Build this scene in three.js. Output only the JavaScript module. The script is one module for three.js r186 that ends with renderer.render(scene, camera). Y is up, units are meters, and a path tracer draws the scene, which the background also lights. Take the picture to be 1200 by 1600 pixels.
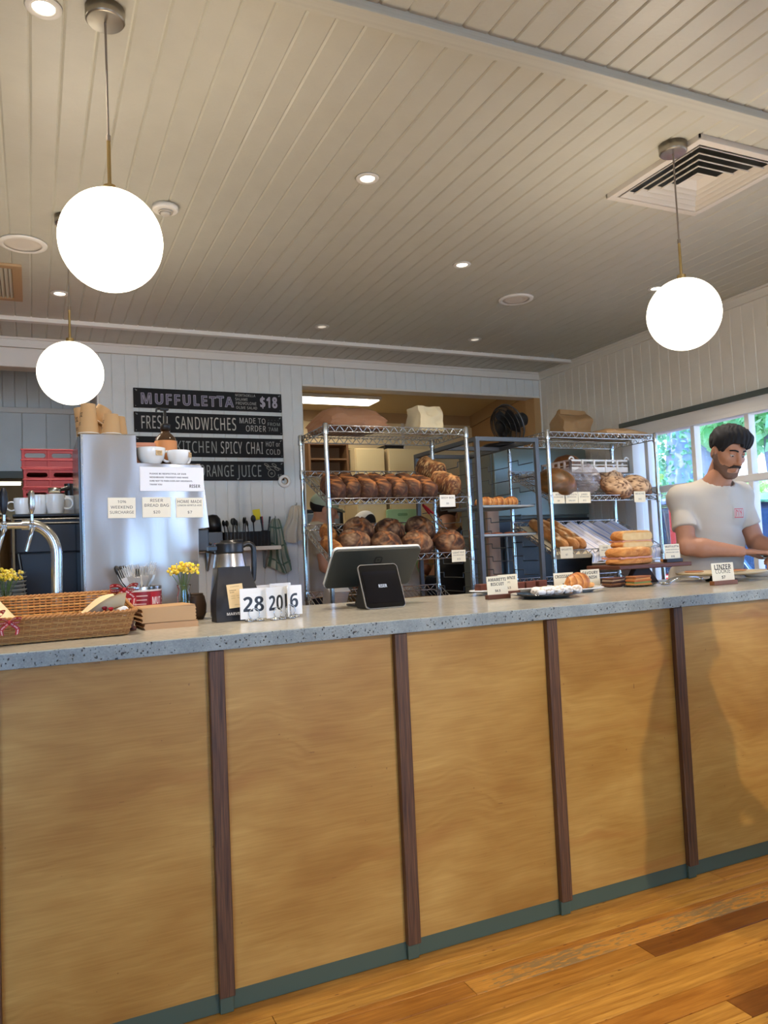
import * as THREE from 'three';
import { RoundedBoxGeometry } from 'three/addons/geometries/RoundedBoxGeometry.js';
import { mergeGeometries, mergeVertices, toCreasedNormals } from 'three/addons/utils/BufferGeometryUtils.js';
import { Sky } from 'three/addons/objects/Sky.js';
import { RectAreaLightUniformsLib } from 'three/addons/lights/RectAreaLightUniformsLib.js';

// ---------- camera, sky, sun, exposure ----------
const scene = new THREE.Scene();
const camera = new THREE.PerspectiveCamera(67.18, 1200 / 1600, 0.05, 200);
camera.position.set(0, 1.2, 0);
camera.rotation.set(3.0853 * Math.PI / 180, -24.5941 * Math.PI / 180, -2.5934 * Math.PI / 180, 'YXZ');
camera.updateMatrixWorld(true);
scene.add(camera);

const renderer = new THREE.WebGLRenderer({ antialias: true });
renderer.toneMapping = THREE.LinearToneMapping;
renderer.toneMappingExposure = 1.13;
renderer.shadowMap.enabled = true;
RectAreaLightUniformsLib.init();

const sky = new Sky();
sky.name = 'sky';
sky.scale.setScalar(500);
sky.userData.kind = 'structure';
const SUN = new THREE.Vector3(-0.42, 0.82, 0.30).normalize();
Object.assign(sky.material.uniforms.turbidity, { value: 10 });
sky.material.uniforms.rayleigh.value = 0.4;
sky.material.uniforms.mieCoefficient.value = 0.004;
sky.material.uniforms.mieDirectionalG.value = 0.8;
sky.material.uniforms.sunPosition.value.copy(SUN);
scene.add(sky);
scene.backgroundIntensity = 2.3;

const sun = new THREE.DirectionalLight(0xfff1dc, 7.5);
sun.name = 'sun';
sun.position.copy(SUN).multiplyScalar(40);
sun.castShadow = true;
sun.shadow.camera.left = sun.shadow.camera.bottom = -16;
sun.shadow.camera.right = sun.shadow.camera.top = 16;
sun.shadow.camera.far = 90;
sun.shadow.mapSize.set(2048, 2048);
scene.add(sun);

const PENDANT_LIGHT = 0.95, DOWN_LIGHT = 5, KITCHEN_LIGHT = 6, GLOBE_GLOW = 3.2, SPOT_LIGHT = 13;

// ---------- helpers ----------
function rngOf(s) { return () => { s = (s + 0x6d2b79f5) | 0; let t = Math.imul(s ^ (s >>> 15), 1 | s); t = (t + Math.imul(t ^ (t >>> 7), 61 | t)) ^ t; return ((t ^ (t >>> 14)) >>> 0) / 4294967296; }; }
const V = (x, y, z) => new THREE.Vector3(x, y, z);
const lerp = (a, b, t) => a + (b - a) * t, clamp = (x, a = 0, b = 1) => Math.min(b, Math.max(a, x));
const sstep = (a, b, x) => { const t = clamp((x - a) / (b - a)); return t * t * (3 - 2 * t); };
function h2(x, y, s) { let n = Math.imul(x, 374761393) ^ Math.imul(y, 668265263) ^ Math.imul(s, 2246822519); n = Math.imul(n ^ (n >>> 13), 1274126177); return ((n ^ (n >>> 16)) >>> 0) / 4294967296; }
function vnoise(x, y, px, py, s) {
  const xi = Math.floor(x), yi = Math.floor(y), fx = x - xi, fy = y - yi, u = fx * fx * (3 - 2 * fx), v = fy * fy * (3 - 2 * fy);
  const m = (a, p) => ((a % p) + p) % p, x0 = m(xi, px), x1 = m(xi + 1, px), y0 = m(yi, py), y1 = m(yi + 1, py);
  return lerp(lerp(h2(x0, y0, s), h2(x1, y0, s), u), lerp(h2(x0, y1, s), h2(x1, y1, s), u), v);
}
function fbm(x, y, px, py, oct, s) { let a = 0.5, r = 0, w = 0; for (let i = 0; i < oct; i++) { r += a * vnoise(x, y, px, py, s + i); w += a; a *= 0.5; x *= 2; y *= 2; px *= 2; py *= 2; } return r / w; }
function n3(x, y, z, s) { const zi = Math.floor(z), f = z - zi, w = f * f * (3 - 2 * f); return lerp(vnoise(x, y, 9999, 9999, s + zi * 17), vnoise(x, y, 9999, 9999, s + (zi + 1) * 17), w); }
// fn(u, v) in 0..1 -> [r, g, b] 0..255, or a grey number
function dtex(w, h, fn, srgb = true) {
  const d = new Uint8Array(w * h * 4);
  for (let y = 0; y < h; y++) for (let x = 0; x < w; x++) {
    const c = fn(x / w, y / h), o = (y * w + x) * 4;
    if (typeof c === 'number') d[o] = d[o + 1] = d[o + 2] = clamp(c, 0, 255); else { d[o] = clamp(c[0], 0, 255); d[o + 1] = clamp(c[1], 0, 255); d[o + 2] = clamp(c[2], 0, 255); }
    d[o + 3] = 255;
  }
  const t = new THREE.DataTexture(d, w, h);
  t.wrapS = t.wrapT = THREE.RepeatWrapping; t.magFilter = THREE.LinearFilter; t.minFilter = THREE.LinearMipmapLinearFilter; t.generateMipmaps = true;
  if (srgb) t.colorSpace = THREE.SRGBColorSpace;
  t.needsUpdate = true;
  return t;
}
function ctex(w, h, draw, bg = '#ffffff') {
  const c = document.createElement('canvas'); c.width = w; c.height = h;
  const g = c.getContext('2d');
  if (bg) { g.fillStyle = bg; g.fillRect(0, 0, w, h); }
  draw(g, w, h);
  const t = new THREE.CanvasTexture(c); t.colorSpace = THREE.SRGBColorSpace; t.magFilter = THREE.LinearFilter;
  return t;
}
const mixc = (a, b, t) => [lerp(a[0], b[0], t), lerp(a[1], b[1], t), lerp(a[2], b[2], t)];
const std = (color, roughness = 0.6, o = {}) => new THREE.MeshStandardMaterial({ color, roughness, ...o });
const phy = (color, roughness = 0.6, o = {}) => new THREE.MeshPhysicalMaterial({ color, roughness, ...o });

function prep(g) {
  if (!g.index) { const n = g.attributes.position.count, a = new Uint32Array(n); for (let i = 0; i < n; i++) a[i] = i; g.setIndex(new THREE.BufferAttribute(a, 1)); }
  if (!g.attributes.normal) g.computeVertexNormals();
  if (!g.attributes.uv) g.setAttribute('uv', new THREE.BufferAttribute(new Float32Array(g.attributes.position.count * 2), 2));
  return g;
}
function mg(list) {
  list = list.flat(4).filter(Boolean).map(prep);
  const col = list.some((g) => g.attributes.color);
  for (const g of list) {
    for (const k of Object.keys(g.attributes)) if (!['position', 'normal', 'uv', 'color'].includes(k)) g.deleteAttribute(k);
    if (!col) g.deleteAttribute('color');
    else if (!g.attributes.color) g.setAttribute('color', new THREE.BufferAttribute(new Float32Array(g.attributes.position.count * 3).fill(1), 3));
    g.morphAttributes = {};
  }
  return list.length === 1 ? list[0] : mergeGeometries(list);
}
const T = (g, x = 0, y = 0, z = 0, rx = 0, ry = 0, rz = 0) => { if (rx || ry || rz) g.applyMatrix4(new THREE.Matrix4().makeRotationFromEuler(new THREE.Euler(rx, ry, rz, 'YXZ'))); return g.translate(x, y, z); };
// box from its size and centre; r rounds the edges
const bx = (w, h, d, x = 0, y = 0, z = 0, r = 0, seg = 2) => (r ? new RoundedBoxGeometry(w, h, d, seg, r) : new THREE.BoxGeometry(w, h, d)).translate(x, y, z);
// box from its two corners
const bb = (x0, x1, y0, y1, z0, z1, r = 0) => bx(x1 - x0, y1 - y0, z1 - z0, (x0 + x1) / 2, (y0 + y1) / 2, (z0 + z1) / 2, r);
function rod(a, b, r, seg = 6, r2 = r) {
  a = Array.isArray(a) ? V(...a) : a; b = Array.isArray(b) ? V(...b) : b;
  const d = b.clone().sub(a), g = new THREE.CylinderGeometry(r2, r, d.length(), seg, 1);
  g.applyQuaternion(new THREE.Quaternion().setFromUnitVectors(V(0, 1, 0), d.normalize()));
  return g.translate((a.x + b.x) / 2, (a.y + b.y) / 2, (a.z + b.z) / 2);
}
const rods = (pts, r, seg = 6) => pts.slice(1).map((p, i) => rod(pts[i], p, r, seg));
const tube = (pts, r, n = 24, seg = 8, closed = false) => new THREE.TubeGeometry(new THREE.CatmullRomCurve3(pts.map((p) => (Array.isArray(p) ? V(...p) : p)), closed, 'centripetal'), n, r, seg, closed);
const lathe = (pts, seg = 28) => new THREE.LatheGeometry(pts.map((p) => new THREE.Vector2(p[0], p[1])), seg);
const ball = (r, x = 0, y = 0, z = 0, ws = 16, hs = 12) => new THREE.SphereGeometry(r, ws, hs).translate(x, y, z);
function shapeOf(pts) { const s = new THREE.Shape(); pts.forEach((p, i) => (i ? s.lineTo(p[0], p[1]) : s.moveTo(p[0], p[1]))); s.closePath(); return s; }
// prism with its outline in xy, from z = 0 to z = depth
const ext = (pts, depth, bevel = 0, seg = 1) => new THREE.ExtrudeGeometry(pts instanceof THREE.Shape ? pts : shapeOf(pts), { depth, bevelEnabled: bevel > 0, bevelSize: bevel, bevelThickness: bevel, bevelOffset: -bevel, bevelSegments: seg, curveSegments: 16 });
function rrect(w, h, r, x = 0, y = 0) {
  const s = new THREE.Shape(), a = x - w / 2, b = y - h / 2;
  s.moveTo(a + r, b); s.lineTo(a + w - r, b); s.absarc(a + w - r, b + r, r, -Math.PI / 2, 0); s.lineTo(a + w, b + h - r); s.absarc(a + w - r, b + h - r, r, 0, Math.PI / 2);
  s.lineTo(a + r, b + h); s.absarc(a + r, b + h - r, r, Math.PI / 2, Math.PI); s.lineTo(a, b + r); s.absarc(a + r, b + r, r, Math.PI, 1.5 * Math.PI);
  return s;
}
// metric uv from the way a face points; o shifts the pattern, swap turns it a quarter
function muv(g, ou = 0, ov = 0, swap = false) {
  g = g.index ? g.toNonIndexed() : g; g.computeVertexNormals();
  const p = g.attributes.position, n = g.attributes.normal, uv = new Float32Array(p.count * 2);
  for (let i = 0; i < p.count; i++) {
    const ax = Math.abs(n.getX(i)), ay = Math.abs(n.getY(i)), az = Math.abs(n.getZ(i));
    let a, b;
    if (ay >= ax && ay >= az) { a = p.getX(i); b = p.getZ(i); } else if (ax >= az) { a = p.getZ(i); b = p.getY(i); } else { a = p.getX(i); b = p.getY(i); }
    if (swap) [a, b] = [b, a];
    uv[i * 2] = a + ou; uv[i * 2 + 1] = b + ov;
  }
  g.setAttribute('uv', new THREE.BufferAttribute(uv, 2));
  return g;
}
const scaled = (t, x, y = x) => { const c = t.clone(); c.repeat.set(1 / x, 1 / y); c.needsUpdate = true; return c; };

// ---------- objects ----------
const used = {};
function numbered(n) { const k = used[n] = (used[n] ?? -1) + 1; return k ? n + '_' + String(k).padStart(3, '0') : n; }
function obj(name, geos, mat, parent = scene) {
  const m = new THREE.Mesh(Array.isArray(geos) ? mg(geos) : prep(geos), mat);
  m.name = parent === scene ? numbered(name) : name; m.castShadow = m.receiveShadow = true;
  parent.add(m);
  return m;
}
function tag(o, label, category, group) { o.userData.label = label; o.userData.category = category; if (group) o.userData.group = group; return o; }
function thing(name, label, category, pos = [0, 0, 0], turn = 0, group) {
  const o = new THREE.Group(); o.name = numbered(name); o.position.set(...pos); o.rotation.y = turn; scene.add(o);
  return tag(o, label, category, group);
}
function room(name, kind = 'structure') { const o = new THREE.Group(); o.name = name; o.userData.kind = kind; scene.add(o); return o; }
function copy(o, label, pos, turn = 0, group, tilt = [0, 0]) {
  const c = o.clone(); c.name = numbered(o.name.replace(/_\d{3}$/, '')); c.userData = { ...o.userData, label }; if (group) c.userData.group = group;
  c.rotation.order = 'YXZ'; c.position.set(...pos); c.rotation.set(tilt[0], turn, tilt[1]); scene.add(c);
  return c;
}
const deg = (a) => a * Math.PI / 180;

// naive surface nets: an indexed mesh of fn(x, y, z) = 0 (negative inside)
function nets(fn, lo, hi, cell) {
  const n = [0, 1, 2].map((k) => Math.max(3, Math.ceil((hi[k] - lo[k]) / cell) + 1)), [nx, ny, nz] = n, f = new Float32Array(nx * ny * nz);
  for (let k = 0, i = 0; k < nz; k++) for (let j = 0; j < ny; j++) for (let q = 0; q < nx; q++, i++) f[i] = fn(lo[0] + q * cell, lo[1] + j * cell, lo[2] + k * cell);
  const id = new Int32Array(nx * ny * nz).fill(-1), pos = [], idx = [], at = (x, y, z) => x + nx * (y + ny * z);
  const E = [[0, 1], [2, 3], [4, 5], [6, 7], [0, 2], [1, 3], [4, 6], [5, 7], [0, 4], [1, 5], [2, 6], [3, 7]];
  for (let z = 0; z < nz - 1; z++) for (let y = 0; y < ny - 1; y++) for (let x = 0; x < nx - 1; x++) {
    const v = []; let m = 0;
    for (let c = 0; c < 8; c++) { const a = f[at(x + (c & 1), y + ((c >> 1) & 1), z + (c >> 2))]; v.push(a); if (a < 0) m |= 1 << c; }
    if (m === 0 || m === 255) continue;
    let sx = 0, sy = 0, sz = 0, c = 0;
    for (const [a, b] of E) {
      if ((v[a] < 0) === (v[b] < 0)) continue;
      const t = v[a] / (v[a] - v[b]);
      sx += lerp(a & 1, b & 1, t); sy += lerp((a >> 1) & 1, (b >> 1) & 1, t); sz += lerp(a >> 2, b >> 2, t); c++;
    }
    id[at(x, y, z)] = pos.length / 3;
    pos.push(lo[0] + (x + sx / c) * cell, lo[1] + (y + sy / c) * cell, lo[2] + (z + sz / c) * cell);
  }
  for (let z = 1; z < nz - 1; z++) for (let y = 1; y < ny - 1; y++) for (let x = 1; x < nx - 1; x++) {
    const a = f[at(x, y, z)] < 0;
    for (let ax = 0; ax < 3; ax++) {
      const b = f[at(x + (ax === 0), y + (ax === 1), z + (ax === 2))] < 0;
      if (a === b) continue;
      const u = (ax + 1) % 3, w = (ax + 2) % 3, d = [x, y, z], g = (i, j) => { const e = d.slice(); e[u] -= i; e[w] -= j; return id[at(...e)]; };
      const q = [g(0, 0), g(1, 0), g(1, 1), g(0, 1)];
      if (a) idx.push(q[0], q[1], q[2], q[0], q[2], q[3]); else idx.push(q[0], q[2], q[1], q[0], q[3], q[2]);
    }
  }
  const g = new THREE.BufferGeometry();
  g.setAttribute('position', new THREE.Float32BufferAttribute(pos, 3)); g.setIndex(idx); g.computeVertexNormals();
  return prep(g);
}
const smin = (a, b, k) => { const h = clamp(0.5 + 0.5 * (b - a) / k); return lerp(b, a, h) - k * h * (1 - h); };
// distance to the tapered capsule a-b
function cap(x, y, z, a, b, ra, rb) {
  const bx_ = b[0] - a[0], by = b[1] - a[1], bz = b[2] - a[2], px = x - a[0], py = y - a[1], pz = z - a[2];
  const t = clamp((px * bx_ + py * by + pz * bz) / (bx_ * bx_ + by * by + bz * bz + 1e-9));
  return Math.hypot(px - bx_ * t, py - by * t, pz - bz * t) - lerp(ra, rb, t);
}
function ell(x, y, z, c, r) {
  const a = (x - c[0]) / r[0], b = (y - c[1]) / r[1], d = (z - c[2]) / r[2], k = Math.hypot(a, b, d), m = Math.hypot(a / r[0], b / r[1], d / r[2]);
  return m < 1e-9 ? -Math.min(...r) : k * (k - 1) / m;
}
// ---------- surfaces ----------
const plyTex = dtex(1280, 640, (u, v) => {
  const wob = fbm(u * 5, v * 3, 5, 3, 3, 11), w2 = fbm(u * 3, v * 4, 3, 4, 3, 51);
  const ring = fbm(u * 2 + wob * 0.4, v * 14 + wob * 2.2, 2, 14, 3, 21), t = 0.5 + 0.5 * Math.sin((ring * 4 + w2 * 3) * 6.283);
  const fine = fbm(u * 20, v * 320, 20, 320, 2, 31), cloud = fbm(u * 5 + wob * 0.6, v * 6 + wob, 5, 6, 5, 41);
  let c = mixc([162, 112, 40], [206, 160, 80], clamp(t * 0.15 + cloud * 1.2 - 0.2 + (fine - 0.5) * 0.34));
  c = mixc(c, [164, 96, 36], sstep(0.6, 0.85, ring) * 0.35);
  const k = fbm(u * 60, v * 60, 60, 60, 1, 71) > 0.988 ? 0.45 : 0;
  return mixc(c, [110, 66, 30], k);
});
const darkWoodTex = dtex(256, 512, (u, v) => {
  const g = fbm(u * 22 + fbm(u * 3, v * 5, 3, 5, 2, 5) * 2, v * 5, 22, 5, 4, 3), f = fbm(u * 70, v * 8, 70, 8, 2, 9);
  return mixc([60, 36, 17], [118, 80, 46], clamp(g * 1.1 + (f - 0.5) * 0.7));
});
const floorTex = dtex(1024, 256, (u, v) => {
  const w = fbm(u * 4, v * 3, 4, 3, 3, 5), g = fbm(u * 8 + w, v * 28 + w * 3, 8, 28, 4, 13), f = fbm(u * 30, v * 170, 30, 170, 2, 23);
  let c = mixc([154, 116, 56], [216, 184, 116], clamp(g * 0.95 + (f - 0.5) * 0.55));
  const s = fbm(u * 40, v * 34, 40, 34, 2, 91);
  return mixc(c, [84, 50, 24], sstep(0.86, 0.94, s) * 0.6);
});
const wornTex = dtex(512, 128, (u, v) => {
  const g = fbm(u * 8, v * 24, 8, 24, 4, 13), s = fbm(u * 22, v * 16, 22, 16, 4, 77) + 0.12 * Math.sin(u * 6.28);
  return mixc(mixc([172, 128, 64], [226, 180, 104], g), [146, 132, 112], sstep(0.54, 0.6, s) * 0.85);
});
const concTex = dtex(1024, 512, (u, v) => {
  const c = fbm(u * 6, v * 3, 6, 3, 5, 5), f = fbm(u * 160, v * 80, 160, 80, 2, 9);
  return mixc([150, 147, 136], [196, 191, 176], clamp(c * 0.9 + (f - 0.5) * 0.5 + 0.05));
});
const edgeTex = dtex(1024, 128, (u, v) => {
  const c = fbm(u * 10, v * 2, 10, 2, 4, 15), f = fbm(u * 190, v * 24, 190, 24, 2, 9);
  const p = fbm(u * 130, v * 15, 130, 15, 2, 33), dens = fbm(u * 5, v * 1, 5, 1, 2, 44);
  return mixc(mixc([120, 128, 124], [174, 180, 170], clamp(c * 0.8 + (f - 0.5) * 0.55 + 0.1)), [40, 42, 44], 0.85 * sstep(0.84 - dens * 0.1, 0.9 - dens * 0.1, p));
});
const edgeBump = dtex(1024, 128, (u, v) => { const p = fbm(u * 130, v * 15, 130, 15, 2, 33), dens = fbm(u * 5, v, 5, 1, 2, 44); return 255 * (1 - sstep(0.82 - dens * 0.1, 0.9 - dens * 0.1, p)); }, false);
const paintBump = dtex(512, 512, (u, v) => 128 + 160 * (fbm(u * 24, v * 6, 24, 6, 4, 3) - 0.5) + 60 * (fbm(u * 120, v * 120, 120, 120, 2, 8) - 0.5), false);
const paintTex = dtex(512, 512, (u, v) => { const d = fbm(u * 46, v * 46, 46, 46, 2, 61) > 0.93 ? 12 : 0; return 240 + 18 * (fbm(u * 6, v * 6, 6, 6, 4, 17) - 0.5) - d; });
const brushTex = dtex(512, 512, (u, v) => 150 + 36 * (fbm(u * 160, v * 5, 160, 5, 3, 7) - 0.5) + 60 * (fbm(u * 5, v * 5, 5, 5, 4, 19) - 0.5), false);
const warpTex = dtex(256, 256, (u, v) => 255 * fbm(u * 6, v * 6, 6, 6, 2, 29), false);

const M = {
  ply: std(0xffffff, 0.42, { map: scaled(plyTex, 1.5, 0.94) }),
  post: std(0xffffff, 0.5, { map: scaled(darkWoodTex, 0.09, 0.5) }),
  kick: std(0x4c5a44, 0.5),
  slabTop: std(0xffffff, 0.22, { map: scaled(concTex, 1.6, 0.8), bumpMap: scaled(concTex, 1.6, 0.8), bumpScale: 0.0008 }),
  slabEdge: std(0xffffff, 0.55, { map: scaled(edgeTex, 0.64, 0.08), bumpMap: scaled(edgeBump, 0.64, 0.08), bumpScale: 0.003 }),
  ceil: std(0xc4c2b4, 0.42, { map: scaled(paintTex, 0.9), bumpMap: scaled(paintBump, 0.4, 0.9), bumpScale: 0.0012 }),
  wall: std(0xe2e7e6, 0.5, { map: scaled(paintTex, 0.9), bumpMap: scaled(paintBump, 0.4, 0.9), bumpScale: 0.0012 }),
  wallWarm: std(0xeae4d6, 0.5, { map: scaled(paintTex, 0.9), bumpMap: scaled(paintBump, 0.4, 0.9), bumpScale: 0.0012 }),
  trim: std(0xdedbd4, 0.4),
  backing: std(0x8a8378, 0.9),
  plaster: std(0xd8d2c6, 0.85),
  cream: std(0xdcc79a, 0.7), tan: std(0xb08a5c, 0.75),
  greenTrim: std(0x4b544f, 0.5),
  steel: phy(0xa39c95, 0.24, { metalness: 0.65, bumpMap: scaled(warpTex, 0.8, 2.4), bumpScale: 0.012 }),
  chrome: std(0xc4c6c4, 0.17, { metalness: 1 }),
  wire: std(0xc6c6c2, 0.2, { metalness: 1 }),
  galv: std(0x686c70, 0.5, { metalness: 0.7 }),
  dullSteel: std(0x8e9494, 0.4, { metalness: 0.8 }),
  black: std(0x101113, 0.35), blackMatt: std(0x141416, 0.75), navy: std(0x10151f, 0.38),
  white: std(0xe9e8e4, 0.25), porcelain: phy(0xeef0f0, 0.18, { clearcoat: 0.6, clearcoatRoughness: 0.1 }),
  whiteMatt: std(0xe6e3da, 0.8),
  glass: phy(0xffffff, 0.03, { transmission: 1, thickness: 0, ior: 1.45 }),
  clearJar: phy(0xf4fbfa, 0.04, { transmission: 1, thickness: 0.003, ior: 1.45 }),
  film: phy(0xf2eeee, 0.22, { transmission: 0.86, thickness: 0, side: THREE.DoubleSide }),
  kraft: std(0xb8946a, 0.85), kraftDark: std(0x94744e, 0.9), bagWhite: std(0xd6c7a2, 0.85), cardboard: std(0xb79270, 0.9),
  card: std(0xe6dcc0, 0.8), blockWood: std(0x5a3220, 0.5), paleWood: std(0xb98a56, 0.55),
  red: std(0xa8161d, 0.45), crateRed: std(0xa42830, 0.5),
  skin: std(0xc4937a, 0.55), skinTan: std(0xae7d62, 0.55), hair: std(0x131419, 0.85), beard: std(0x2a2220, 0.8),
  tee: std(0xbcb6ab, 0.9, {}), denim: std(0x232834, 0.9),
};
const floorMats = [0xffe0a4, 0xf6cf90, 0xffe6b0, 0xecc080, 0xfad69a].map((c) => std(c, 0.32, { map: scaled(floorTex, 1.4, 0.34) }));
const floorDark = std(0xb4885a, 0.32, { map: scaled(floorTex, 1.4, 0.34) }), floorWorn = std(0xffe9b8, 0.4, { map: scaled(wornTex, 0.62, 0.085) });

// plank: L = its length, N = the way its face points; x, y, z give the middle of its face
function plank(len, w, th, ch, L, N, ou = 0, cd = ch) {
  const p = [[-w / 2, -th], [-w / 2, -cd], [-w / 2 + ch, 0], [w / 2 - ch, 0], [w / 2, -cd], [w / 2, -th]], pos = [], uv = [];
  const W = V(...L).cross(V(...N)), P = (l, [a, b]) => V(...L).multiplyScalar(l).add(V(...N).multiplyScalar(b)).add(W.clone().multiplyScalar(a));
  let run = 0;
  const tri = (a, b, c, ua, ub, uc) => { pos.push(...a, ...b, ...c); uv.push(...ua, ...ub, ...uc); };
  for (let i = 0; i < 6; i++) {
    const a = p[i], b = p[(i + 1) % 6], d = Math.hypot(b[0] - a[0], b[1] - a[1]), q = [P(-len / 2, a), P(len / 2, a), P(len / 2, b), P(-len / 2, b)], t = [[ou, run], [ou + len, run], [ou + len, run + d], [ou, run + d]];
    tri(q[0], q[1], q[2], t[0], t[1], t[2]); tri(q[0], q[2], q[3], t[0], t[2], t[3]); run += d;
  }
  for (const s of [-1, 1]) for (let i = 1; i < 5; i++) { const k = [p[0], p[i], p[i + 1]]; if (s > 0) k.reverse(); const t = k.map((c) => [c[0] + ou, c[1]]); tri(...k.map((c) => P(s * len / 2, c)), ...t); }
  const g = new THREE.BufferGeometry();
  g.setAttribute('position', new THREE.Float32BufferAttribute(pos, 3)); g.setAttribute('uv', new THREE.Float32BufferAttribute(uv, 2)); g.computeVertexNormals();
  return prep(g);
}
function lay(parent, g, mat, x, y, z) { const m = new THREE.Mesh(g, mat); m.name = 'board'; m.position.set(x, y, z); m.castShadow = m.receiveShadow = true; parent.add(m); return m; }

// ---------- the room ----------
const CEIL = 2.66, BACK = -5.29, RIGHT = 3.92, BW = 0.0848;
{
  const f = room('floor'), r = rngOf(7);
  obj('slab', [muv(bb(-4.6, 4.6, -0.16, -0.022, -9.2, 4.2))], M.backing, f);
  obj('floor_covering', [muv(bb(-4.5, RIGHT, -0.022, -0.001, -0.55, 4)), muv(bb(-4.5, -0.9, -0.022, -0.001, -9, -0.55)), muv(bb(-0.9, 4.5, -0.022, -0.001, -9, -2.135))], floorMats[1], f);
  const zs = [-2.135, -2.055, -1.977, -1.95, -1.875, -1.79, -1.707]; while (zs[zs.length - 1] < -0.56) zs.push(zs[zs.length - 1] + 0.083);
  for (let i = 0; i + 1 < zs.length; i++) {
    const joints = { 0: [2.2], 1: [0.55, 2.9], 2: [], 3: [1.07, 3.0], 4: [1.62], 5: [0.95, 2.85], 6: [2.3], 7: [1.18, 2.7], 8: [1.62] }[i] ?? [0.2 + r() * 1.4, 1.9 + r() * 1.2], xs = [-0.9, ...joints, RIGHT];
    for (let k = 0; k + 1 < xs.length; k++) {
      const len = xs[k + 1] - xs[k], w = zs[i + 1] - zs[i], pick = Math.floor(r() * 5);
      let m = floorMats[pick];
      if (i === 2) m = floorMats[3]; if ((i === 4 && k === 1) || (i === 8 && k === 1)) m = floorDark;
      if (i === 3 && k === 1) m = floorWorn;
      lay(f, plank(len - 0.002, w - 0.0022, 0.02, 0.0018, [1, 0, 0], [0, 1, 0], r() * 3), m, (xs[k] + xs[k + 1]) / 2, 0, (zs[i] + zs[i + 1]) / 2);
    }
  }
}
{
  const c = room('ceiling');
  obj('slab', [bb(-4.6, 2.235, CEIL + 0.013, CEIL + 0.2, -5.41, 4.2), bb(2.695, 4.1, CEIL + 0.013, CEIL + 0.2, -5.41, 4.2), bb(2.235, 2.695, CEIL + 0.013, CEIL + 0.2, -5.41, -2.44), bb(2.235, 2.695, CEIL + 0.013, CEIL + 0.2, -1.98, 4.2), bb(-4.6, 0.42, CEIL + 0.09, CEIL + 0.25, -9, -5.41)], M.backing, c);
  obj('lining', [bb(-4.5, RIGHT, CEIL, CEIL + 0.013, -0.9, 4), bb(-4.5, -0.86, CEIL, CEIL + 0.013, BACK, -0.9)], M.ceil, c);
  const sec = [[-1.78, -0.9], [-4.83, -1.84], [BACK, -4.87]].map(([a, b]) => [a, b, [0, 1.3, 2.1].map((o) => plank(b - a, BW - 0.0002, 0.012, 0.006, [0, 0, 1], [0, -1, 0], o, 0.0045))]);
  for (const [a, b, gs] of sec) for (let i = 0; i < 57; i++) { const x = RIGHT - BW / 2 - i * BW; if (x <= -0.86) continue; if (a < -4 && b > -2 && x > 2.193 && x < 2.737) { for (const [p, q] of [[a, -2.44], [-1.98, b]]) lay(c, plank(q - p, BW - 0.0002, 0.012, 0.006, [0, 0, 1], [0, -1, 0], 0, 0.0045), M.ceil, x, CEIL, (p + q) / 2); } else lay(c, gs[i % 3], M.ceil, x, CEIL, (a + b) / 2); }
  for (const [n, z0, z1, d, m] of [['cover_strip', -1.838, -1.778, 0.026, M.ceil], ['cover_strip', -4.872, -4.83, 0.024, M.trim]]) obj(n, [bb(-4.5, RIGHT, CEIL - d, CEIL + 0.012, z0, z1, 0.003)], m, c);
}
{
  const w = room('wall_back');
  // left pier from the side opening to the kitchen opening, the head over the kitchen opening and the header over the side opening
  obj('core', [bb(0.412, 1.811, 0, CEIL, BACK - 0.12, BACK - 0.012), bb(1.811, 3.98, 2.458, CEIL, BACK - 0.12, BACK - 0.012), bb(-4.6, 0.412, 2.475, CEIL, BACK - 0.12, BACK - 0.012)], M.plaster, w);
  const tall = [0, 0.7, 1.9].map((o) => plank(2.595, BW - 0.0002, 0.012, 0.005, [0, 1, 0], [0, 0, 1], o, 0.004)), head = [0, 0.7, 1.9].map((o) => plank(0.137, BW - 0.0002, 0.012, 0.005, [0, 1, 0], [0, 0, 1], o, 0.004));
  const n = 17, s = (1.811 - 0.412) / n;
  const fit = plank(2.595, s - 0.0002, 0.012, 0.005, [0, 1, 0], [0, 0, 1], 0.3, 0.004);
  for (let i = 0; i < n; i++) lay(w, i % 2 ? fit : fit, M.wall, 0.412 + s * (i + 0.5), 2.595 / 2, BACK);
  for (let i = 0; i < 25; i++) { const x = 1.811 + BW * (i + 0.5); if (x < RIGHT) lay(w, head[i % 3], M.wall, x, 2.458 + 0.0685, BACK); }
  obj('header_board', [bb(-4.5, 0.412, 2.475, 2.595, BACK - 0.012, BACK + 0.004, 0.002)], M.trim, w);
  obj('opening_jamb', [bb(3.845, RIGHT, 0, 2.458, BACK - 0.12, BACK + 0.006, 0.003)], M.tan, w);
  obj('opening_head', [bb(1.811, RIGHT, 2.445, 2.46, BACK - 0.12, BACK + 0.008, 0.003)], M.trim, w);
  obj('corner_bead', [bb(RIGHT - 0.014, RIGHT, 0, 2.6, BACK, BACK + 0.012, 0.002), bb(0.4, 0.414, 0, 2.595, BACK - 0.12, BACK + 0.006, 0.002)], M.trim, w);
  const t = room('trim_1');
  obj('cornice', [bb(-4.5, RIGHT, 2.597, CEIL, BACK, BACK + 0.018, 0.003), bb(-4.5, RIGHT, 2.645, CEIL, BACK, BACK + 0.03, 0.003)], M.trim, t);
  const t2 = room('trim_2');
  obj('cornice', [bb(RIGHT - 0.018, RIGHT, 2.597, CEIL, BACK, 4, 0.003), bb(RIGHT - 0.03, RIGHT, 2.645, CEIL, BACK, 4, 0.003)], M.wallWarm, t2);
}
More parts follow.
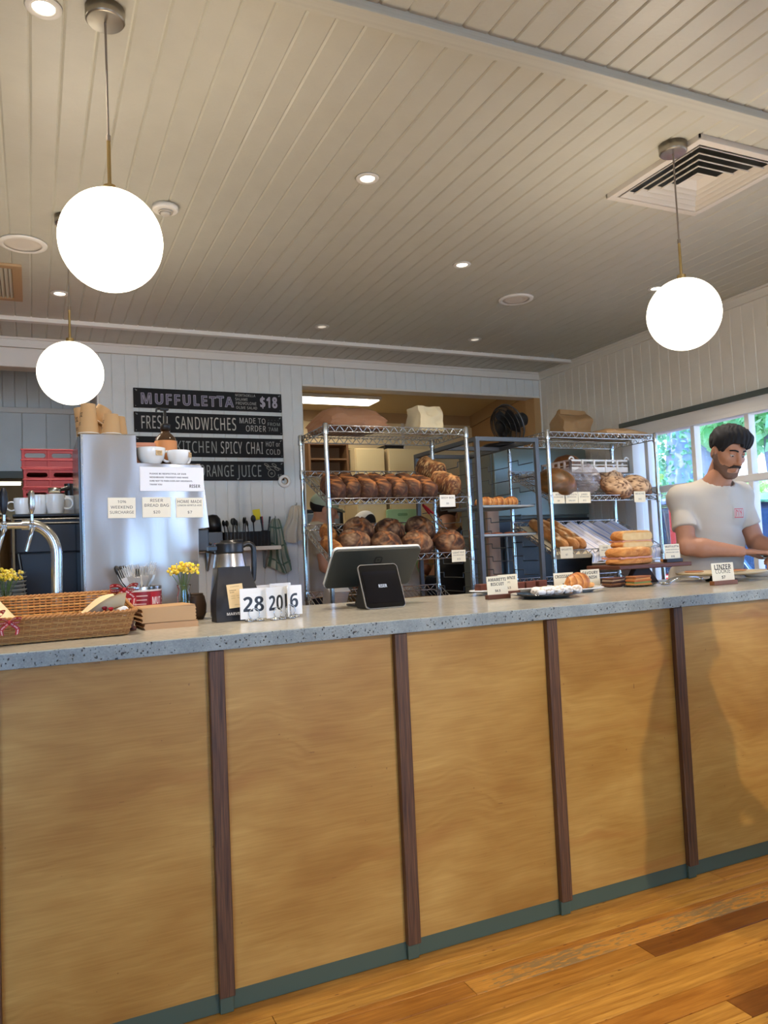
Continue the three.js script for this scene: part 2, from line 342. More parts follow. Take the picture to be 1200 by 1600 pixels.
{
  const w = room('wall_right'), X0 = RIGHT + 0.012, X1 = RIGHT + 0.16;
  const wz0 = -4.25, wz1 = -0.3, sill = 0.85, top = 1.96;
  obj('core', [bb(X0, X1, 0, CEIL, BACK - 0.12, wz0), bb(X0, X1, 0, sill, wz0, wz1), bb(X0, X1, top, CEIL, wz0, wz1), bb(X0, X1, 0, CEIL, wz1, 4.2)], M.plaster, w);
  obj('lining', [bb(RIGHT, X0, 0, sill - 0.02, wz0, wz1), bb(RIGHT, X0, 0, CEIL, -0.31, 4)], M.wallWarm, w);
  const full = [0, 0.7, 1.9].map((o) => plank(2.6, BW - 0.0002, 0.012, 0.005, [0, 1, 0], [-1, 0, 0], o, 0.004)), up = [0, 0.7, 1.9].map((o) => plank(0.56, BW - 0.0002, 0.012, 0.005, [0, 1, 0], [-1, 0, 0], o, 0.004));
  for (let i = 0; i < 58; i++) { const z = BACK + BW * (i + 0.5), low = z > -4.33; if (z < -0.35) lay(w, (low ? up : full)[i % 3], M.wallWarm, RIGHT, low ? 2.32 : 1.3, z); }
  obj('ledge', [bb(RIGHT - 0.03, RIGHT + 0.012, 2.03, 2.062, -4.34, -0.35, 0.003)], M.greenTrim, w);
  obj('window_header', [bb(RIGHT - 0.006, X0, 1.952, 2.03, -4.33, -0.35, 0.002), bb(RIGHT - 0.018, RIGHT, 1.94, 1.965, -4.33, -0.35, 0.002)], M.trim, w);
  obj('window_jamb', [bb(RIGHT - 0.012, X1, sill, 1.955, -4.335, -4.235, 0.003)], M.trim, w);
  obj('window_sill', [bb(RIGHT - 0.05, X1 + 0.03, sill - 0.03, sill + 0.005, wz0 - 0.05, wz1, 0.004)], M.trim, w);
  const win = room('window_1');
  for (const z of [-4.135, -3.712, -3.29, -2.868, -2.446, -2.024, -1.6, -1.18, -0.76]) obj('mullion', [bb(RIGHT + 0.02, RIGHT + 0.075, sill, top, z - 0.017, z + 0.017, 0.004)], M.trim, win);
  obj('rail', [bb(RIGHT + 0.018, RIGHT + 0.08, 1.535, 1.578, wz0, wz1, 0.004)], M.trim, win);
  obj('frame', [bb(RIGHT + 0.015, RIGHT + 0.09, sill, sill + 0.045, wz0, wz1, 0.004), bb(RIGHT + 0.015, RIGHT + 0.09, top - 0.02, top + 0.02, wz0, wz1, 0.004)], M.trim, win);
  const zz = [-4.235, -4.135, -3.712, -3.29, -2.868, -2.446, -2.024, -1.6, -1.18, -0.76, -0.3];
  for (let i = 0; i + 1 < zz.length; i++) for (const [a, b] of [[sill + 0.04, 1.54], [1.57, top - 0.01]]) obj('pane', [bb(RIGHT + 0.045, RIGHT + 0.049, a, b, zz[i] + 0.01, zz[i + 1] - 0.01)], M.glass, win);
}
{
  // the sides that the photograph does not show: a left wall, and a shopfront of folding doors that stands open to the street
  const l = room('wall_left'); obj('core', [bb(-4.7, -4.5, 0, CEIL, -9, 4.2)], M.plaster, l);
  const f = room('wall_front');
  obj('core', [bb(-4.7, 4.08, 2.45, CEIL, 4, 4.15), bb(-4.7, -4.1, 0, 2.45, 4, 4.15), bb(3.5, 4.08, 0, 2.45, 4, 4.15), bb(-4.1, 3.5, 0, 0.12, 4, 4.15), bb(-0.9, 1.25, 0, 2.45, 4, 4.15)], M.plaster, f);
}
// ---------- lamps and ceiling fittings ----------
const globeMat = std(0xfffaf0, 0.3, { emissive: 0xfff3dc, emissiveIntensity: GLOBE_GLOW });
function pendant(x, y, z, label, lit = PENDANT_LIGHT) {
  const t = thing('pendant_lamp', label, 'pendant lamp', [x, y, z], 0, 'round pendant lamps'), top = CEIL - y;
  obj('globe', [ball(0.13, 0, 0, 0, 40, 28)], globeMat, t).castShadow = false;
  obj('stem', [rod([0, 0.128, 0], [0, 0.27, 0], 0.005, 10), rod([0, 0.122, 0], [0, 0.145, 0], 0.016, 14)], std(0xb99f6a, 0.3, { metalness: 1 }), t);
  obj('cord', [rod([0, 0.27, 0], [0, top - 0.03, 0], 0.003, 8), rod([0, 0.265, 0], [0, 0.28, 0], 0.006, 8)], std(0x75695c, 0.45), t);
  obj('canopy', [lathe([[0, top - 0.036], [0.045, top - 0.036], [0.05, top - 0.03], [0.05, top - 0.001], [0, top - 0.001]], 32)], std(0xa8a296, 0.28, { metalness: 1 }), t);
  const l = new THREE.PointLight(0xffecd2, lit); l.name = 'lamp_light'; l.castShadow = true; l.shadow.radius = 6.5; t.add(l);
  return t;
}
pendant(0.2, 2.039, -2.055, 'large glowing white globe pendant at upper left, the nearer of the two left-hand ones');
pendant(2.18, 2.022, -2.055, 'glowing white globe pendant hanging at the right beside the square ceiling air vent');
pendant(0.157, 1.9995, -3.38, 'smaller glowing white globe pendant lower left, above the stacked paper cups');
pendant(-1.7, 2.03, 1.2, 'glowing white globe pendant behind the viewer on the left');
pendant(1.9, 2.03, 2.3, 'glowing white globe pendant behind the viewer on the right');

const ringMat = std(0xd8d6d0, 0.35), lensOn = std(0xfff6e4, 0.4, { emissive: 0xfff0d8, emissiveIntensity: 9 }), lensOff = std(0xe9e6de, 0.3, { emissive: 0xfff0d8, emissiveIntensity: 0.5 });
function downlight(x, z, on, label) {
  const t = thing('downlight', label, 'downlight', [x, CEIL, z], 0, 'recessed ceiling downlights');
  obj('trim_ring', [lathe([[0.028, -0.002], [0.03, -0.006], [0.044, -0.005], [0.047, 0], [0.028, -0.0005]], 28)], ringMat, t);
  obj('lens', [lathe([[0, -0.0045], [0.02, -0.004], [0.028, -0.0015], [0.028, 0.0], [0, 0.0]], 24)], on ? lensOn : lensOff, t);
  if (!on) return;
  const l = new THREE.SpotLight(0xffeedb, DOWN_LIGHT, 0, deg(48), 0.7); l.name = 'lamp_light'; l.position.y = -0.012; l.target.position.set(0, -2, 0); l.castShadow = true; l.shadow.radius = 1.5; t.add(l, l.target);
}
downlight(1.212, -2.661, true, 'small bright downlight near the middle of the ceiling, nearest the viewer');
downlight(2.029, -3.335, true, 'bright downlight right of centre, in front of the round ceiling speaker');
downlight(1.702, -4.539, false, 'dim downlight at the centre, close to the white ceiling strip');
downlight(2.828, -4.53, false, 'dim downlight behind the round ceiling speaker on the right');
downlight(0.157, -4.359, true, 'bright downlight at the left behind the big globe pendant');
downlight(3.306, -3.309, true, 'bright downlight peeping out behind the right globe pendant');
downlight(0.053, -2.1, true, 'bright downlight at the top left corner beside a pendant canopy');
downlight(2.5, -1.25, true, 'downlight above the viewer on the right');

{
  // a directed lamp behind the viewer: it throws the seated guest's shadow on the counter front
  const t = thing('spot_lamp', 'small white ceiling spot lamp behind the viewer, aimed at the counter', 'spot lamp', [1.9, 2.32, 1.3]);
  obj('bracket', [rod([0, 0.02, 0], [0, CEIL - 2.32 - 0.01, 0], 0.008, 10), lathe([[0, CEIL - 2.33], [0.04, CEIL - 2.33], [0.04, CEIL - 2.32], [0, CEIL - 2.32]], 24)], M.white, t);
  const d = V(0.22, -1.8, -3.43).normalize(), q = new THREE.Quaternion().setFromUnitVectors(V(0, -1, 0), d);
  obj('shade', [lathe([[0, 0.06], [0.03, 0.06], [0.035, 0.05], [0.042, -0.05], [0.039, -0.05], [0.032, 0.045], [0, 0.05]], 28).applyQuaternion(q)], M.white, t);
  obj('lens', [lathe([[0, -0.03], [0.036, -0.03], [0.036, -0.026], [0, -0.026]], 24).applyQuaternion(q)], lensOn, t);
  const l = new THREE.SpotLight(0xffeedb, SPOT_LIGHT, 0, deg(34), 0.5); l.name = 'lamp_light'; l.position.copy(d).multiplyScalar(0.06); l.target.position.copy(d).multiplyScalar(3); l.castShadow = true; l.shadow.radius = 2; t.add(l, l.target);
}
function speaker(x, z, label) {
  const t = thing('ceiling_speaker', label, 'ceiling speaker', [x, CEIL, z], 0, 'round flush ceiling speakers');
  obj('rim', [lathe([[0.078, -0.008], [0.085, -0.012], [0.1, -0.008], [0.103, 0], [0.078, -0.001]], 40)], M.trim, t);
  obj('grille', [lathe([[0, -0.006], [0.03, -0.0065], [0.033, -0.004], [0.05, -0.004], [0.053, -0.0075], [0.066, -0.0075], [0.069, -0.004], [0.079, -0.004], [0.079, 0], [0, 0]], 40)], std(0xcfc8bd, 0.6), t);
}
speaker(-0.013, -3.725, 'round white ceiling speaker at the left edge above the brown vent');
speaker(2.612, -3.71, 'round white ceiling speaker right of centre between two downlights');
{
  const t = thing('smoke_detector', 'white round smoke detector on the ceiling beside the big globe pendant', 'smoke detector', [0.521, CEIL, -3.153]);
  obj('base', [lathe([[0, -0.022], [0.046, -0.022], [0.052, -0.016], [0.052, 0], [0, 0]], 32)], M.trim, t);
  obj('sensor', [lathe([[0, -0.04], [0.014, -0.04], [0.02, -0.034], [0.022, -0.022], [0, -0.022]], 24), lathe([[0.024, -0.03], [0.028, -0.031], [0.03, -0.026], [0.026, -0.025]], 24)], std(0xb9b3a8, 0.5), t);
}
{
  const t = thing('air_vent', 'white square four-way air diffuser with dark gaps beside the right pendant', 'air vent', [2.465, CEIL, -2.21]);
  const vm = std(0xcdc6bb, 0.45);
  obj('duct', [bb(-0.232, -0.228, -0.002, 0.7, -0.232, 0.232), bb(0.228, 0.232, -0.002, 0.7, -0.232, 0.232), bb(-0.228, 0.228, -0.002, 0.7, -0.232, -0.228), bb(-0.228, 0.228, -0.002, 0.7, 0.228, 0.232), bb(-0.232, 0.232, 0.7, 0.704, -0.232, 0.232)], std(0x8f9292, 0.5), t);
  const ring = (s0, s1, y0, y1, th) => { const g = []; for (let k = 0; k < 4; k++) { const q = new THREE.BufferGeometry(), a = [[-s0, y0, s0], [s0, y0, s0], [s1, y1, s1], [-s1, y1, s1]], b = a.map(([x, y, z]) => [x * 1, y + th, z - th]); const v = [...a, ...b].flat(); q.setAttribute('position', new THREE.Float32BufferAttribute(v, 3)); q.setIndex([0, 1, 2, 0, 2, 3, 5, 4, 7, 5, 7, 6, 4, 5, 1, 4, 1, 0, 3, 2, 6, 3, 6, 7]); const w = q.toNonIndexed(); w.computeVertexNormals(); g.push(T(w, 0, 0, 0, 0, k * Math.PI / 2, 0)); } return g; };
  obj('frame', [bx(0.5, 0.008, 0.03, 0, -0.018, 0.235, 0.002), bx(0.5, 0.008, 0.03, 0, -0.018, -0.235, 0.002), bx(0.03, 0.008, 0.44, 0.235, -0.018, 0, 0.002), bx(0.03, 0.008, 0.44, -0.235, -0.018, 0, 0.002), bx(0.5, 0.016, 0.006, 0, -0.008, 0.247), bx(0.5, 0.016, 0.006, 0, -0.008, -0.247), bx(0.006, 0.016, 0.5, 0.247, -0.008, 0), bx(0.006, 0.016, 0.5, -0.247, -0.008, 0)], vm, t);
  for (const s of [0.21, 0.172, 0.134, 0.096]) obj('blade', [...ring(s, s - 0.02, -0.022, -0.005, 0.0016), ...[0, 1, 2, 3].map((k) => T(bx(2 * s, 0.0045, 0.0025, 0, -0.0205, s), 0, 0, 0, 0, k * Math.PI / 2, 0))], vm, t);
  obj('blade', [...ring(0.058, 0.02, -0.022, -0.004, 0.0016), bx(0.04, 0.003, 0.04, 0, -0.004, 0)], vm, t);
}
{
  const t = thing('air_vent', 'brown-framed slatted return air vent in the ceiling at the left edge', 'air vent', [-0.3, CEIL, -4.255]), fm = std(0xa98a66, 0.6);
  obj('plenum', [bx(0.5, 0.002, 0.48, 0, -0.001, 0)], std(0xb9b3a2, 0.6), t);
  obj('frame', [bx(0.556, 0.014, 0.04, 0, -0.007, 0.246, 0.003), bx(0.556, 0.014, 0.04, 0, -0.007, -0.246, 0.003), bx(0.045, 0.014, 0.454, 0.256, -0.007, 0, 0.003), bx(0.045, 0.014, 0.454, -0.256, -0.007, 0, 0.003)], fm, t);
  for (let i = 0; i < 24; i++) obj('slat', [T(bx(0.014, 0.0025, 0.45), -0.225 + i * 0.0196, -0.009, 0, 0, 0, 0.6)], std(0xb9b3a2, 0.5), t);
}

// ---------- kitchen behind the opening, and the room behind the left opening ----------
{
  const k = room('kitchen_shell');
  obj('ceiling', [bb(0.45, 4.5, 2.6, 2.75, -9, BACK - 0.12)], M.cream, k);
  obj('back_wall', [bb(0.42, 4.5, 0, 2.6, -7.1, -6.94)], M.cream, k);
  obj('partition', [bb(0.44, 0.56, 0, 2.75, -9, BACK - 0.12)], M.plaster, k);
  obj('side_wall', [T(bb(0, 0.14, 0, 2.6, -2.2, 0.0), 3.86, 0, BACK - 0.12, 0, -0.239, 0)], M.tan, k);
  obj('picture_rail', [T(bb(-0.02, 0, 2.48, 2.6, -2.2, 0), 3.86, 0, BACK - 0.12, 0, -0.239, 0), bb(1.0, 4.3, 2.5, 2.6, -6.94, -6.92)], std(0xa98b63, 0.6), k);
  obj('wall_panel', [bb(0.56, 2.38, 2.2, 2.5, -6.94, -6.925), bb(2.72, 4.3, 2.24, 2.5, -6.94, -6.93)], M.cream, k);
  obj('wall_batten', [bb(3.4, 3.43, 2.2, 2.5, -6.935, -6.915), bb(2.1, 2.13, 2.2, 2.5, -6.935, -6.915)], M.plaster, k);
  const lt = thing('ceiling_light', 'long flat fluorescent panel glowing on the kitchen ceiling', 'ceiling light', [2.22, 2.6, -6.32]);
  obj('housing', [bx(1.28, 0.03, 0.27, 0, -0.015, 0, 0.004)], M.white, lt);
  obj('diffuser', [bx(1.24, 0.012, 0.24, 0, -0.034, 0, 0.004)], std(0xffffff, 0.4, { emissive: 0xfff4e0, emissiveIntensity: 4 }), lt);
  const a = new THREE.RectAreaLight(0xffeed2, KITCHEN_LIGHT, 1.2, 0.22); a.name = 'tube_light'; a.position.set(0, -0.046, 0); a.rotation.x = -Math.PI / 2; lt.add(a);
  // cupboards on the back wall
  const hatch = thing('wall_shelf', 'dark brown open wall cubby at the upper left of the kitchen', 'shelf', [2.36, 1.98, -6.93]);
  obj('back', [bb(0, 0.36, 0, 0.26, 0.0, 0.01)], std(0x6e4e30, 0.7), hatch);
  obj('box', [bb(-0.02, 0, -0.02, 0.28, 0, 0.2), bb(0.36, 0.38, -0.02, 0.28, 0, 0.2), bb(0, 0.36, 0.26, 0.28, 0, 0.2), bb(0, 0.36, -0.02, 0, 0, 0.2)], std(0x6e4e30, 0.7), hatch);
  obj('shelf_board', [bb(0, 0.36, 0.12, 0.135, 0.01, 0.19)], std(0x6e4e30, 0.7), hatch);
  const cup = (x0, x1, label) => { const t = thing('kitchen_cupboard', label, 'cupboard', [x0, 0, -6.93]), w = x1 - x0; obj('carcass', [bb(0, w, 0.95, 2.2, 0, 0.3)], M.cream, t); const d = obj('door', [bb(0.006, w - 0.006, 0.96, 2.19, 0.302, 0.322, 0.003)], std(0xe4cf9c, 0.5), t); obj('handle', [rod([0.05, 1.4, 0.345], [0.05, 1.52, 0.345], 0.006), rod([0.05, 1.41, 0.32], [0.05, 1.41, 0.345], 0.005), rod([0.05, 1.51, 0.32], [0.05, 1.51, 0.345], 0.005)], M.dullSteel, d); return t; };
  cup(2.76, 3.06, 'tall cream kitchen cupboard beside the dark wall cubby');
  cup(3.1, 3.62, 'wide cream kitchen cupboard under the black lever arch box');
  const bk = thing('storage_box', 'flat black box lying on top of the wide cream cupboard', 'box', [3.2, 2.2, -6.78]); obj('body', [bx(0.2, 0.03, 0.2, 0, 0.015, 0, 0.004)], M.black, bk); obj('lid', [bx(0.206, 0.012, 0.206, 0, 0.034, 0, 0.004)], M.black, bk);
  // bench with a dark oven, green board, cartons
  const b = thing('kitchen_bench', 'stainless kitchen bench seen behind the bread rack', 'bench', [2.4, 0, -6.6]);
  obj('top', [bx(1.9, 0.04, 0.6, 0, 0.9, 0, 0.006)], M.dullSteel, b);
  for (const x of [-0.9, 0.9]) for (const z of [-0.25, 0.25]) obj('leg', [rod([x, 0, z], [x, 0.88, z], 0.02, 10)], M.dullSteel, b);
  obj('undershelf', [bx(1.8, 0.03, 0.52, 0, 0.3, 0, 0.004)], M.dullSteel, b);
  const ov = thing('oven', 'black oven on the kitchen bench behind the loaves', 'oven', [2.15, 0.92, -6.66]);
  obj('body', [bx(0.8, 0.7, 0.42, 0, 0.35, 0, 0.01)], M.black, ov); const od = obj('door', [bx(0.72, 0.46, 0.02, 0, 0.3, 0.22, 0.006)], M.black, ov); obj('handle', [rod([-0.3, 0.56, 0.25], [0.3, 0.56, 0.25], 0.01, 8), rod([-0.28, 0.56, 0.22], [-0.28, 0.56, 0.25], 0.007), rod([0.28, 0.56, 0.22], [0.28, 0.56, 0.25], 0.007)], M.dullSteel, od); obj('control_panel', [bx(0.72, 0.12, 0.02, 0, 0.6, 0.22, 0.004)], M.dullSteel, ov);
  const gb = thing('chopping_board', 'pale green chopping board standing upright behind the middle loaves', 'chopping board', [3.17, 0.92, -6.5]);
  obj('board', [T(ext(rrect(0.32, 0.69, 0.02, 0, 0.345), 0.02, 0.003), 0, 0, 0, -0.05)], std(0x9cc79a, 0.45), gb); obj('grip', [T(ext(rrect(0.1, 0.025, 0.01, 0, 0.64), 0.006, 0), 0, 0, 0.022, -0.05)], std(0x6f9a70, 0.5), gb);
  // tall fridge behind the right rack
  const fr = thing('fridge', 'tall grey-green fridge standing behind the right bread rack', 'fridge', [3.48, 0, -4.99]);
  obj('body', [bx(0.86, 1.94, 0.46, 0, 0.97, 0, 0.012)], std(0x6c7570, 0.45), fr);
  obj('upper_door', [bx(0.84, 0.5, 0.03, 0, 1.68, 0.245, 0.008)], phy(0x7e8a84, 0.3, { metalness: 0.4 }), fr);
  const ld = obj('lower_door', [bx(0.84, 1.34, 0.03, 0, 0.74, 0.245, 0.008)], std(0x24282a, 0.35), fr); obj('handle', [rod([-0.36, 0.8, 0.28], [-0.36, 1.3, 0.28], 0.01, 8), rod([-0.36, 0.83, 0.25], [-0.36, 0.83, 0.28], 0.007), rod([-0.36, 1.27, 0.25], [-0.36, 1.27, 0.28], 0.007)], M.dullSteel, ld);
  const tb = thing('timber_board', 'narrow tan board standing on end behind the sheet-pan rack', 'board', [3.0, 0, -4.7]);
  obj('board', [muv(bx(0.1, 1.52, 0.03, 0, 0.761, 0, 0.003))], std(0xb59a86, 0.8), tb); for (const y of [0.3, 1.2]) obj('cleat', [bx(0.08, 0.05, 0.02, 0, y, -0.026, 0.002)], M.cardboard, tb);
}
{
  const s = room('side_room'), n = 19;
  // boards high up, a rail and a dark beam over another opening that shows a lit cream room
  for (let i = 0; i < 24; i++) { const x = -1.5 + i * 0.0848; if (x < 0.44) { lay(s, plank(0.6, 0.083, 0.012, 0.004, [0, 1, 0], [0, 0, 1], i), M.wall, x, 2.45, -6.488); } }
  for (let i = 0; i < 12; i++) { const x = -1.5 + i * 0.17; lay(s, plank(0.5, 0.168, 0.012, 0.004, [0, 1, 0], [0, 0, 1], i), M.wall, x, 2.19, -6.47); }
  obj('core', [bb(-4.5, 0.45, 1.94, 2.75, -6.62, -6.5), bb(-4.5, -1.2, 0, 1.94, -6.62, -6.5)], M.plaster, s);
  obj('rail', [bb(-4.5, 0.45, 2.4, 2.44, -6.5, -6.44, 0.004)], M.trim, s);
  obj('beam', [bb(-4.5, 0.45, 1.895, 1.95, -6.62, -6.44, 0.003)], M.greenTrim, s);
  obj('far_wall', [bb(-4.5, 0.45, 0, 2.75, -9, -8.8)], M.cream, s);
  const t = thing('strip_light', 'thin glowing strip light in the back room at the far left edge', 'strip light', [-0.5, 1.95, -7.4]);
  obj('housing', [bx(0.86, 0.03, 0.07, 0, 0.03, 0, 0.004)], M.white, t); obj('diffuser', [bx(0.84, 0.022, 0.06, 0, 0.0, 0, 0.006)], std(0xffffff, 0.4, { emissive: 0xfff0d2, emissiveIntensity: 3 }), t);
  const a = new THREE.RectAreaLight(0xffe8c4, 14, 0.8, 0.05); a.name = 'tube_light'; a.position.set(0, -0.02, 0); a.rotation.x = -Math.PI / 2; t.add(a);
}

// ---------- outside ----------
{
  const g = room('ground');
  obj('paving', [muv(bb(-30, 60, -0.4, -0.17, -50, 40))], std(0xa9a294, 0.9), g);
  const leafT = dtex(128, 128, (u, v) => mixc([214, 232, 196], [255, 255, 240], fbm(u * 8, v * 8, 8, 8, 3, 4)));
  const leafMat = (c) => phy(c, 0.8, { map: leafT, transmission: 0.5, thickness: 0, side: THREE.DoubleSide });
  const leafG = () => { const q = new THREE.BufferGeometry(); q.setAttribute('position', new THREE.Float32BufferAttribute([0, 0, 0, -0.5, 0.06, 0.45, 0.5, 0.06, 0.45, 0, -0.1, 1.15], 3)); q.setAttribute('uv', new THREE.Float32BufferAttribute([0.5, 0, 0, 0.5, 1, 0.5, 0.5, 1], 2)); q.setIndex([0, 1, 2, 1, 3, 2]); q.computeVertexNormals(); return q; };
  const LG = leafG();
  function leaves(parent, name, n, size, mat, seed, where) {
    const m = new THREE.InstancedMesh(LG, mat, n), r = rngOf(seed), q = new THREE.Object3D(), c = new THREE.Color();
    for (let i = 0; i < n; i++) { const p = where(r); q.position.set(...p); q.rotation.set(r() * 6.3, r() * 6.3, r() * 6.3); q.scale.setScalar(size * (0.6 + 0.8 * r())); q.updateMatrix(); m.setMatrixAt(i, q.matrix); m.setColorAt(i, c.setHSL(0.26 + 0.16 * r(), 0.25 + 0.35 * r(), 0.74 + 0.22 * r())); }
    m.name = name; m.userData.kind = 'stuff'; m.castShadow = m.receiveShadow = true; parent.add(m); return m;
  }
  const inBlob = (blobs) => (r) => { const b = blobs[Math.floor(r() * blobs.length)], a = r() * 6.283, c = r() * 2 - 1, s = Math.sqrt(1 - c * c), k = Math.cbrt(0.25 + 0.75 * r()); return [b[0] + b[3] * k * s * Math.cos(a), b[1] + b[4] * k * c, b[2] + b[3] * k * s * Math.sin(a)]; };
  const barkT = dtex(128, 256, (u, v) => mixc([122, 124, 150], [190, 190, 212], fbm(u * 14, v * 5, 14, 5, 4, 6))), bark = std(0xffffff, 0.95, { map: barkT });
  function tree(label, x, z, rad, h, lean, blobs, n, size, color, seed, ivy) {
    const t = thing('tree', label, 'tree', [x, -0.17, z]), pts = []; for (let i = 0; i <= 6; i++) pts.push([lean * i / 6 + 0.04 * Math.sin(i * 2 + seed), h * i / 6, 0.05 * Math.cos(i * 1.7 + seed)]);
    const tr = tube(pts, rad, 24, 12), p = tr.attributes.position; for (let i = 0; i < p.count; i++) { const s = 1.25 - 0.5 * p.getY(i) / h, cx = lean * p.getY(i) / h; p.setX(i, cx + (p.getX(i) - cx) * s); p.setZ(i, p.getZ(i) * s); } tr.computeVertexNormals();
    obj('trunk', [tr], bark, t);
    obj('branch', blobs.slice(0, 5).map((b) => rod([lean * 0.7, h * 0.7, 0], [b[0], b[1], b[2]], rad * 0.34, 8, rad * 0.12)), bark, t);
    leaves(t, 'foliage', n, size, leafMat(color), seed, inBlob(blobs));
    if (ivy) leaves(t, 'ivy', 1500, 0.07, leafMat(0xa6d0c0), seed + 9, (r) => { const a = r() * 6.3, y = 0.4 + r() * 3.2; return [lean * y / h + Math.cos(a) * rad * 1.3, y, Math.sin(a) * rad * 1.3]; });
    return t;
  }
  tree('ivy-covered tree trunk outside the left part of the window', 8.6, -8.19, 0.19, 4.6, -0.35, [[-0.6, 4.2, 0.3, 1.3, 0.9], [0.7, 4.6, -0.3, 1.5, 1.0], [0.2, 4.0, 1.2, 1.1, 0.7], [-1.4, 4.4, -0.8, 1.2, 0.8], [0.4, 5.2, 0.2, 1.6, 0.9]], 5000, 0.12, 0xecffe0, 31, true);
  tree('bare bluish tree trunk outside the window, close to the head of the man in white', 9.7, -8.94, 0.24, 5.0, 0.25, [[0.2, 4.2, 0.4, 1.5, 0.8], [1.6, 4.3, 0.9, 1.4, 0.7], [-0.6, 5, 0.2, 1.6, 0.9], [1.2, 5.2, -0.5, 1.7, 0.9]], 5000, 0.13, 0xe6fff0, 47, false);
  tree('broad-leaved tree hanging its leaves into the top right window pane', 9.9, -7.9, 0.15, 4.2, 0.3, [[0.2, 3.2, -0.4, 1.0, 0.55], [-0.3, 3.5, 0.5, 1.1, 0.6], [0.6, 3.9, -1.2, 1.2, 0.7], [0.4, 4.2, 0.8, 1.3, 0.8]], 5000, 0.15, 0xe0fff0, 53, false);
  function bush(label, x, z, w, h, d, n, size, color, seed) {
    const t = thing('hedge', label, 'hedge', [x, -0.17, z]); obj('stem', [0, 1, 2, 3, 4].map((i) => rod([(i - 2) * w * 0.16, 0, 0], [(i - 2) * w * 0.2, h * 0.7, 0.05 * i], 0.015)), bark, t);
    leaves(t, 'foliage', n, size, leafMat(color), seed, (r) => { const f = r() < 0.6; return [(r() - 0.5) * w, f ? h * (0.1 + 0.9 * r()) : h * (0.8 + 0.25 * r()), (r() - 0.5) * d]; });
  }
  bush('dark blue-green hedge outside the lower window pane at the right edge', 8.5, -6.1, 1.9, 1.75, 1.6, 9000, 0.09, 0x98cccc, 61);
  bush('light green shrub outside between the two tree trunks', 11.2, -10.9, 2.4, 2.3, 2.2, 8000, 0.1, 0xf0ffc8, 67);
  bush('yellow-green shrub outside behind the red car', 9.9, -11.2, 3.0, 2.6, 1.4, 7000, 0.11, 0xfff8c8, 71);
  const h = thing('house', 'white weatherboard house outside, seen through the window at the far right', 'house', [15.2, -0.17, -11.6], -0.6);
  obj('wall', [bb(-3.5, 3.5, 0, 4.4, -0.3, -0.05)], M.whiteMatt, h);
  const wb = plank(7, 0.17, 0.02, 0.003, [1, 0, 0], [0, 0, 1]);
  for (let i = 0; i < 24; i++) { const m = lay(h, wb, M.whiteMatt, 0, 0.4 + i * 0.168, -0.01); m.name = 'weatherboard'; m.rotation.x = 0.09; }
  obj('roof', [T(bx(7.6, 0.12, 3.2), 0, 4.9, -1.2, 0.45)], std(0x7b7f84, 0.7), h);
  for (const x of [-3.5, 3.5]) obj('corner_board', [bb(x - 0.06, x + 0.06, 0, 4.4, -0.06, 0.04)], M.white, h);
  // the car
  const car = thing('car', 'red car with sky-lit windscreen parked outside behind the right bread rack', 'car', [6.3, -0.17, -6.55]);
  const paint = phy(0xa01822, 0.25, { clearcoat: 1, clearcoatRoughness: 0.05 }), side = shapeOf([[-2.1, 0.4], [-2.05, 0.85], [-1.2, 1.02], [1.95, 1.06], [2.12, 0.9], [2.12, 0.4], [1.7, 0.3], [-1.8, 0.3]]);
  obj('body', [T(ext(side, 1.66, 0.05, 3), 0.83, 0, 0, 0, -Math.PI / 2, 0)], paint, car);
  obj('cabin', [T(ext(shapeOf([[-1.25, 1.0], [-0.55, 1.66], [1.35, 1.7], [1.9, 1.03]]), 1.36, 0.06, 3), 0.68, 0, 0, 0, -Math.PI / 2, 0)], phy(0x1d2a3c, 0.06, { clearcoat: 1 }), car);
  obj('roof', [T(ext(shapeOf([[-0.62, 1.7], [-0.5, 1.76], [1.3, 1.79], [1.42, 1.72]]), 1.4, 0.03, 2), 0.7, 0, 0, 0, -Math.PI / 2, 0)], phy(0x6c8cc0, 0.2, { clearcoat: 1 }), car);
  for (const z of [-0.75, 0.2, 1.0]) obj('pillar', [bx(1.5, 0.66, 0.07, 0, 1.35, z, 0.01)], paint, car);
  for (const x of [-0.82, 0.82]) for (const z of [-1.3, 1.35]) { const w = obj('wheel', [T(lathe([[0.02, -0.1], [0.3, -0.1], [0.34, -0.06], [0.34, 0.06], [0.3, 0.1], [0.02, 0.1]], 28), x, 0.34, z, 0, 0, Math.PI / 2)], M.blackMatt, car); obj('hub', [T(lathe([[0, -0.11], [0.18, -0.11], [0.2, -0.1], [0.2, 0.1], [0.18, 0.11], [0, 0.11]], 20), x, 0.34, z, 0, 0, Math.PI / 2)], M.dullSteel, w); }
  obj('headlamp', [bx(0.3, 0.12, 0.06, -0.6, 0.78, -2.08, 0.02), bx(0.3, 0.12, 0.06, 0.6, 0.78, -2.08, 0.02)], M.white, car);
  obj('bumper', [bx(1.72, 0.16, 0.12, 0, 0.48, -2.12, 0.03), bx(1.72, 0.16, 0.12, 0, 0.48, 2.14, 0.03)], M.blackMatt, car);
}
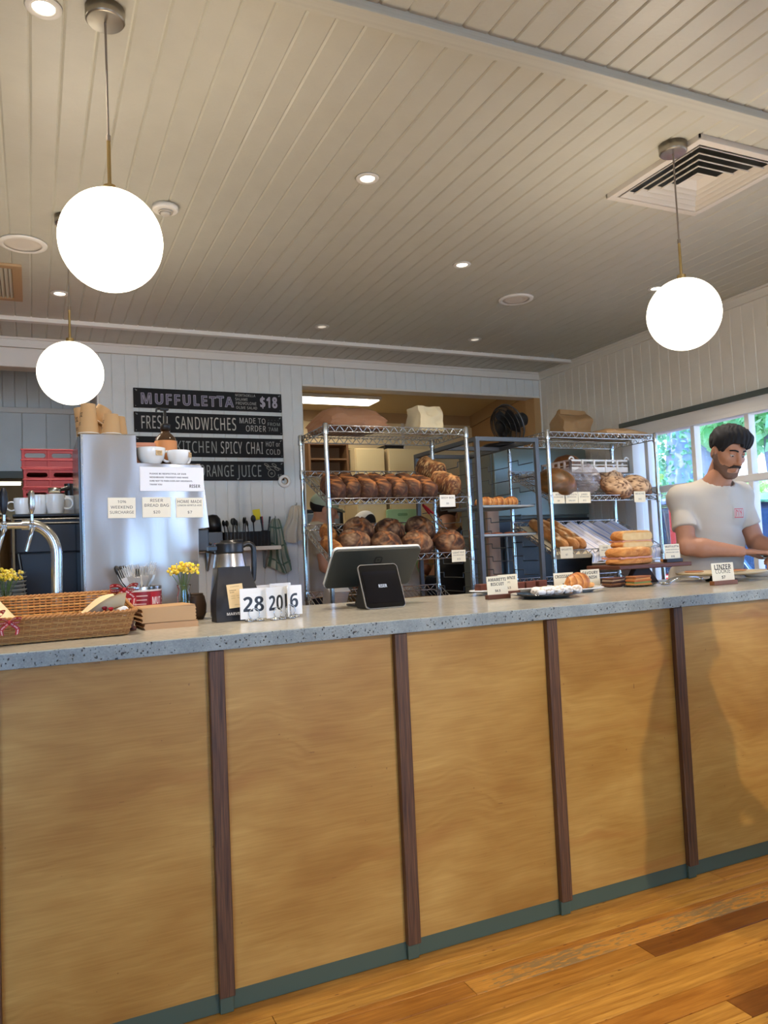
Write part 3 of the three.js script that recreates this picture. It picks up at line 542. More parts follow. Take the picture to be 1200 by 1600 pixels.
// ---------- the counter ----------
const TOP = 1.0;
{
  const t = thing('counter', 'long front counter of pale plywood panels with dark timber battens and green kickboard', 'counter');
  obj('carcass', [bb(-1.2, 3.86, 0.002, 0.955, -3.0, -2.16)], std(0x6a5a44, 0.9), t);
  const xs = [-1.217, -0.662, -0.107, 0.448, 1.003, 1.558, 2.113, 2.668, 3.223, 3.86], r = rngOf(5);
  for (let i = 0; i + 1 < xs.length; i++) obj('panel', [muv(bb(xs[i] + 0.004, xs[i + 1] - 0.004, 0.052, 0.958, -2.15, -2.13), [0.1, 0.55, 0.9, 0.33, 1.21, 0.02, 0.72, 0.4, 1.1][i], [0.2, 0.5, 0.05, 0.36, 0.61, 0.83, 0.15, 0.42, 0.7][i])], M.ply, t);
  for (let i = 1; i + 1 < xs.length; i++) {
    obj('batten', [muv(bx(0.042, 0.912, 0.022, xs[i], 0.502, -2.12, 0.003), r(), r())], M.post, t);
    obj('batten_foot', [bx(0.036, 0.046, 0.012, xs[i], 0.024, -2.127, 0.002)], M.kick, t);
  }
  obj('kickboard', [bb(-1.217, 3.86, 0.001, 0.051, -2.16, -2.133)], M.kick, t);
  const w = thing('worktop', 'thick grey concrete worktop running the whole length of the counter', 'worktop');
  obj('top', [muv(bb(-1.3, 3.88, 0.96, TOP, -3.07, -2.1)), muv(bb(-1.3, 0.612, 0.96, TOP, -3.75, -3.07))], M.slabTop, w);
  obj('front_edge', [muv(bb(-1.3, 3.88, 0.96, TOP - 0.0006, -2.101, -2.094, 0.0022))], M.slabEdge, w);
  const b = thing('back_bench', 'dark bench under the coffee machines behind the counter', 'bench');
  obj('carcass', [bb(-1.2, 0.6, 0.06, 0.957, -3.7, -3.02)], M.blackMatt, b); obj('plinth', [bb(-1.15, 0.57, 0.001, 0.06, -3.65, -3.05)], M.black, b);
}

// ---------- lettering ----------
// a chalk or print texture: lines of [text, x, y, height, width or 0, font weight and family, colour]
function lettering(w, h, bg, lines, after) {
  return ctex(w, h, (g) => {
    g.textBaseline = 'middle';
    for (const [s, x, y, size, wide, font = 'bold', col = '#2b2926', align = 'center'] of lines) {
      g.save(); g.font = `${font} ${size}px sans-serif`; g.fillStyle = col; g.textAlign = align;
      const m = g.measureText(s).width; g.translate(x, y); if (wide) g.scale(wide / m, 1); g.fillText(s, 0, 0); g.restore();
    }
    if (after) after(g, w, h);
  }, bg);
}
// a thin upright sheet with print on its front; centre of its lower edge at the origin, facing +z
function printed(parent, name, w, h, tex, rough = 0.8, th = 0.0016, edge = M.card) {
  const m = obj(name, [bx(w, h, th, 0, h / 2, -th / 2)], edge, parent), p = new THREE.PlaneGeometry(w * 0.999, h * 0.999); p.translate(0, h / 2, 0.0003);
  obj('print', [p], std(0xffffff, rough, { map: tex }), m);
  return m;
}
const CARD = '#e9dfc2';
function priceCard(label, pos, turn, w, h, lines, opt = {}) {
  const t = thing('price_card', label, 'price card', pos, turn, opt.group), bh = opt.block ? 0.018 : 0;
  const tex = lettering(256, Math.round(256 * h / w), opt.bg ?? CARD, lines.map(([s, y, size, wide, f, c]) => [s, 128, y * 256 * h / w, size, wide ?? 0, f ?? 'normal', c]));
  if (opt.block) obj('block', [muv(bx(w * 1.08, bh, 0.026, 0, bh / 2, -0.002, 0.002))], opt.block, t);
  const c = printed(t, 'card', w, h, tex); c.position.y = bh - (bh ? 0.004 : 0); c.rotation.x = opt.lean ?? -0.06;
  return t;
}

// ---------- left end of the counter: basket, napkins, cutlery, flowers ----------
{
  const t = thing('wicker_basket', 'long low woven wicker basket lined with cream cloth', 'basket', [-0.062, TOP, -2.47], deg(5));
  const L = 0.6, D = 0.32, mat = std(0xa5713c, 0.6), mat2 = std(0xba8a4e, 0.6), R = 0.04;
  // closed outline of a rounded rectangle, s in 0..1
  const outline = (s, f) => { const w = L / 2 + f, d = D / 2 + f, P = [[w, d], [w, -d], [-w, -d], [-w, d]], per = 2 * (w + d) * 2, q = s * per; let l = q; for (let i = 0; i < 4; i++) { const a = P[(i + 3) % 4], b = P[i], e = Math.hypot(b[0] - a[0], b[1] - a[1]); if (l <= e) { const k = l / e; let x = lerp(a[0], b[0], k), z = lerp(a[1], b[1], k); const cx = clamp(x, -w + R, w - R), cz = clamp(z, -d + R, d - R), m = Math.hypot(x - cx, z - cz); if (Math.abs(x) > w - R && Math.abs(z) > d - R && m > 0) { x = cx + (x - cx) / m * R; z = cz + (z - cz) / m * R; } return [x, z]; } l -= e; } return P[3]; };
  const hgt = (z) => lerp(0.066, 0.112, sstep(D / 2, -D / 2, z));
  const rows = 13, N = 300, K = 58;
  for (let i = 0; i < rows; i++) {
    const pts = []; for (let k = 0; k < N; k++) { const s = k / N, f = 0.018 * i / rows, [x, z] = outline(s, f + 0.0024 * Math.sin(s * K * 6.283 + i * Math.PI)); pts.push([x, 0.004 + (i + 0.3) / rows * hgt(z), z]); }
    obj('strand', [tube(pts, 0.0034, N, 5, true)], i % 3 ? mat : mat2, t);
  }
  obj('stakes', Array.from({ length: K * 2 }, (_, k) => { const s = k / (K * 2), [a, b] = outline(s, 0), [c, d] = outline(s, 0.018); return rod([a, 0.002, b], [c, hgt(d), d], 0.002, 5); }), mat2, t);
  for (const ph of [0, Math.PI]) { const pts = []; for (let k = 0; k < 400; k++) { const s = k / 400, [x, z] = outline(s, 0.02 + 0.003 * Math.cos(s * 500 + ph)); pts.push([x, hgt(z) + 0.004 + 0.003 * Math.sin(s * 500 + ph), z]); } obj('rim', [tube(pts, 0.0042, 400, 5, true)], mat, t); }
  obj('base', [bx(L - 0.01, 0.006, D - 0.01, 0, 0.005, 0, 0.002)], mat, t);
  const cl = thing('cloth_liner', 'cream cotton cloth lining the wicker basket', 'cloth', [-0.062, TOP, -2.47], deg(5));
  const g = new THREE.PlaneGeometry(L + 0.01, D + 0.01, 60, 36); g.rotateX(-Math.PI / 2); const p = g.attributes.position;
  for (let i = 0; i < p.count; i++) {
    const x = p.getX(i) / (L / 2), z = p.getZ(i) / (D / 2), e = Math.max(Math.abs(x), 0), back = sstep(0.2, -1, z);
    let y = 0.016 + 0.07 * sstep(0.45, 1, e) * (0.75 + 0.3 * back) + 0.045 * sstep(0.6, 1.0, z) * (0.45 + 0.55 * sstep(0.2, 0.9, Math.abs(x))) + 0.012 * n3(x * 5, z * 4, 2, 3);
    y += 0.105 * sstep(0.24, -0.2, x) * sstep(0.95, 0.2, z) * (0.8 + 0.4 * n3(x * 4 + 9, z * 3 + 9, 1, 6));
    if (x > 0.55) y += 0.03 * sstep(0.55, 0.9, x) * sstep(0.9, 0.2, Math.abs(z + 0.1));
    p.setY(i, y); p.setX(i, p.getX(i) * 0.97); p.setZ(i, p.getZ(i) * 0.95);
  }
  g.computeVertexNormals(); obj('cloth', [g], std(0xe3cfa4, 0.95, { side: THREE.DoubleSide }), cl);
  const printRed = ctex(256, 64, (c) => { c.fillStyle = '#f2e6e0'; c.font = 'bold 26px sans-serif'; for (let i = 0; i < 3; i++) { c.fillText('RISER', 8 + i * 88, 40); } }, '#a3131f');
  const rmat = std(0xffffff, 0.55, { map: printRed, side: THREE.DoubleSide });
  const strip = (pts, w, up) => { const c = new THREE.CatmullRomCurve3(pts.map((q) => V(...q))), n = 18, pos = [], uv = [], ix = [], U = V(...up).normalize(); for (let i = 0; i <= n; i++) { const a = c.getPoint(i / n), tw = U.clone().multiplyScalar(w / 2); pos.push(a.x - tw.x, a.y - tw.y, a.z - tw.z, a.x + tw.x, a.y + tw.y, a.z + tw.z); uv.push(i / n, 0, i / n, 1); if (i < n) ix.push(i * 2, i * 2 + 1, i * 2 + 2, i * 2 + 1, i * 2 + 3, i * 2 + 2); } const q = new THREE.BufferGeometry(); q.setAttribute('position', new THREE.Float32BufferAttribute(pos, 3)); q.setAttribute('uv', new THREE.Float32BufferAttribute(uv, 2)); q.setIndex(ix); q.computeVertexNormals(); return q; };
  function bow(label, pos, turn, s = 1) {
    const b = thing('ribbon_bow', label, 'ribbon', pos, turn, 'printed red ribbons tied round the basket');
    for (const k of [-1, 1]) {
      obj('loop', [strip([[0, 0, 0.004], [k * 0.016 * s, 0.012 * s, 0.012], [k * 0.036 * s, 0.010 * s, 0.004], [k * 0.03 * s, -0.002, -0.004], [0, 0, 0]], 0.014 * s, [0.2 * k, 0.6, 0.7])], rmat, b);
      obj('tail', [strip([[0, 0, 0.003], [k * 0.012 * s, -0.01 * s, 0.01], [k * 0.024 * s, -0.022 * s, 0.012], [k * 0.022 * s, -0.04 * s, 0.014]], 0.014 * s, [0.9, 0.35 * k, 0.3])], rmat, b);
    }
    obj('knot', [ball(0.007 * s, 0, 0, 0.004, 10, 8)], M.red, b);
  }
  bow('red printed ribbon bow on the front rim at the left edge', [-0.06, 1.064, -2.268], 0.1, 0.8);
  bow('red printed ribbon bow lying inside the left end of the basket', [-0.105, 1.078, -2.32], 0.6);
  bow('red printed ribbon tied to the back right corner of the basket', [0.262, 1.122, -2.6], 0.2, 1.2);
  bow('red printed ribbon hanging down the inner back wall of the basket', [0.22, 1.1, -2.6], 1.0, 0.9);
  for (const [x, y, z, l] of [[0.185, 1.062, -2.36, 'left'], [0.2, 1.06, -2.34, 'right']]) { const k = thing('wrapped_sweet', l + '-hand one of two round red foil sweets at the right end of the basket', 'sweet', [x, y, z], 0, 'red foil sweets'); obj('foil', [ball(0.0115, 0, 0, 0, 14, 10)], phy(0xa8101e, 0.25, { metalness: 0.5 }), k); obj('twist', [T(lathe([[0.002, 0], [0.008, 0.012], [0.006, 0.013], [0.001, 0.002]], 10), 0, 0.009, 0, 0.5)], M.red, k); }
  const nb = thing('rolled_napkin', 'white rolled napkin tucked in the right end of the basket', 'napkin', [0.222, 1.062, -2.37], 0.3); obj('roll', [T(lathe([[0, -0.05], [0.012, -0.05], [0.015, -0.045], [0.015, 0.045], [0.012, 0.05], [0.009, 0.047], [0.006, 0.05], [0, 0.048]], 18), 0, 0, 0, 1.4)], M.whiteMatt, nb); obj('band', [T(lathe([[0.0152, -0.008], [0.0158, -0.007], [0.0158, 0.007], [0.0152, 0.008]], 18), 0, 0, 0, 1.4)], M.white, nb);
}
{
  const side = (h, n, s) => { const p = []; for (let i = 0; i <= n; i++) { p.push([0.081 + (i % 2 ? 0.0012 : 0) + 0.0016 * Math.sin(i * 1.7 + s), h * i / n]); } for (let i = n; i >= 0; i--) p.push([-0.081 - (i % 2 ? 0.0012 : 0) + 0.002 * Math.sin(i * 1.3 + s), h * i / n]); return p; };
  const stack = (label, y, h, n, s, dx) => { const t = thing('napkin_stack', label, 'napkins', [0.374 + dx, y, -2.62], deg(3)); const g = ext(side(h, n, s), 0.165); obj('napkins', [g], s > 2 ? M.kraft : std(0xb9926a, 0.9), t); obj('fold', [T(bx(0.16, 0.0016, 0.16), 0, h + 0.001, 0.083, 0, 0.01, 0.012)], M.kraft, t); return t; };
  stack('lower bundle of brown paper napkins beside the wicker basket', TOP, 0.018, 6, 1, 0.004);
  stack('tall upper bundle of brown paper napkins, on top of the lower bundle', TOP + 0.021, 0.045, 16, 4, -0.002);
  const h = thing('napkin_holder', 'dark wooden napkin holder standing left of the brown napkins', 'napkin holder', [0.27, TOP, -2.56]);
  obj('side', [muv(bx(0.014, 0.07, 0.17, 0.0, 0.036, 0.0, 0.003))], M.blockWood, h); obj('foot', [muv(bx(0.03, 0.012, 0.17, 0.0, 0.006, 0.0, 0.003))], M.blockWood, h);
  const c = thing('brown_jar', 'round dark brown pottery jar behind the napkins, right of the flower jar', 'jar', [0.512, TOP, -2.75]);
  obj('body', [lathe([[0, 0], [0.03, 0], [0.04, 0.02], [0.042, 0.05], [0.036, 0.08], [0.03, 0.088], [0.027, 0.086], [0.033, 0.06], [0, 0.05]], 28)], std(0x4a3420, 0.45), c); obj('rim', [T(new THREE.TorusGeometry(0.029, 0.003, 8, 28), 0, 0.088, 0, Math.PI / 2)], std(0x5e452c, 0.5), c);
  // tomato tin with cutlery
  const tinTex = ctex(1024, 128, (g) => { g.fillStyle = '#8e1320'; g.fillRect(0, 8, 1024, 112); for (let k = 0; k < 4; k++) { const x = k * 256; g.fillStyle = '#b32430'; g.fillRect(x + 150, 12, 100, 104); g.fillStyle = '#f3e9e4'; g.font = 'bold 46px sans-serif'; g.fillText('MUTTI', x + 158, 66); g.fillStyle = '#d98a2e'; g.fillRect(x + 190, 84, 34, 14); g.fillStyle = '#d9b9b4'; for (let i = 0; i < 5; i++) g.fillRect(x + 16, 24 + i * 18, 110 - i * 6, 5); } }, '#d8d2cc');
  const tin = thing('tomato_tin', 'red printed tomato tin holding forks and knives', 'tin', [0.342, TOP, -2.86], deg(60));
  obj('can', [lathe([[0, 0.001], [0.074, 0.001], [0.077, 0.004], [0.075, 0.008], [0.075, 0.118], [0.077, 0.122], [0.074, 0.124], [0.0725, 0.12], [0.0725, 0.01], [0, 0.01]], 48)], M.chrome, tin);
  const lab = new THREE.CylinderGeometry(0.0757, 0.0757, 0.1, 64, 1, true); obj('label', [lab.translate(0, 0.062, 0)], std(0xffffff, 0.4, { map: tinTex }), tin);
  function fork() {
    const t = new THREE.Group(), p = [];
    const sm = std(0xdcdcd8, 0.3, { metalness: 0.55 }), neck = ext([[-0.003, 0], [-0.0065, -0.1], [0.0065, -0.1], [0.003, 0]], 0.0018, 0.0004);
    p.push(neck, ext([[-0.003, 0], [-0.011, 0.024], [-0.011, 0.034], [0.011, 0.034], [0.011, 0.024], [0.003, 0]], 0.0016, 0.0004));
    obj('handle', [neck.clone()], sm, t); obj('head', [ext([[-0.003, -0.002], [-0.011, 0.024], [-0.0115, 0.036], [0.0115, 0.036], [0.011, 0.024], [0.003, -0.002]], 0.0016, 0.0004)], sm, t);
    for (let k = 0; k < 4; k++) obj('tine', [rod([-0.0098 + k * 0.0065, 0.034, 0.001], [-0.0102 + k * 0.0068, 0.068, 0.003], 0.0017, 5, 0.0011)], sm, t);
    return t;
  }
  const f0 = fork(), r = rngOf(21);
  f0.name = 'fork';
  tag(f0, 'steel fork standing tines up in the red tomato tin', 'fork', 'forks in the tomato tin');
  for (let i = 0; i < 13; i++) {
    const a = i / 13 * 6.283 + 0.3, k = 0.6 + 0.4 * r(), f = i ? copy(f0, f0.userData.label, [0, 0, 0]) : (scene.add(f0), f0.name = numbered('fork'), f0);
    f.rotation.order = 'YXZ'; f.position.set(0.342 + Math.cos(a) * 0.045 * k, TOP + 0.118 + 0.026 * r(), -2.86 + Math.sin(a) * 0.045 * k); f.rotation.set(Math.sin(a) * 0.34 * k, r() * 1.2 - 0.6, -Math.cos(a) * 0.42 * k);
  }
  const kn = thing('dessert_spoon', 'black-handled spoon standing handle up in the red tomato tin', 'spoon', [0, 0, 0], 0, 'black spoons in the tomato tin');
  obj('handle', [lathe([[0, 0.07], [0.007, 0.064], [0.009, 0.05], [0.006, 0.0], [0.004, -0.02], [0, -0.02]], 12)], M.black, kn); obj('bowl', [T(ball(0.012, 0, -0.07, 0, 12, 8), 0, 0, 0)], M.chrome, kn);
  for (let i = 0; i < 8; i++) { const a = 2.2 + i * 0.42, f = i ? copy(kn, kn.userData.label, [0, 0, 0]) : kn; f.rotation.order = 'YXZ'; f.position.set(0.342 + Math.cos(a) * 0.05, TOP + 0.118 + 0.02 * r(), -2.86 - Math.abs(Math.sin(a)) * 0.04); f.rotation.set(-0.22 * Math.abs(Math.sin(a)), 0, -Math.cos(a) * 0.45); }
  // flowers
  const bloom = (parent, n, R, y0, yr, seed, col) => { const m = new THREE.InstancedMesh(new THREE.IcosahedronGeometry(0.0042, 0), std(col, 0.7), n), q = new THREE.Object3D(), rr = rngOf(seed), c = new THREE.Color(); for (let i = 0; i < n; i++) { const a = rr() * 6.283, k = Math.sqrt(rr()) * R; q.position.set(Math.cos(a) * k, y0 + yr * rr() + 0.012 * (1 - k / R), Math.sin(a) * k * 0.8); q.rotation.set(rr() * 3, rr() * 3, 0); q.scale.setScalar(0.6 + rr() * 0.9); q.updateMatrix(); m.setMatrixAt(i, q.matrix); m.setColorAt(i, c.setHSL(0.105 + 0.03 * rr(), 0.9, 0.42 + 0.16 * rr())); } m.name = 'blooms'; m.userData.kind = 'stuff'; m.castShadow = true; parent.add(m); };
  function vase(label, label2, x, z, h, seed, base) {
    const t = thing('flower_jar', label, 'jar', [x, base, z]);
    obj('glass', [lathe([[0, 0.001], [0.021, 0.001], [0.0235, 0.006], [0.0235, h * 0.72], [0.017, h * 0.86], [0.023, h * 0.97], [0.024, h], [0.022, h], [0.0155, h * 0.86], [0.0218, h * 0.7], [0.0218, 0.006], [0, 0.005]], 32)], M.clearJar, t);
    obj('water', [lathe([[0, 0.006], [0.0205, 0.0065], [0.0205, h * 0.55], [0, h * 0.55]], 24)], phy(0xeaf3ea, 0.02, { transmission: 1, thickness: 0.02, ior: 1.33 }), t);
    const f = thing('flower_bunch', label2, 'flowers', [x, base + 0.012, z]), rr = rngOf(seed), st = [];
    for (let i = 0; i < 16; i++) { const a = rr() * 6.283, k = 0.012 + 0.036 * rr(); st.push(rods([[Math.cos(a) * 0.008, 0.0, Math.sin(a) * 0.008], [Math.cos(a) * 0.009, h * 0.82, Math.sin(a) * 0.009], [Math.cos(a) * k, h + 0.035, Math.sin(a) * k * 0.8]], 0.0011, 5)); }
    obj('stems', st, std(0x4d6a2c, 0.7), f); bloom(f, 150, 0.052, h + 0.024, 0.03, seed, 0xffffff);
    return f;
  }
  vase('clear glass jar of yellow flowers right of the red tin', 'bunch of small yellow flowers in the jar right of the red tin', 0.468, -2.69, 0.125, 5, TOP);
  vase('small clear jar of flowers at the left edge in front of the stacked saucers', 'small bunch of yellow-green flowers at the left edge beside the beer tap', -0.083, -2.82, 0.13, 9, TOP);
}

// ---------- coffee: carafe, bag, table numbers, screens ----------
{
  const t = thing('coffee_carafe', 'black and steel thermal carafe with a long black handle', 'carafe', [0.634, TOP, -2.72]);
  obj('body', [lathe([[0, 0.002], [0.066, 0.002], [0.071, 0.008], [0.071, 0.06], [0.064, 0.13], [0.058, 0.176], [0, 0.178]], 44)], phy(0x8f9092, 0.3, { metalness: 1 }), t);
  obj('steel_band', [lathe([[0.0575, 0.175], [0.0585, 0.178], [0.0505, 0.223], [0.049, 0.226], [0, 0.226]], 44)], phy(0xc9c6c0, 0.26, { metalness: 1 }), t);
  const lid = obj('lid', [lathe([[0, 0.225], [0.0495, 0.225], [0.0515, 0.23], [0.05, 0.258], [0.046, 0.264], [0.03, 0.266], [0.03, 0.272], [0, 0.273]], 40), T(ext([[-0.02, 0], [0.02, 0], [0.012, 0.03], [-0.012, 0.03]], 0.012, 0.003), -0.046, 0.25, 0, Math.PI / 2, -Math.PI / 2, 0)], M.black, t);
  obj('thumb_lever', [bx(0.04, 0.008, 0.018, 0.03, 0.27, 0, 0.003), ball(0.006, -0.065, 0.262, 0)], M.blackMatt, lid);
  obj('handle', [tube([[0.046, 0.25, 0], [0.07, 0.258, 0], [0.086, 0.248, 0], [0.089, 0.21, 0], [0.087, 0.16, 0], [0.084, 0.128, 0]], 0.0095, 32, 10), ball(0.0095, 0.084, 0.128, 0, 10, 8)], M.black, t);
  const bag = thing('coffee_bag', 'matt black coffee bag with a cream label in front of the carafe', 'coffee bag', [0.612, TOP, -2.555], deg(4));
  const g = new THREE.BoxGeometry(0.148, 0.178, 0.062, 14, 18, 6), p = g.attributes.position;
  for (let i = 0; i < p.count; i++) { let x = p.getX(i), y = p.getY(i) + 0.089, z = p.getZ(i); const k = y / 0.178; x *= lerp(1.0, 0.74, sstep(0.35, 1, k)); z *= lerp(1, 0.2, sstep(0.3, 1, k)); if (Math.abs(x) > 0.05) z *= 1 - 0.18 * Math.sin(k * 9); z += 0.004 * n3(x * 50, y * 40, z * 20, 5) - 0.002; p.setXYZ(i, x, y + 0.001, z - 0.006 * k); }
  g.computeVertexNormals(); obj('bag', [g], std(0x17161a, 0.6), bag);
  const lt = lettering(192, 288, '#e3c591', [['COFFEE', 96, 30, 14, 110, 'normal', '#6b5334'], ['ESPRESSO', 66, 74, 20, 84, 'bold', '#6b5334'], ['BLEND', 54, 98, 18, 56, 'bold', '#6b5334'], ['notes', 60, 142, 15, 50, 'normal', '#8b7048'], ['cocoa', 130, 142, 15, 50, 'normal', '#8b7048'], ['toffee', 60, 170, 15, 50, 'normal', '#8b7048'], ['fig', 130, 170, 15, 34, 'normal', '#8b7048'], ['250 g', 96, 252, 16, 60, 'normal', '#8b7048']]);
  const lb = printed(bag, 'paper_label', 0.054, 0.078, lt, 0.8, 0.001); lb.position.set(-0.005, 0.045, 0.034); lb.rotation.set(-0.16, 0, 0.06);
  const nm = lettering(256, 64, '#17161a', [['MARVELL', 128, 34, 48, 236, 'bold', '#cfccc6']]); const np = printed(bag, 'brand_print', 0.066, 0.016, nm, 0.6, 0.0006, M.black); np.position.set(-0.012, 0.018, 0.0335); np.rotation.x = -0.04;
  // table numbers
  const numTex = {}; for (const s of ['28', '20', '15', '16']) numTex[s] = lettering(192, 224, '#eceae4', [[s, 96, 118, 150, s === '28' || s === '20' ? 158 : 140, 'bold', '#121212']]);
  numTex[''] = lettering(16, 16, '#e6e3dc', []);
  function number(s, label, x, z, turn, lift = 0) {
    const t = thing('table_number', label, 'table number', [x, TOP, z], turn);
    const c = printed(t, 'card', 0.088, 0.099, numTex[s], 0.35, 0.003, M.white); c.position.y = 0.008 + lift;
    const loop = []; for (let k = 0; k <= 20; k++) { const a = k / 20 * 6.283 * 1.25; loop.push([Math.cos(a) * 0.0175, 0.024 + 0.0175 * Math.sin(a), 0.006 + 0.0016 * k / 20]); }
    obj('spiral_clip', [tube(loop, 0.0014, 40, 6), rod([0.0, 0.004, 0.006], [0.0, 0.0075, 0.006], 0.0014)], M.chrome, t);
    obj('weight', [lathe([[0, 0], [0.013, 0], [0.0155, 0.003], [0.012, 0.008], [0.004, 0.0105], [0, 0.011]], 20).translate(-0.016, 0, 0.006)], M.chrome, t); obj('weight', [lathe([[0, 0], [0.013, 0], [0.0155, 0.003], [0.012, 0.008], [0.004, 0.0105], [0, 0.011]], 20).translate(0.018, 0, 0.008)], M.chrome, t);
  }
  number('', 'blank-backed white table number, hidden behind the 28 and 20', 0.72, -2.58, -0.1, 0.004);
  number('', 'tallest white table number at the back of the cluster', 0.772, -2.57, 0.35, 0.008);
  number('28', 'white table number 28, first in front of the black coffee bag', 0.65, -2.47, -0.06);
  number('20', 'white table number 20, between the 28 and the edge-on 15', 0.722, -2.46, 0.55);
  number('15', 'white table number 15 turned almost edge-on', 0.772, -2.485, 1.3);
  number('16', 'white table number at the right end of the cluster, ending in a 6', 0.79, -2.53, -0.05);
  // customer display
  const cd = thing('customer_display', 'small black customer screen showing the RISER name, tilted back on a wedge', 'screen', [1.168, TOP, -2.6], deg(4));
  obj('wedge', [T(ext([[0, 0.001], [-0.1, 0.001], [-0.12, 0.012], [-0.064, 0.12], [-0.05, 0.124], [-0.008, 0.006]], 0.12, 0.004), 0.06, 0, 0.012, 0, -Math.PI / 2, 0)], M.black, cd);
  const panel = new THREE.Group(); const scr = lettering(512, 448, '#0a0b12', [['RISER', 262, 214, 62, 128, 'bold', '#dfe6f5']], (g) => { g.fillStyle = '#0d0f1a'; g.fillRect(0, 0, 512, 40); });
  const body = obj('housing', [T(ext(rrect(0.162, 0.168, 0.014, 0, 0.084), 0.009, 0.002, 2), 0, 0, -0.006)], phy(0x08090b, 0.18), cd); body.position.set(0, 0.003, 0.028); body.rotation.x = -0.38;
  obj('screen', [new THREE.PlaneGeometry(0.142, 0.122).translate(0, 0.08, 0.0062)], std(0x0a0a0c, 0.15, { emissive: 0xffffff, emissiveMap: scr, emissiveIntensity: 0.9, map: scr }), body);
  obj('bezel', [T(new THREE.ExtrudeGeometry((() => { const s = rrect(0.166, 0.172, 0.016, 0, 0.084); s.holes.push(rrect(0.161, 0.167, 0.0135, 0, 0.084)); return s; })(), { depth: 0.006, bevelEnabled: false, curveSegments: 12 }), 0, 0, -0.003)], std(0xb6b4ae, 0.35, { metalness: 0.6 }), body);
  // staff screens, seen from behind
  function staffScreen(label, pos, turn) {
    const t = thing('register_screen', label, 'screen', pos, turn), w = 0.365, h = 0.192;
    const b = obj('back_shell', [T(ext(rrect(w, h, 0.016), 0.012, 0.003, 2), 0, 0, -0.006)], std(0x34352f, 0.42), t); b.position.y = 0.15; b.rotation.x = Math.PI / 4 - 0.05;
    obj('edge_band', [T(new THREE.ExtrudeGeometry((() => { const s = rrect(w + 0.006, h + 0.006, 0.018); s.holes.push(rrect(w - 0.001, h - 0.001, 0.016)); return s; })(), { depth: 0.01, bevelEnabled: false, curveSegments: 12 }), 0, 0, -0.012)], std(0xd8d6cf, 0.3), b);
    obj('glass', [bx(w - 0.004, h - 0.004, 0.002, 0, 0, -0.0105)], phy(0x0b0c10, 0.1), b);
    const s = rrect(0.034, 0.034, 0.009); s.holes.push(rrect(0.022, 0.022, 0.005)); const lg = obj('emblem', [T(ext(s, 0.0008), 0.008, 0.044, 0.0092)], M.black, b); obj('emblem_core', [T(ext(rrect(0.011, 0.011, 0.003), 0.0008), 0.008, 0.044, 0.0092)], M.black, lg);
    obj('stand', [T(ext([[-0.05, 0], [0.05, 0], [0.034, 0.12], [-0.034, 0.12]], 0.014, 0.003), 0, 0.002, -0.045, 0.28)], M.black, t);
    obj('foot', [bx(0.16, 0.008, 0.13, 0, 0.005, -0.03, 0.003)], M.black, t);
    return t;
  }
  staffScreen('dark till screen seen from behind with a rounded square emblem, behind the small customer screen', [1.207, TOP, -2.765], deg(1));
  staffScreen('dark tablet till in front of the man at the right edge', [3.66, TOP, -2.9], deg(58));
}

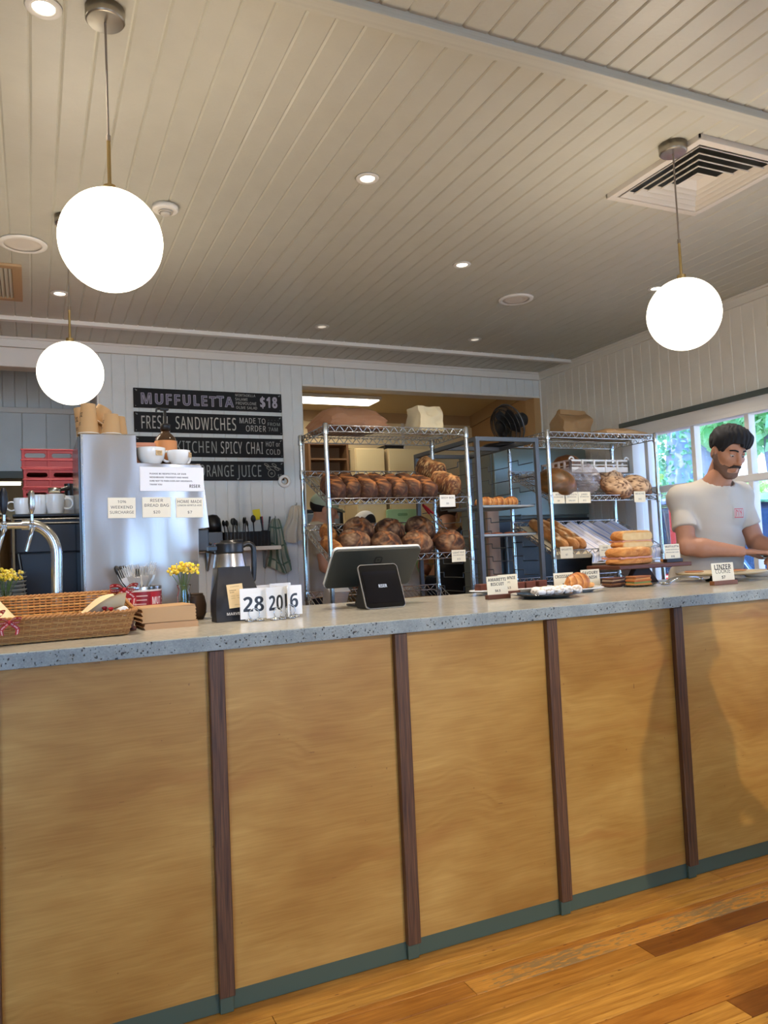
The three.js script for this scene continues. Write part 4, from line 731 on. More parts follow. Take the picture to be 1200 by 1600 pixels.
// ---------- left: beer tap, coffee machines, cups ----------
{
  const t = thing('beer_tap', 'polished chrome arched beer tap tower at the left end', 'beer tap', [0, TOP, -2.75]);
  const arch = []; arch.push([0.068, 0, 0], [0.07, 0.1, 0], [0.0715, 0.2, 0]); for (let k = 0; k <= 8; k++) { const a = k / 8 * Math.PI / 2; arch.push([-0.006 + 0.078 * Math.cos(a), 0.244 + 0.1 * Math.sin(a), 0]); } arch.push([-0.05, 0.346, 0], [-0.2, 0.346, 0], [-0.34, 0.346, 0]);
  obj('arch', [tube(arch.slice(0, 12), 0.0175, 60, 20)], M.chrome, t);
  obj('rail', [rod([0.014, 0.344, 0], [-0.36, 0.346, 0], 0.0115, 18), rod([0.0, 0.344, 0], [-0.03, 0.345, 0], 0.0165, 18)], M.chrome, t);
  obj('base_plate', [lathe([[0, 0], [0.036, 0], [0.038, 0.004], [0.026, 0.012], [0.018, 0.016], [0, 0.016]], 28).translate(0.068, 0, 0)], M.chrome, t);
  const tap = (x, hm, oval) => { const f = obj('tap', [rod([x, 0.33, 0], [x, 0.33, 0.05], 0.009, 12), T(new THREE.TorusGeometry(0.0135, 0.004, 8, 18), x, 0.345, 0, 0, Math.PI / 2), rod([x, 0.352, 0.014], [x, 0.378, 0.014], 0.0055, 10), ball(0.008, x, 0.352, 0.014), tube([[x, 0.33, 0.045], [x - 0.004, 0.31, 0.052], [x - 0.012, 0.28, 0.05], [x - 0.018, 0.258, 0.05]], 0.0065, 16, 10)], M.chrome, t); obj('tap_handle', [lathe(oval, 20).translate(x, 0, 0.014)], hm, f); };
  tap(-0.081, M.navy, [[0, 0.378], [0.005, 0.38], [0.0105, 0.398], [0.0125, 0.425], [0.011, 0.45], [0.006, 0.463], [0, 0.466]]);
  tap(0.0, M.chrome, [[0, 0.378], [0.004, 0.38], [0.0092, 0.396], [0.011, 0.415], [0.0095, 0.435], [0.0095, 0.448], [0.006, 0.455], [0, 0.456]]);
  tap(-0.2, M.navy, [[0, 0.378], [0.005, 0.38], [0.0105, 0.398], [0.0125, 0.425], [0.011, 0.45], [0.006, 0.463], [0, 0.466]]);
  const ur = thing('brass_urn', 'tall brown brushed-metal urn at the left edge behind the beer tap', 'urn', [-0.16, TOP, -3.2]);
  obj('body', [lathe([[0, 0.001], [0.088, 0.001], [0.092, 0.01], [0.092, 0.385], [0.086, 0.398], [0, 0.4]], 40)], phy(0x8d6a43, 0.3, { metalness: 0.9, roughnessMap: scaled(brushTex, 0.3) }), ur); obj('lid', [lathe([[0, 0.4], [0.08, 0.4], [0.07, 0.412], [0.012, 0.42], [0.012, 0.432], [0, 0.434]], 32)], M.dullSteel, ur);
  const s0 = thing('saucer', 'lowest grey saucer of the pile beside the beer tap', 'saucer', [-0.085, TOP, -3.0], 0, 'saucers piled beside the beer tap');
  obj('dish', [lathe([[0, 0.003], [0.034, 0.003], [0.036, 0], [0.039, 0.0], [0.041, 0.004], [0.06, 0.013], [0.064, 0.018], [0.0625, 0.0185], [0.04, 0.0075], [0, 0.006]], 40)], std(0x8f9494, 0.3), s0);
  for (let i = 1; i < 13; i++) copy(s0, `grey saucer in the pile beside the beer tap, ${['second', 'third', 'fourth', 'fifth', 'sixth', 'seventh', 'eighth', 'ninth', 'tenth', 'eleventh', 'twelfth', 'topmost'][i - 1]} from the bottom`, [-0.085 + 0.001 * (i % 3), TOP + i * 0.0145, -3.0]);
  // black coffee machine behind the tap
  const cm = thing('black_coffee_machine', 'black coffee machine behind the beer tap with white cups on top', 'coffee machine', [0.05, TOP, -3.3]);
  obj('body', [bb(-0.112, 0.112, 0.1, 0.405, -0.42, -0.02, 0.006)], M.navy, cm);
  obj('cup_tray', [bb(-0.118, 0.116, 0.405, 0.416, -0.43, 0.004, 0.003)], M.black, cm);
  obj('rail', [rod([-0.114, 0.396, 0.004], [0.114, 0.396, 0.004], 0.003, 8)], M.chrome, cm); obj('rail', [rod([-0.114, 0.38, 0.004], [0.114, 0.38, 0.004], 0.003, 8)], M.chrome, cm);
  obj('front_panel', [T(bb(-0.11, 0.11, 0.265, 0.376, -0.02, 0.0, 0.004))], M.navy, cm);
  obj('lower_panel', [T(ext([[-0.096, 0.262], [0.11, 0.262], [0.11, 0.012], [-0.062, 0.012]], 0.02, 0.003), 0, 0, -0.02)], std(0x0b0f17, 0.3), cm);
  obj('side_trim', [rod([-0.1, 0.262, 0.003], [-0.066, 0.012, 0.003], 0.003, 8)], M.dullSteel, cm);
  obj('drip_tray', [bb(-0.11, 0.112, 0.001, 0.014, -0.4, 0.02, 0.004)], M.black, cm);
  const mug = (r0, h) => lathe([[0, 0.002], [r0 * 0.7, 0.002], [r0 * 0.74, 0], [r0 * 0.8, 0.004], [r0 * 0.97, h * 0.5], [r0, h], [r0 - 0.003, h + 0.001], [r0 - 0.005, h * 0.6], [r0 * 0.6, 0.01], [0, 0.008]], 36);
  const ear = (r0, h) => T(new THREE.TorusGeometry(h * 0.27, 0.0042, 8, 18), r0 + h * 0.12, h * 0.52, 0);
  const c0 = thing('coffee_cup', '', 'cup', [0.087, 1.416, -3.33], 0, 'white cups on the black coffee machine');
  obj('bowl', [mug(0.037, 0.078)], M.porcelain, c0); obj('handle', [ear(0.036, 0.078)], M.porcelain, c0);
  c0.userData.label = 'large white cup with its handle to the right, at the middle of the black machine'; c0.rotation.y = -0.3;
  copy(c0, 'white cup left of the large middle one, on the black coffee machine', [0.024, 1.416, -3.36], 2.2);
  copy(c0, 'white cup at the left end of the black coffee machine, its handle to the left', [-0.034, 1.416, -3.33], 3.1).scale.setScalar(0.82);
  copy(c0, 'white cup at the right end of the black coffee machine, against the steel machine', [0.138, 1.416, -3.42], 0.9);
  copy(c0, 'white cup at the back left of the black coffee machine', [0.0, 1.416, -3.5], 1.4);
  copy(c0, 'white cup at the back of the black coffee machine, under the white cloth', [0.08, 1.416, -3.52], 1.2);
  const cg = new THREE.PlaneGeometry(0.2, 0.2, 30, 30); cg.rotateX(-Math.PI / 2); { const q = cg.attributes.position; for (let i = 0; i < q.count; i++) { const x = q.getX(i) / 0.1, z = q.getZ(i) / 0.1; q.setY(i, 0.085 - 0.05 * sstep(0.3, 1.1, Math.hypot(x * 0.9, z)) + 0.012 * n3(x * 3, z * 3, 1, 7) - 0.02 * sstep(0, -1, x)); } cg.computeVertexNormals(); }
  const tc = thing('folded_towel', 'white towel draped over the cups on the black coffee machine', 'towel', [0.09, 1.424, -3.55]); obj('cloth', [cg], std(0xe2ddd0, 0.95, { side: THREE.DoubleSide }), tc);
  const gp = thing('portafilter', 'black and chrome coffee handle lying on the white towel', 'coffee handle', [0.09, 1.522, -3.56], 0.6); obj('basket', [lathe([[0, 0], [0.024, 0], [0.026, 0.02], [0, 0.02]], 24)], M.chrome, gp); obj('grip', [rod([0.02, 0.012, 0], [0.07, 0.024, 0], 0.007, 10, 0.01)], M.black, gp);
  const bj = thing('milk_jug', 'small black jug beside the coffee handle, next to the steel machine', 'jug', [0.152, 1.416, -3.62]); obj('body', [lathe([[0, 0], [0.024, 0], [0.026, 0.03], [0.02, 0.13], [0.022, 0.15], [0.02, 0.15], [0.018, 0.13], [0, 0.02]], 28)], M.black, bj); obj('handle', [T(new THREE.TorusGeometry(0.026, 0.004, 8, 18, Math.PI), 0.022, 0.08, 0, 0, 0, -Math.PI / 2)], M.black, bj);
  // red crates on a cabinet
  const cab = thing('back_cabinet', 'dark cabinet carrying the red crates behind the black coffee machine', 'cabinet', [0.16, 0, -4.62]); obj('carcass', [bx(0.44, 1.52, 0.4, 0, 0.76, 0, 0.005)], std(0x8a8273, 0.6), cab); obj('door', [bx(0.42, 1.44, 0.016, 0, 0.76, 0.208, 0.004)], std(0x9a917f, 0.6), cab);
  const cr = thing('bread_crate', 'lowest red plastic crate of the stack at the left', 'crate', [0.16, 1.52, -4.6], 0, 'red plastic crates stacked at the left');
  { const w = 0.4, d = 0.36, h = 0.104, fr = shapeOf([[-w / 2, 0], [w / 2, 0], [w / 2, h], [-w / 2, h]]); for (const cx of [-0.134, -0.004, 0.126]) { const s = new THREE.Path(), a = 0.038; s.moveTo(cx - a, 0.058); s.lineTo(cx + a, 0.058); s.absarc(cx + a, 0.07, 0.012, -Math.PI / 2, Math.PI / 2); s.lineTo(cx - a, 0.082); s.absarc(cx - a, 0.07, 0.012, Math.PI / 2, 1.5 * Math.PI); fr.holes.push(s); }
    obj('front', [T(ext(fr, 0.006, 0.001), 0, 0, d / 2 - 0.006)], M.crateRed, cr); obj('back', [T(ext(fr, 0.006, 0.001), 0, 0, -d / 2)], M.crateRed, cr); obj('side', [bx(0.006, h, d - 0.02, -w / 2 + 0.004, h / 2, 0)], M.crateRed, cr); obj('side', [bx(0.006, h, d - 0.02, w / 2 - 0.004, h / 2, 0)], M.crateRed, cr); obj('floor', [bx(w - 0.01, 0.006, d - 0.01, 0, 0.005, 0)], M.crateRed, cr);
    for (const [y, n] of [[0.1, 'lip'], [0.045, 'rib'], [0.004, 'rib']]) obj(n, [bx(w + 0.008, 0.008, 0.01, 0, y, d / 2 + 0.003, 0.002)], M.crateRed, cr);
    for (const x of [-w / 2 + 0.008, -0.07, 0.06, w / 2 - 0.008]) obj('post', [bx(0.014, h - 0.01, 0.008, x, h / 2, d / 2 + 0.003, 0.002)], M.crateRed, cr); }
  copy(cr, 'middle red plastic crate of the stack at the left', [0.162, 1.624, -4.6], 0.01); copy(cr, 'topmost red plastic crate of the stack at the left', [0.158, 1.728, -4.6], -0.01);

  // steel-sided espresso machine
  const Z0 = -3.0, prof = [[0.173, 1.004], [0.173, 1.687], [0.362, 1.687], [0.363, 1.582], [0.598, 1.575], [0.606, 1.566], [0.625, 1.332], [0.584, 1.327], [0.576, 1.004]];
  const em = thing('espresso_machine', 'big espresso machine with a plain brushed-steel side panel facing the room', 'espresso machine', [0, 0, Z0]);
  obj('side_panel', [muv(T(ext(prof, 0.006, 0.001), 0, 0, -0.006))], M.steel, em);
  obj('body', [T(ext(prof.map(([x, y]) => [lerp(0.38, x, 0.97), lerp(1.3, y, 0.985)]), 0.42, 0.004), 0, 0.004, -0.43)], std(0x2a2c2e, 0.4), em);
  obj('front_trim', [bb(0.166, 0.174, 1.004, 1.687, -0.012, 0.004, 0.002)], M.chrome, em);
  obj('back_panel', [bb(0.158, 0.166, 1.004, 1.68, -0.43, -0.012, 0.002)], phy(0x6b6f72, 0.2, { metalness: 1 }), em);
  obj('top_tray', [bb(0.172, 0.362, 1.684, 1.69, -0.43, -0.006)], M.steel, em); obj('step_tray', [bb(0.363, 0.6, 1.572, 1.58, -0.43, -0.006)], M.steel, em);
  const gh = obj('group_head', [bb(0.588, 0.64, 1.24, 1.33, -0.34, -0.08, 0.006)], M.black, em); obj('portafilter_handle', [rod([0.64, 1.25, -0.2], [0.7, 1.235, -0.2], 0.008, 10, 0.011)], M.black, gh);
  // things on the steps
  const printCup = (a, b) => ctex(512, 128, (g) => { g.fillStyle = '#3a2c1c'; for (let k = 0; k < 2; k++) { const x = k * 256; g.font = 'bold 34px sans-serif'; g.fillText(a, x + 92, 56); g.font = 'bold 18px sans-serif'; g.fillText(b, x + 88, 90); } }, '#c8a06f');
  const kcup = (label, x, y, z, r0, r1, h, tex, tilt, group) => {
    const t = thing('paper_cup_stack', label, 'paper cups', [x, y, z], -0.2, group); t.rotation.order = 'YXZ';
    if (tilt) t.rotation.set(tilt[0], 0, tilt[1]);
    const side = new THREE.CylinderGeometry(r1, r0, h, 40, 1, true); side.rotateY(0.4);
    obj('cup', [side.translate(0, h / 2, 0)], std(0xffffff, 0.8, { map: tex }), t);
    obj('base', [lathe([[0, h - 0.004], [r1 * 0.86, h - 0.004], [r1 * 0.9, h], [r1, h]], 36)], M.kraft, t);
    obj('rim', [T(new THREE.TorusGeometry(r0, 0.0022, 8, 40), 0, 0.003, 0, Math.PI / 2)], M.kraft, t);
    for (const k of [1, 2]) obj('cup_below', [lathe([[r0 - 0.0022, -0.0 + 0.001], [r0 + 0.0002, 0.001], [r0 + 0.0002, 0.004 * k], [r0 - 0.001, 0.004 * k]], 36)], M.whiteMatt, t);
    return t;
  };
  const t12 = printCup('12 oz', '2 SHOTS'), t6 = printCup('6 oz', '1 SHOT');
  kcup('tall inverted brown paper cup marked 12 oz on the left of the steel machine', 0.2, 1.691, -3.06, 0.038, 0.026, 0.118, t12, null);
  kcup('shorter inverted brown paper cup marked 6 oz beside the tall one', 0.28, 1.691, -3.06, 0.037, 0.027, 0.082, t6, null);
  kcup('inverted brown paper cup half hidden behind the 6 oz one', 0.313, 1.691, -3.13, 0.036, 0.026, 0.086, t6, null);
  kcup('brown paper cup with white rims leaning over behind the tall 12 oz cup', 0.235, 1.764, -3.2, 0.034, 0.03, 0.07, t6, [0.0, -0.55]);
  kcup('inverted brown paper cups standing behind the 12 oz cup, carrying the leaning one', 0.235, 1.691, -3.22, 0.036, 0.03, 0.07, t12, null);
  kcup('brown paper cup leaning out to the left behind the tall 12 oz cup', 0.196, 1.695, -3.2, 0.03, 0.02, 0.128, t12, [0, 0.16]);
  const tagTex = (a, b) => lettering(96, 64, '#d8b98a', [[a, 48, 22, 26, 76, 'bold', '#4a3420'], [b, 48, 46, 16, 60, 'bold', '#4a3420']]);
  const bigMug = (label, x, z, r0, h, a, b, ry) => { const t = thing('display_mug', label, 'mug', [x, 1.581, z], ry); obj('bowl', [lathe([[0, 0.003], [r0 * 0.5, 0.003], [r0 * 0.54, 0], [r0 * 0.6, 0.004], [r0 * 0.88, h * 0.35], [r0 * 0.99, h * 0.75], [r0, h], [r0 - 0.003, h + 0.001], [r0 * 0.94, h * 0.7], [r0 * 0.5, 0.012], [0, 0.01]], 44)], M.porcelain, t); obj('handle', [T(new THREE.TorusGeometry(h * 0.3, 0.005, 10, 20), r0 + 0.008, h * 0.55, 0)], M.porcelain, t); const g = printed(t, 'price_tag', 0.027, 0.02, tagTex(a, b), 0.7, 0.0016, M.paleWood); g.position.set(r0 * 0.34, h * 0.5, r0 * 0.97); g.rotation.y = 0.3; };
  bigMug('wide white display mug with a wooden tag, left one on the lower step', 0.424, -3.07, 0.055, 0.066, 'LARGE', '7OZ MUG', 0.1);
  bigMug('smaller white display mug with a wooden tag, right one on the lower step', 0.528, -3.06, 0.045, 0.056, '12', 'OZ', 0.75);
  const pt = thing('pink_box', 'small pink paper box behind the wide white display mug', 'box', [0.425, 1.581, -3.2]); obj('box', [bx(0.1, 0.098, 0.08, 0, 0.049, 0, 0.004)], std(0xe0a68e, 0.7), pt); obj('lid', [bx(0.104, 0.014, 0.084, 0, 0.096, 0, 0.003)], std(0xd5957c, 0.7), pt);
  const pb = thing('pump_bottle', 'brown glass pump bottle with a wood-coloured label behind the mugs', 'pump bottle', [0.497, 1.581, -3.17]);
  obj('bottle', [lathe([[0, 0.001], [0.04, 0.001], [0.043, 0.006], [0.043, 0.1], [0.04, 0.122], [0.024, 0.14], [0.018, 0.145], [0.018, 0.155], [0, 0.155]], 36)], phy(0x3a2008, 0.1, { clearcoat: 1 }), pb); obj('label', [lathe([[0.0432, 0.03], [0.0438, 0.031], [0.0438, 0.109], [0.0432, 0.11]], 36)], std(0xd08a52, 0.6), pb);
  const pp = obj('pump', [lathe([[0, 0.155], [0.02, 0.155], [0.02, 0.178], [0.012, 0.182], [0.006, 0.184], [0.006, 0.235], [0, 0.236]], 24)], M.black, pb); obj('nozzle', [bx(0.034, 0.012, 0.02, -0.002, 0.241, 0, 0.004), rod([-0.005, 0.243, 0], [-0.034, 0.24, 0.012], 0.005, 10), rod([-0.034, 0.24, 0.012], [-0.036, 0.226, 0.012], 0.004, 8)], M.black, pp);
  // notices on the steel side
  const nt = thing('paper_notice', 'white printed notice stuck on the steel panel below the mugs', 'notice', [0.49, 1.474, Z0 + 0.003], 0);
  const nx = lettering(768, 296, '#eef0f6', [['PLEASE BE RESPECTFUL OF OUR', 112, 84, 26, 440, 'bold', '#33363f', 'left'], ['NEIGHBOURS\' PROPERTY AND MAKE', 112, 128, 26, 466, 'bold', '#33363f', 'left'], ['SURE NOT TO PARK OVER ANY DRIVEWAYS.', 112, 172, 26, 520, 'bold', '#33363f', 'left'], ['THANK YOU', 112, 216, 26, 150, 'bold', '#33363f', 'left'], ['RISER', 655, 234, 54, 138, 'bold', '#26282e']]);
  const nn = printed(nt, 'sheet', 0.238, 0.092, nx, 0.6, 0.0008, M.white); nn.rotation.z = -0.012;
  const flat = (label, x, y, w, h, lines, rz) => { const c = priceCard(label, [x, y, Z0 + 0.004], 0, w, h, lines, { lean: 0, bg: '#ece6d4' }); c.children[0].rotation.z = rz; };
  flat('cream card reading 10% weekend surcharge on the steel panel', 0.304, 1.375, 0.098, 0.076, [['10%', 0.2, 38, 84], ['WEEKEND', 0.47, 38, 206], ['SURCHARGE', 0.72, 38, 226]], -0.01);
  flat('cream card reading Riser bread bag $20 on the steel panel', 0.429, 1.375, 0.104, 0.076, [['RISER', 0.16, 38, 120], ['BREAD BAG', 0.4, 38, 226], ['$20', 0.74, 36, 64]], -0.01);
  flat('cream card reading home made lemon myrtle-ade $7 on the steel panel', 0.552, 1.372, 0.102, 0.076, [['HOME MADE', 0.2, 40, 236], ['LEMON MYRTLE-ADE', 0.39, 24, 232], ['$7', 0.74, 36, 46]], -0.01);
}

// ---------- back wall: menu boards, shelf, tape, cloths ----------
{
  const chalk = (g, w, h, seed) => { const r = rngOf(seed); g.globalAlpha = 0.16; for (let i = 0; i < 900; i++) { g.fillStyle = r() < 0.6 ? '#14161a' : '#565a60'; g.fillRect(r() * w, r() * h, 1 + r() * 7, 1 + r() * 2); } g.globalAlpha = 1; g.fillStyle = '#b9bcc0'; for (const x of [14, w - 14]) for (const y of [14, h - 14]) { g.beginPath(); g.arc(x, y, 3, 0, 7); g.fill(); } };
  const board = (label, y0, y1, lines, extra, seed) => {
    const t = thing('menu_board', label, 'chalkboard', [1.1365, y0, BACK + 0.016], 0), h = y1 - y0;
    const tex = lettering(1280, 168, '#191b1f', lines, (g, w, hh) => { if (extra) extra(g); chalk(g, w, hh, seed); });
    printed(t, 'board', 1.017, h, tex, 0.85, 0.014, std(0x17181b, 0.8));
    obj('screw', [-0.49, 0.49].map((x) => T(lathe([[0, 0.002], [0.004, 0.0015], [0.005, 0], [0, 0]], 12), x, h - 0.016, 0.0004, Math.PI / 2)), M.dullSteel, t);
  };
  const C1 = '#b8b4c4', C2 = '#d4d4cf', C3 = '#aab0ae';
  // chalk hand: each letter drawn on its own, a little askew, over-drawn twice and scuffed
  const hand = (g, s, x0, x1, cy, capH, col, bold, seed) => {
    const r = rngOf(seed), size = capH * 1.39, n = s.length; g.font = (bold ? 'bold ' : '') + size + 'px sans-serif';
    const ws = [...s].map((c) => (c === ' ' ? size * 0.3 : g.measureText(c).width + size * 0.05)), k = (x1 - x0) / ws.reduce((a, c) => a + c, 0); let x = x0;
    g.textAlign = 'center'; g.textBaseline = 'alphabetic'; g.lineJoin = 'round';
    for (let i = 0; i < n; i++) { for (let q = 0; q < 2; q++) { g.save(); g.translate(x + ws[i] * k / 2 + (r() - 0.5) * 3, cy + capH / 2 + (r() - 0.5) * capH * 0.05); g.rotate((r() - 0.5) * 0.05); g.scale(k * (0.96 + 0.06 * r()), 1 + 0.05 * (r() - 0.5)); g.globalAlpha = 0.6; g.fillStyle = col; g.fillText(s[i], 0, 0); if (bold && q) { g.globalAlpha = 0.8; g.lineWidth = 3.5; g.strokeStyle = '#dcd8e6'; g.strokeText(s[i], 0, 0); } g.restore(); } x += ws[i] * k; }
  };
  const write = (rows) => (g) => rows.forEach(([s, x0, x1, cy, h, col, bold], i) => hand(g, s, x0, x1, cy, h, col ?? C2, bold, i * 7 + s.length));
  board('topmost black chalkboard, reading muffuletta $18', 2.243, 2.374, [], write([['MUFFULETTA', 46, 846, 90, 92, '#77738a', true], ['MORTADELLA', 856, 1040, 26, 22], ['SALAMI', 856, 970, 62, 24], ['PROVOLONE', 858, 1050, 98, 26], ['OLIVE SALAD', 862, 1056, 138, 24], ['$18', 1078, 1244, 82, 96, C1, true]]), 3);
  board('second black chalkboard, reading fresh sandwiches made to order', 2.079, 2.214, [], write([['FRESH', 48, 280, 84, 108], ['SANDWICHES', 330, 862, 84, 108, '#e0ded2', false], ['MADE TO', 884, 1128, 48, 48], ['ORDER', 940, 1128, 116, 52], ['FROM', 1140, 1262, 74, 28, C3], ['7AM', 1146, 1240, 120, 34, C3], ['. . . .', 1146, 1250, 30, 16, C3]]), 5);
  board('third black chalkboard, reading kitchen spicy chai hot or cold', 1.916, 2.05, [], write([['KITCHEN', 330, 690, 84, 100, C3], ['SPICY', 712, 908, 84, 104], ['CHAI', 936, 1096, 84, 104], ['HOT or', 1118, 1254, 48, 42], ['COLD', 1118, 1254, 118, 46]]), 7);
  board('lowest black chalkboard, reading orange juice beside a drawn orange', 1.754, 1.887, [], (g) => { write([['ORANGE', 520, 830, 84, 100, C3], ['JUICE', 858, 1078, 84, 104, C3], ['$5', 1218, 1262, 132, 36, C3]])(g); g.strokeStyle = '#a9a79a'; g.lineWidth = 4; g.beginPath(); g.arc(1164, 106, 32, 0, 7); g.stroke(); g.beginPath(); g.arc(1164, 106, 8, 0, 7); g.stroke(); g.beginPath(); g.moveTo(1100, 26); g.bezierCurveTo(1150, 60, 1190, 30, 1250, 70); g.stroke(); for (const [x, y] of [[1120, 30], [1190, 30], [1214, 66], [1140, 62]]) { g.beginPath(); g.ellipse(x, y, 22, 9, 0.5, 0, 7); g.stroke(); } }, 9);
  const sh = thing('wall_shelf', 'narrow white wall shelf under the chalkboards', 'shelf', [1.28, 1.262, BACK + 0.002]);
  obj('shelf_board', [bb(-0.26, 0.26, 0, 0.026, 0, 0.22, 0.003)], M.trim, sh); for (const x of [-0.2, 0.2]) obj('bracket', [bb(x - 0.01, x + 0.01, -0.12, 0, 0, 0.02), T(bx(0.012, 0.18, 0.012), x, -0.06, 0.07, 0.78)], M.dullSteel, sh);
  const SH = 1.288, sz = BACK + 0.13;
  const tr = thing('cutlery_crate', 'black slotted crate full of dark utensils on the wall shelf', 'crate', [1.315, SH, sz]);
  obj('wall', [bx(0.31, 0.1, 0.005, 0, 0.051, 0.078, 0.001)], M.blackMatt, tr); obj('wall', [bx(0.31, 0.1, 0.005, 0, 0.051, -0.078, 0.001)], M.blackMatt, tr); obj('wall', [bx(0.005, 0.1, 0.156, -0.153, 0.051, 0, 0.001)], M.blackMatt, tr); obj('wall', [bx(0.005, 0.1, 0.156, 0.153, 0.051, 0, 0.001)], M.blackMatt, tr); obj('base', [bx(0.3, 0.005, 0.15, 0, 0.003, 0)], M.blackMatt, tr); for (let i = 0; i < 12; i++) obj('rib', [bx(0.005, 0.096, 0.004, -0.14 + i * 0.0254, 0.05, 0.082, 0.001)], M.black, tr);
  const ut = thing('kitchen_utensil', 'dark kitchen spoon standing in the black crate on the wall shelf', 'utensil', [0, 0, 0], 0, 'dark spoons in the black wall crate');
  obj('handle', [rod([0, 0, 0], [0, 0.16, 0], 0.004, 8)], M.black, ut); obj('head', [T(ball(0.017, 0, 0, 0, 12, 10).applyMatrix4(new THREE.Matrix4().makeScale(1, 1.5, 0.35)), 0, 0.172, 0)], M.black, ut);
  const r = rngOf(77); for (let i = 0; i < 11; i++) { const u = i ? copy(ut, ut.userData.label, [0, 0, 0]) : ut; u.rotation.order = 'YXZ'; u.position.set(1.19 + i * 0.018 + (i > 7 ? 0.02 : 0), SH + 0.012, sz + (r() - 0.5) * 0.08); u.rotation.set((r() - 0.5) * 0.3, r() * 3, (r() - 0.5) * 0.5); u.scale.setScalar(0.86 + 0.2 * r()); }
  const bo = thing('card_reader_box', 'black box at the left end of the wall shelf, beside the steel machine', 'box', [1.1, SH, sz]); obj('box', [bx(0.1, 0.105, 0.14, 0, 0.053, 0, 0.004)], M.black, bo); obj('dome', [T(lathe([[0, 0.12], [0.03, 0.115], [0.05, 0.09], [0.055, 0.05], [0.055, 0], [0, 0]], 28), 0.0, 0.105, 0)], M.black, bo); obj('red_badge', [bx(0.06, 0.018, 0.003, 0.02, 0.02, 0.072)], M.red, bo);
  const pc = thing('pen_pot', 'dark pot of pens at the right end of the wall shelf', 'pen pot', [1.452, SH + 0.008, sz + 0.02]); obj('pot', [lathe([[0, 0], [0.024, 0], [0.026, 0.1], [0.024, 0.1], [0.022, 0.004], [0, 0.004]], 24)], M.navy, pc);
  for (const [x, z, rz, m, n] of [[-0.006, 0.004, 0.25, M.navy, 'blue'], [0.008, 0.002, -0.3, M.black, 'black'], [-0.01, -0.006, 0.1, M.red, 'red']]) { const q = thing('pen', n + ' pen standing in the dark pen pot', 'pen', [1.452 + x, SH + 0.014, sz + 0.02 + z]); q.rotation.z = rz * 0.5; obj('barrel', [rod([0, 0, 0], [0, 0.17, 0], 0.0055, 10)], m, q); obj('cap', [rod([0, 0.145, 0], [0, 0.19, 0], 0.0068, 10)], m, q); }
  const st = thing('sticky_note', 'small yellow sticky note above the pen pot on the wall', 'note', [1.44, 1.49, BACK + 0.004]); st.rotation.z = 0.12; obj('note', [bx(0.052, 0.062, 0.002, 0, 0.03, 0)], std(0xe0d23a, 0.8), st); obj('curl', [T(bx(0.052, 0.016, 0.0015), 0, -0.006, 0.004, -0.5)], std(0xd3c52e, 0.8), st);
  const tp = thing('tape_roll', 'white roll of tape hung at the lower right corner of the orange juice board', 'tape', [1.645, 1.748, BACK + 0.004]); obj('roll', [T(lathe([[0.024, 0], [0.045, 0], [0.045, 0.022], [0.024, 0.022], [0.024, 0]], 36), 0, 0, 0, Math.PI / 2)], M.white, tp); obj('core', [T(lathe([[0.0222, -0.001], [0.0242, -0.001], [0.0242, 0.023], [0.0222, 0.023], [0.0222, -0.001]], 30), 0, 0, 0, Math.PI / 2)], M.kraft, tp);
  // cloths hung on hooks
  function hung(label, x, y, w, h, mat, seed, stripes) {
    const t = thing('hanging_cloth', label, 'cloth', [x, y, BACK + 0.004]), g = new THREE.PlaneGeometry(w, h, 28, 36), p = g.attributes.position;
    for (let i = 0; i < p.count; i++) { const u = p.getX(i) / w, v = clamp(0.5 - p.getY(i) / h), fan = lerp(0.28, 1, Math.pow(v, 0.55)); p.setX(i, u * w * fan + 0.02 * Math.sin(v * 3 + seed) * v + 0.05 * (n3(u * 3, v * 3, seed, 4) - 0.5) * v); p.setZ(i, 0.03 + 0.022 * Math.sin(u * 19 + seed + 1.5 * v) * (0.4 + 0.6 * v) + 0.03 * (1 - Math.abs(u) * 1.6) * sstep(0, 0.3, v)); p.setY(i, -v * h * (1 - 0.3 * Math.abs(u + 0.15 * Math.sin(seed)))); }
    g.computeVertexNormals(); obj('cloth', [g], mat, t); obj('hook', [rod([0, 0.004, -0.002], [0, 0.004, 0.03], 0.004, 8), rod([0, 0.004, 0.03], [0, 0.018, 0.034], 0.004, 8)], M.dullSteel, t);
  }
  const strT = ctex(128, 128, (g) => { g.fillStyle = '#5d7566'; for (let i = 0; i < 5; i++) g.fillRect(8 + i * 26, 0, 10, 128); for (let i = 0; i < 3; i++) g.fillRect(0, 20 + i * 42, 128, 4); }, '#aeb09e');
  hung('off-white rag hanging on the wall beside the left bread rack', 1.722, 1.572, 0.2, 0.27, std(0xcfc8b8, 0.95, { side: THREE.DoubleSide }), 2);
  hung('green striped tea towel hanging at the right end of the wall shelf', 1.562, 1.48, 0.17, 0.4, std(0xffffff, 0.95, { map: strT, side: THREE.DoubleSide }), 5);
}
// ---------- bread ----------
const crust = std(0xffffff, 0.72, { vertexColors: true }), crustShiny = std(0xffffff, 0.45, { vertexColors: true });
const lin = (c) => c.map((v) => Math.pow(v / 255, 2.2));
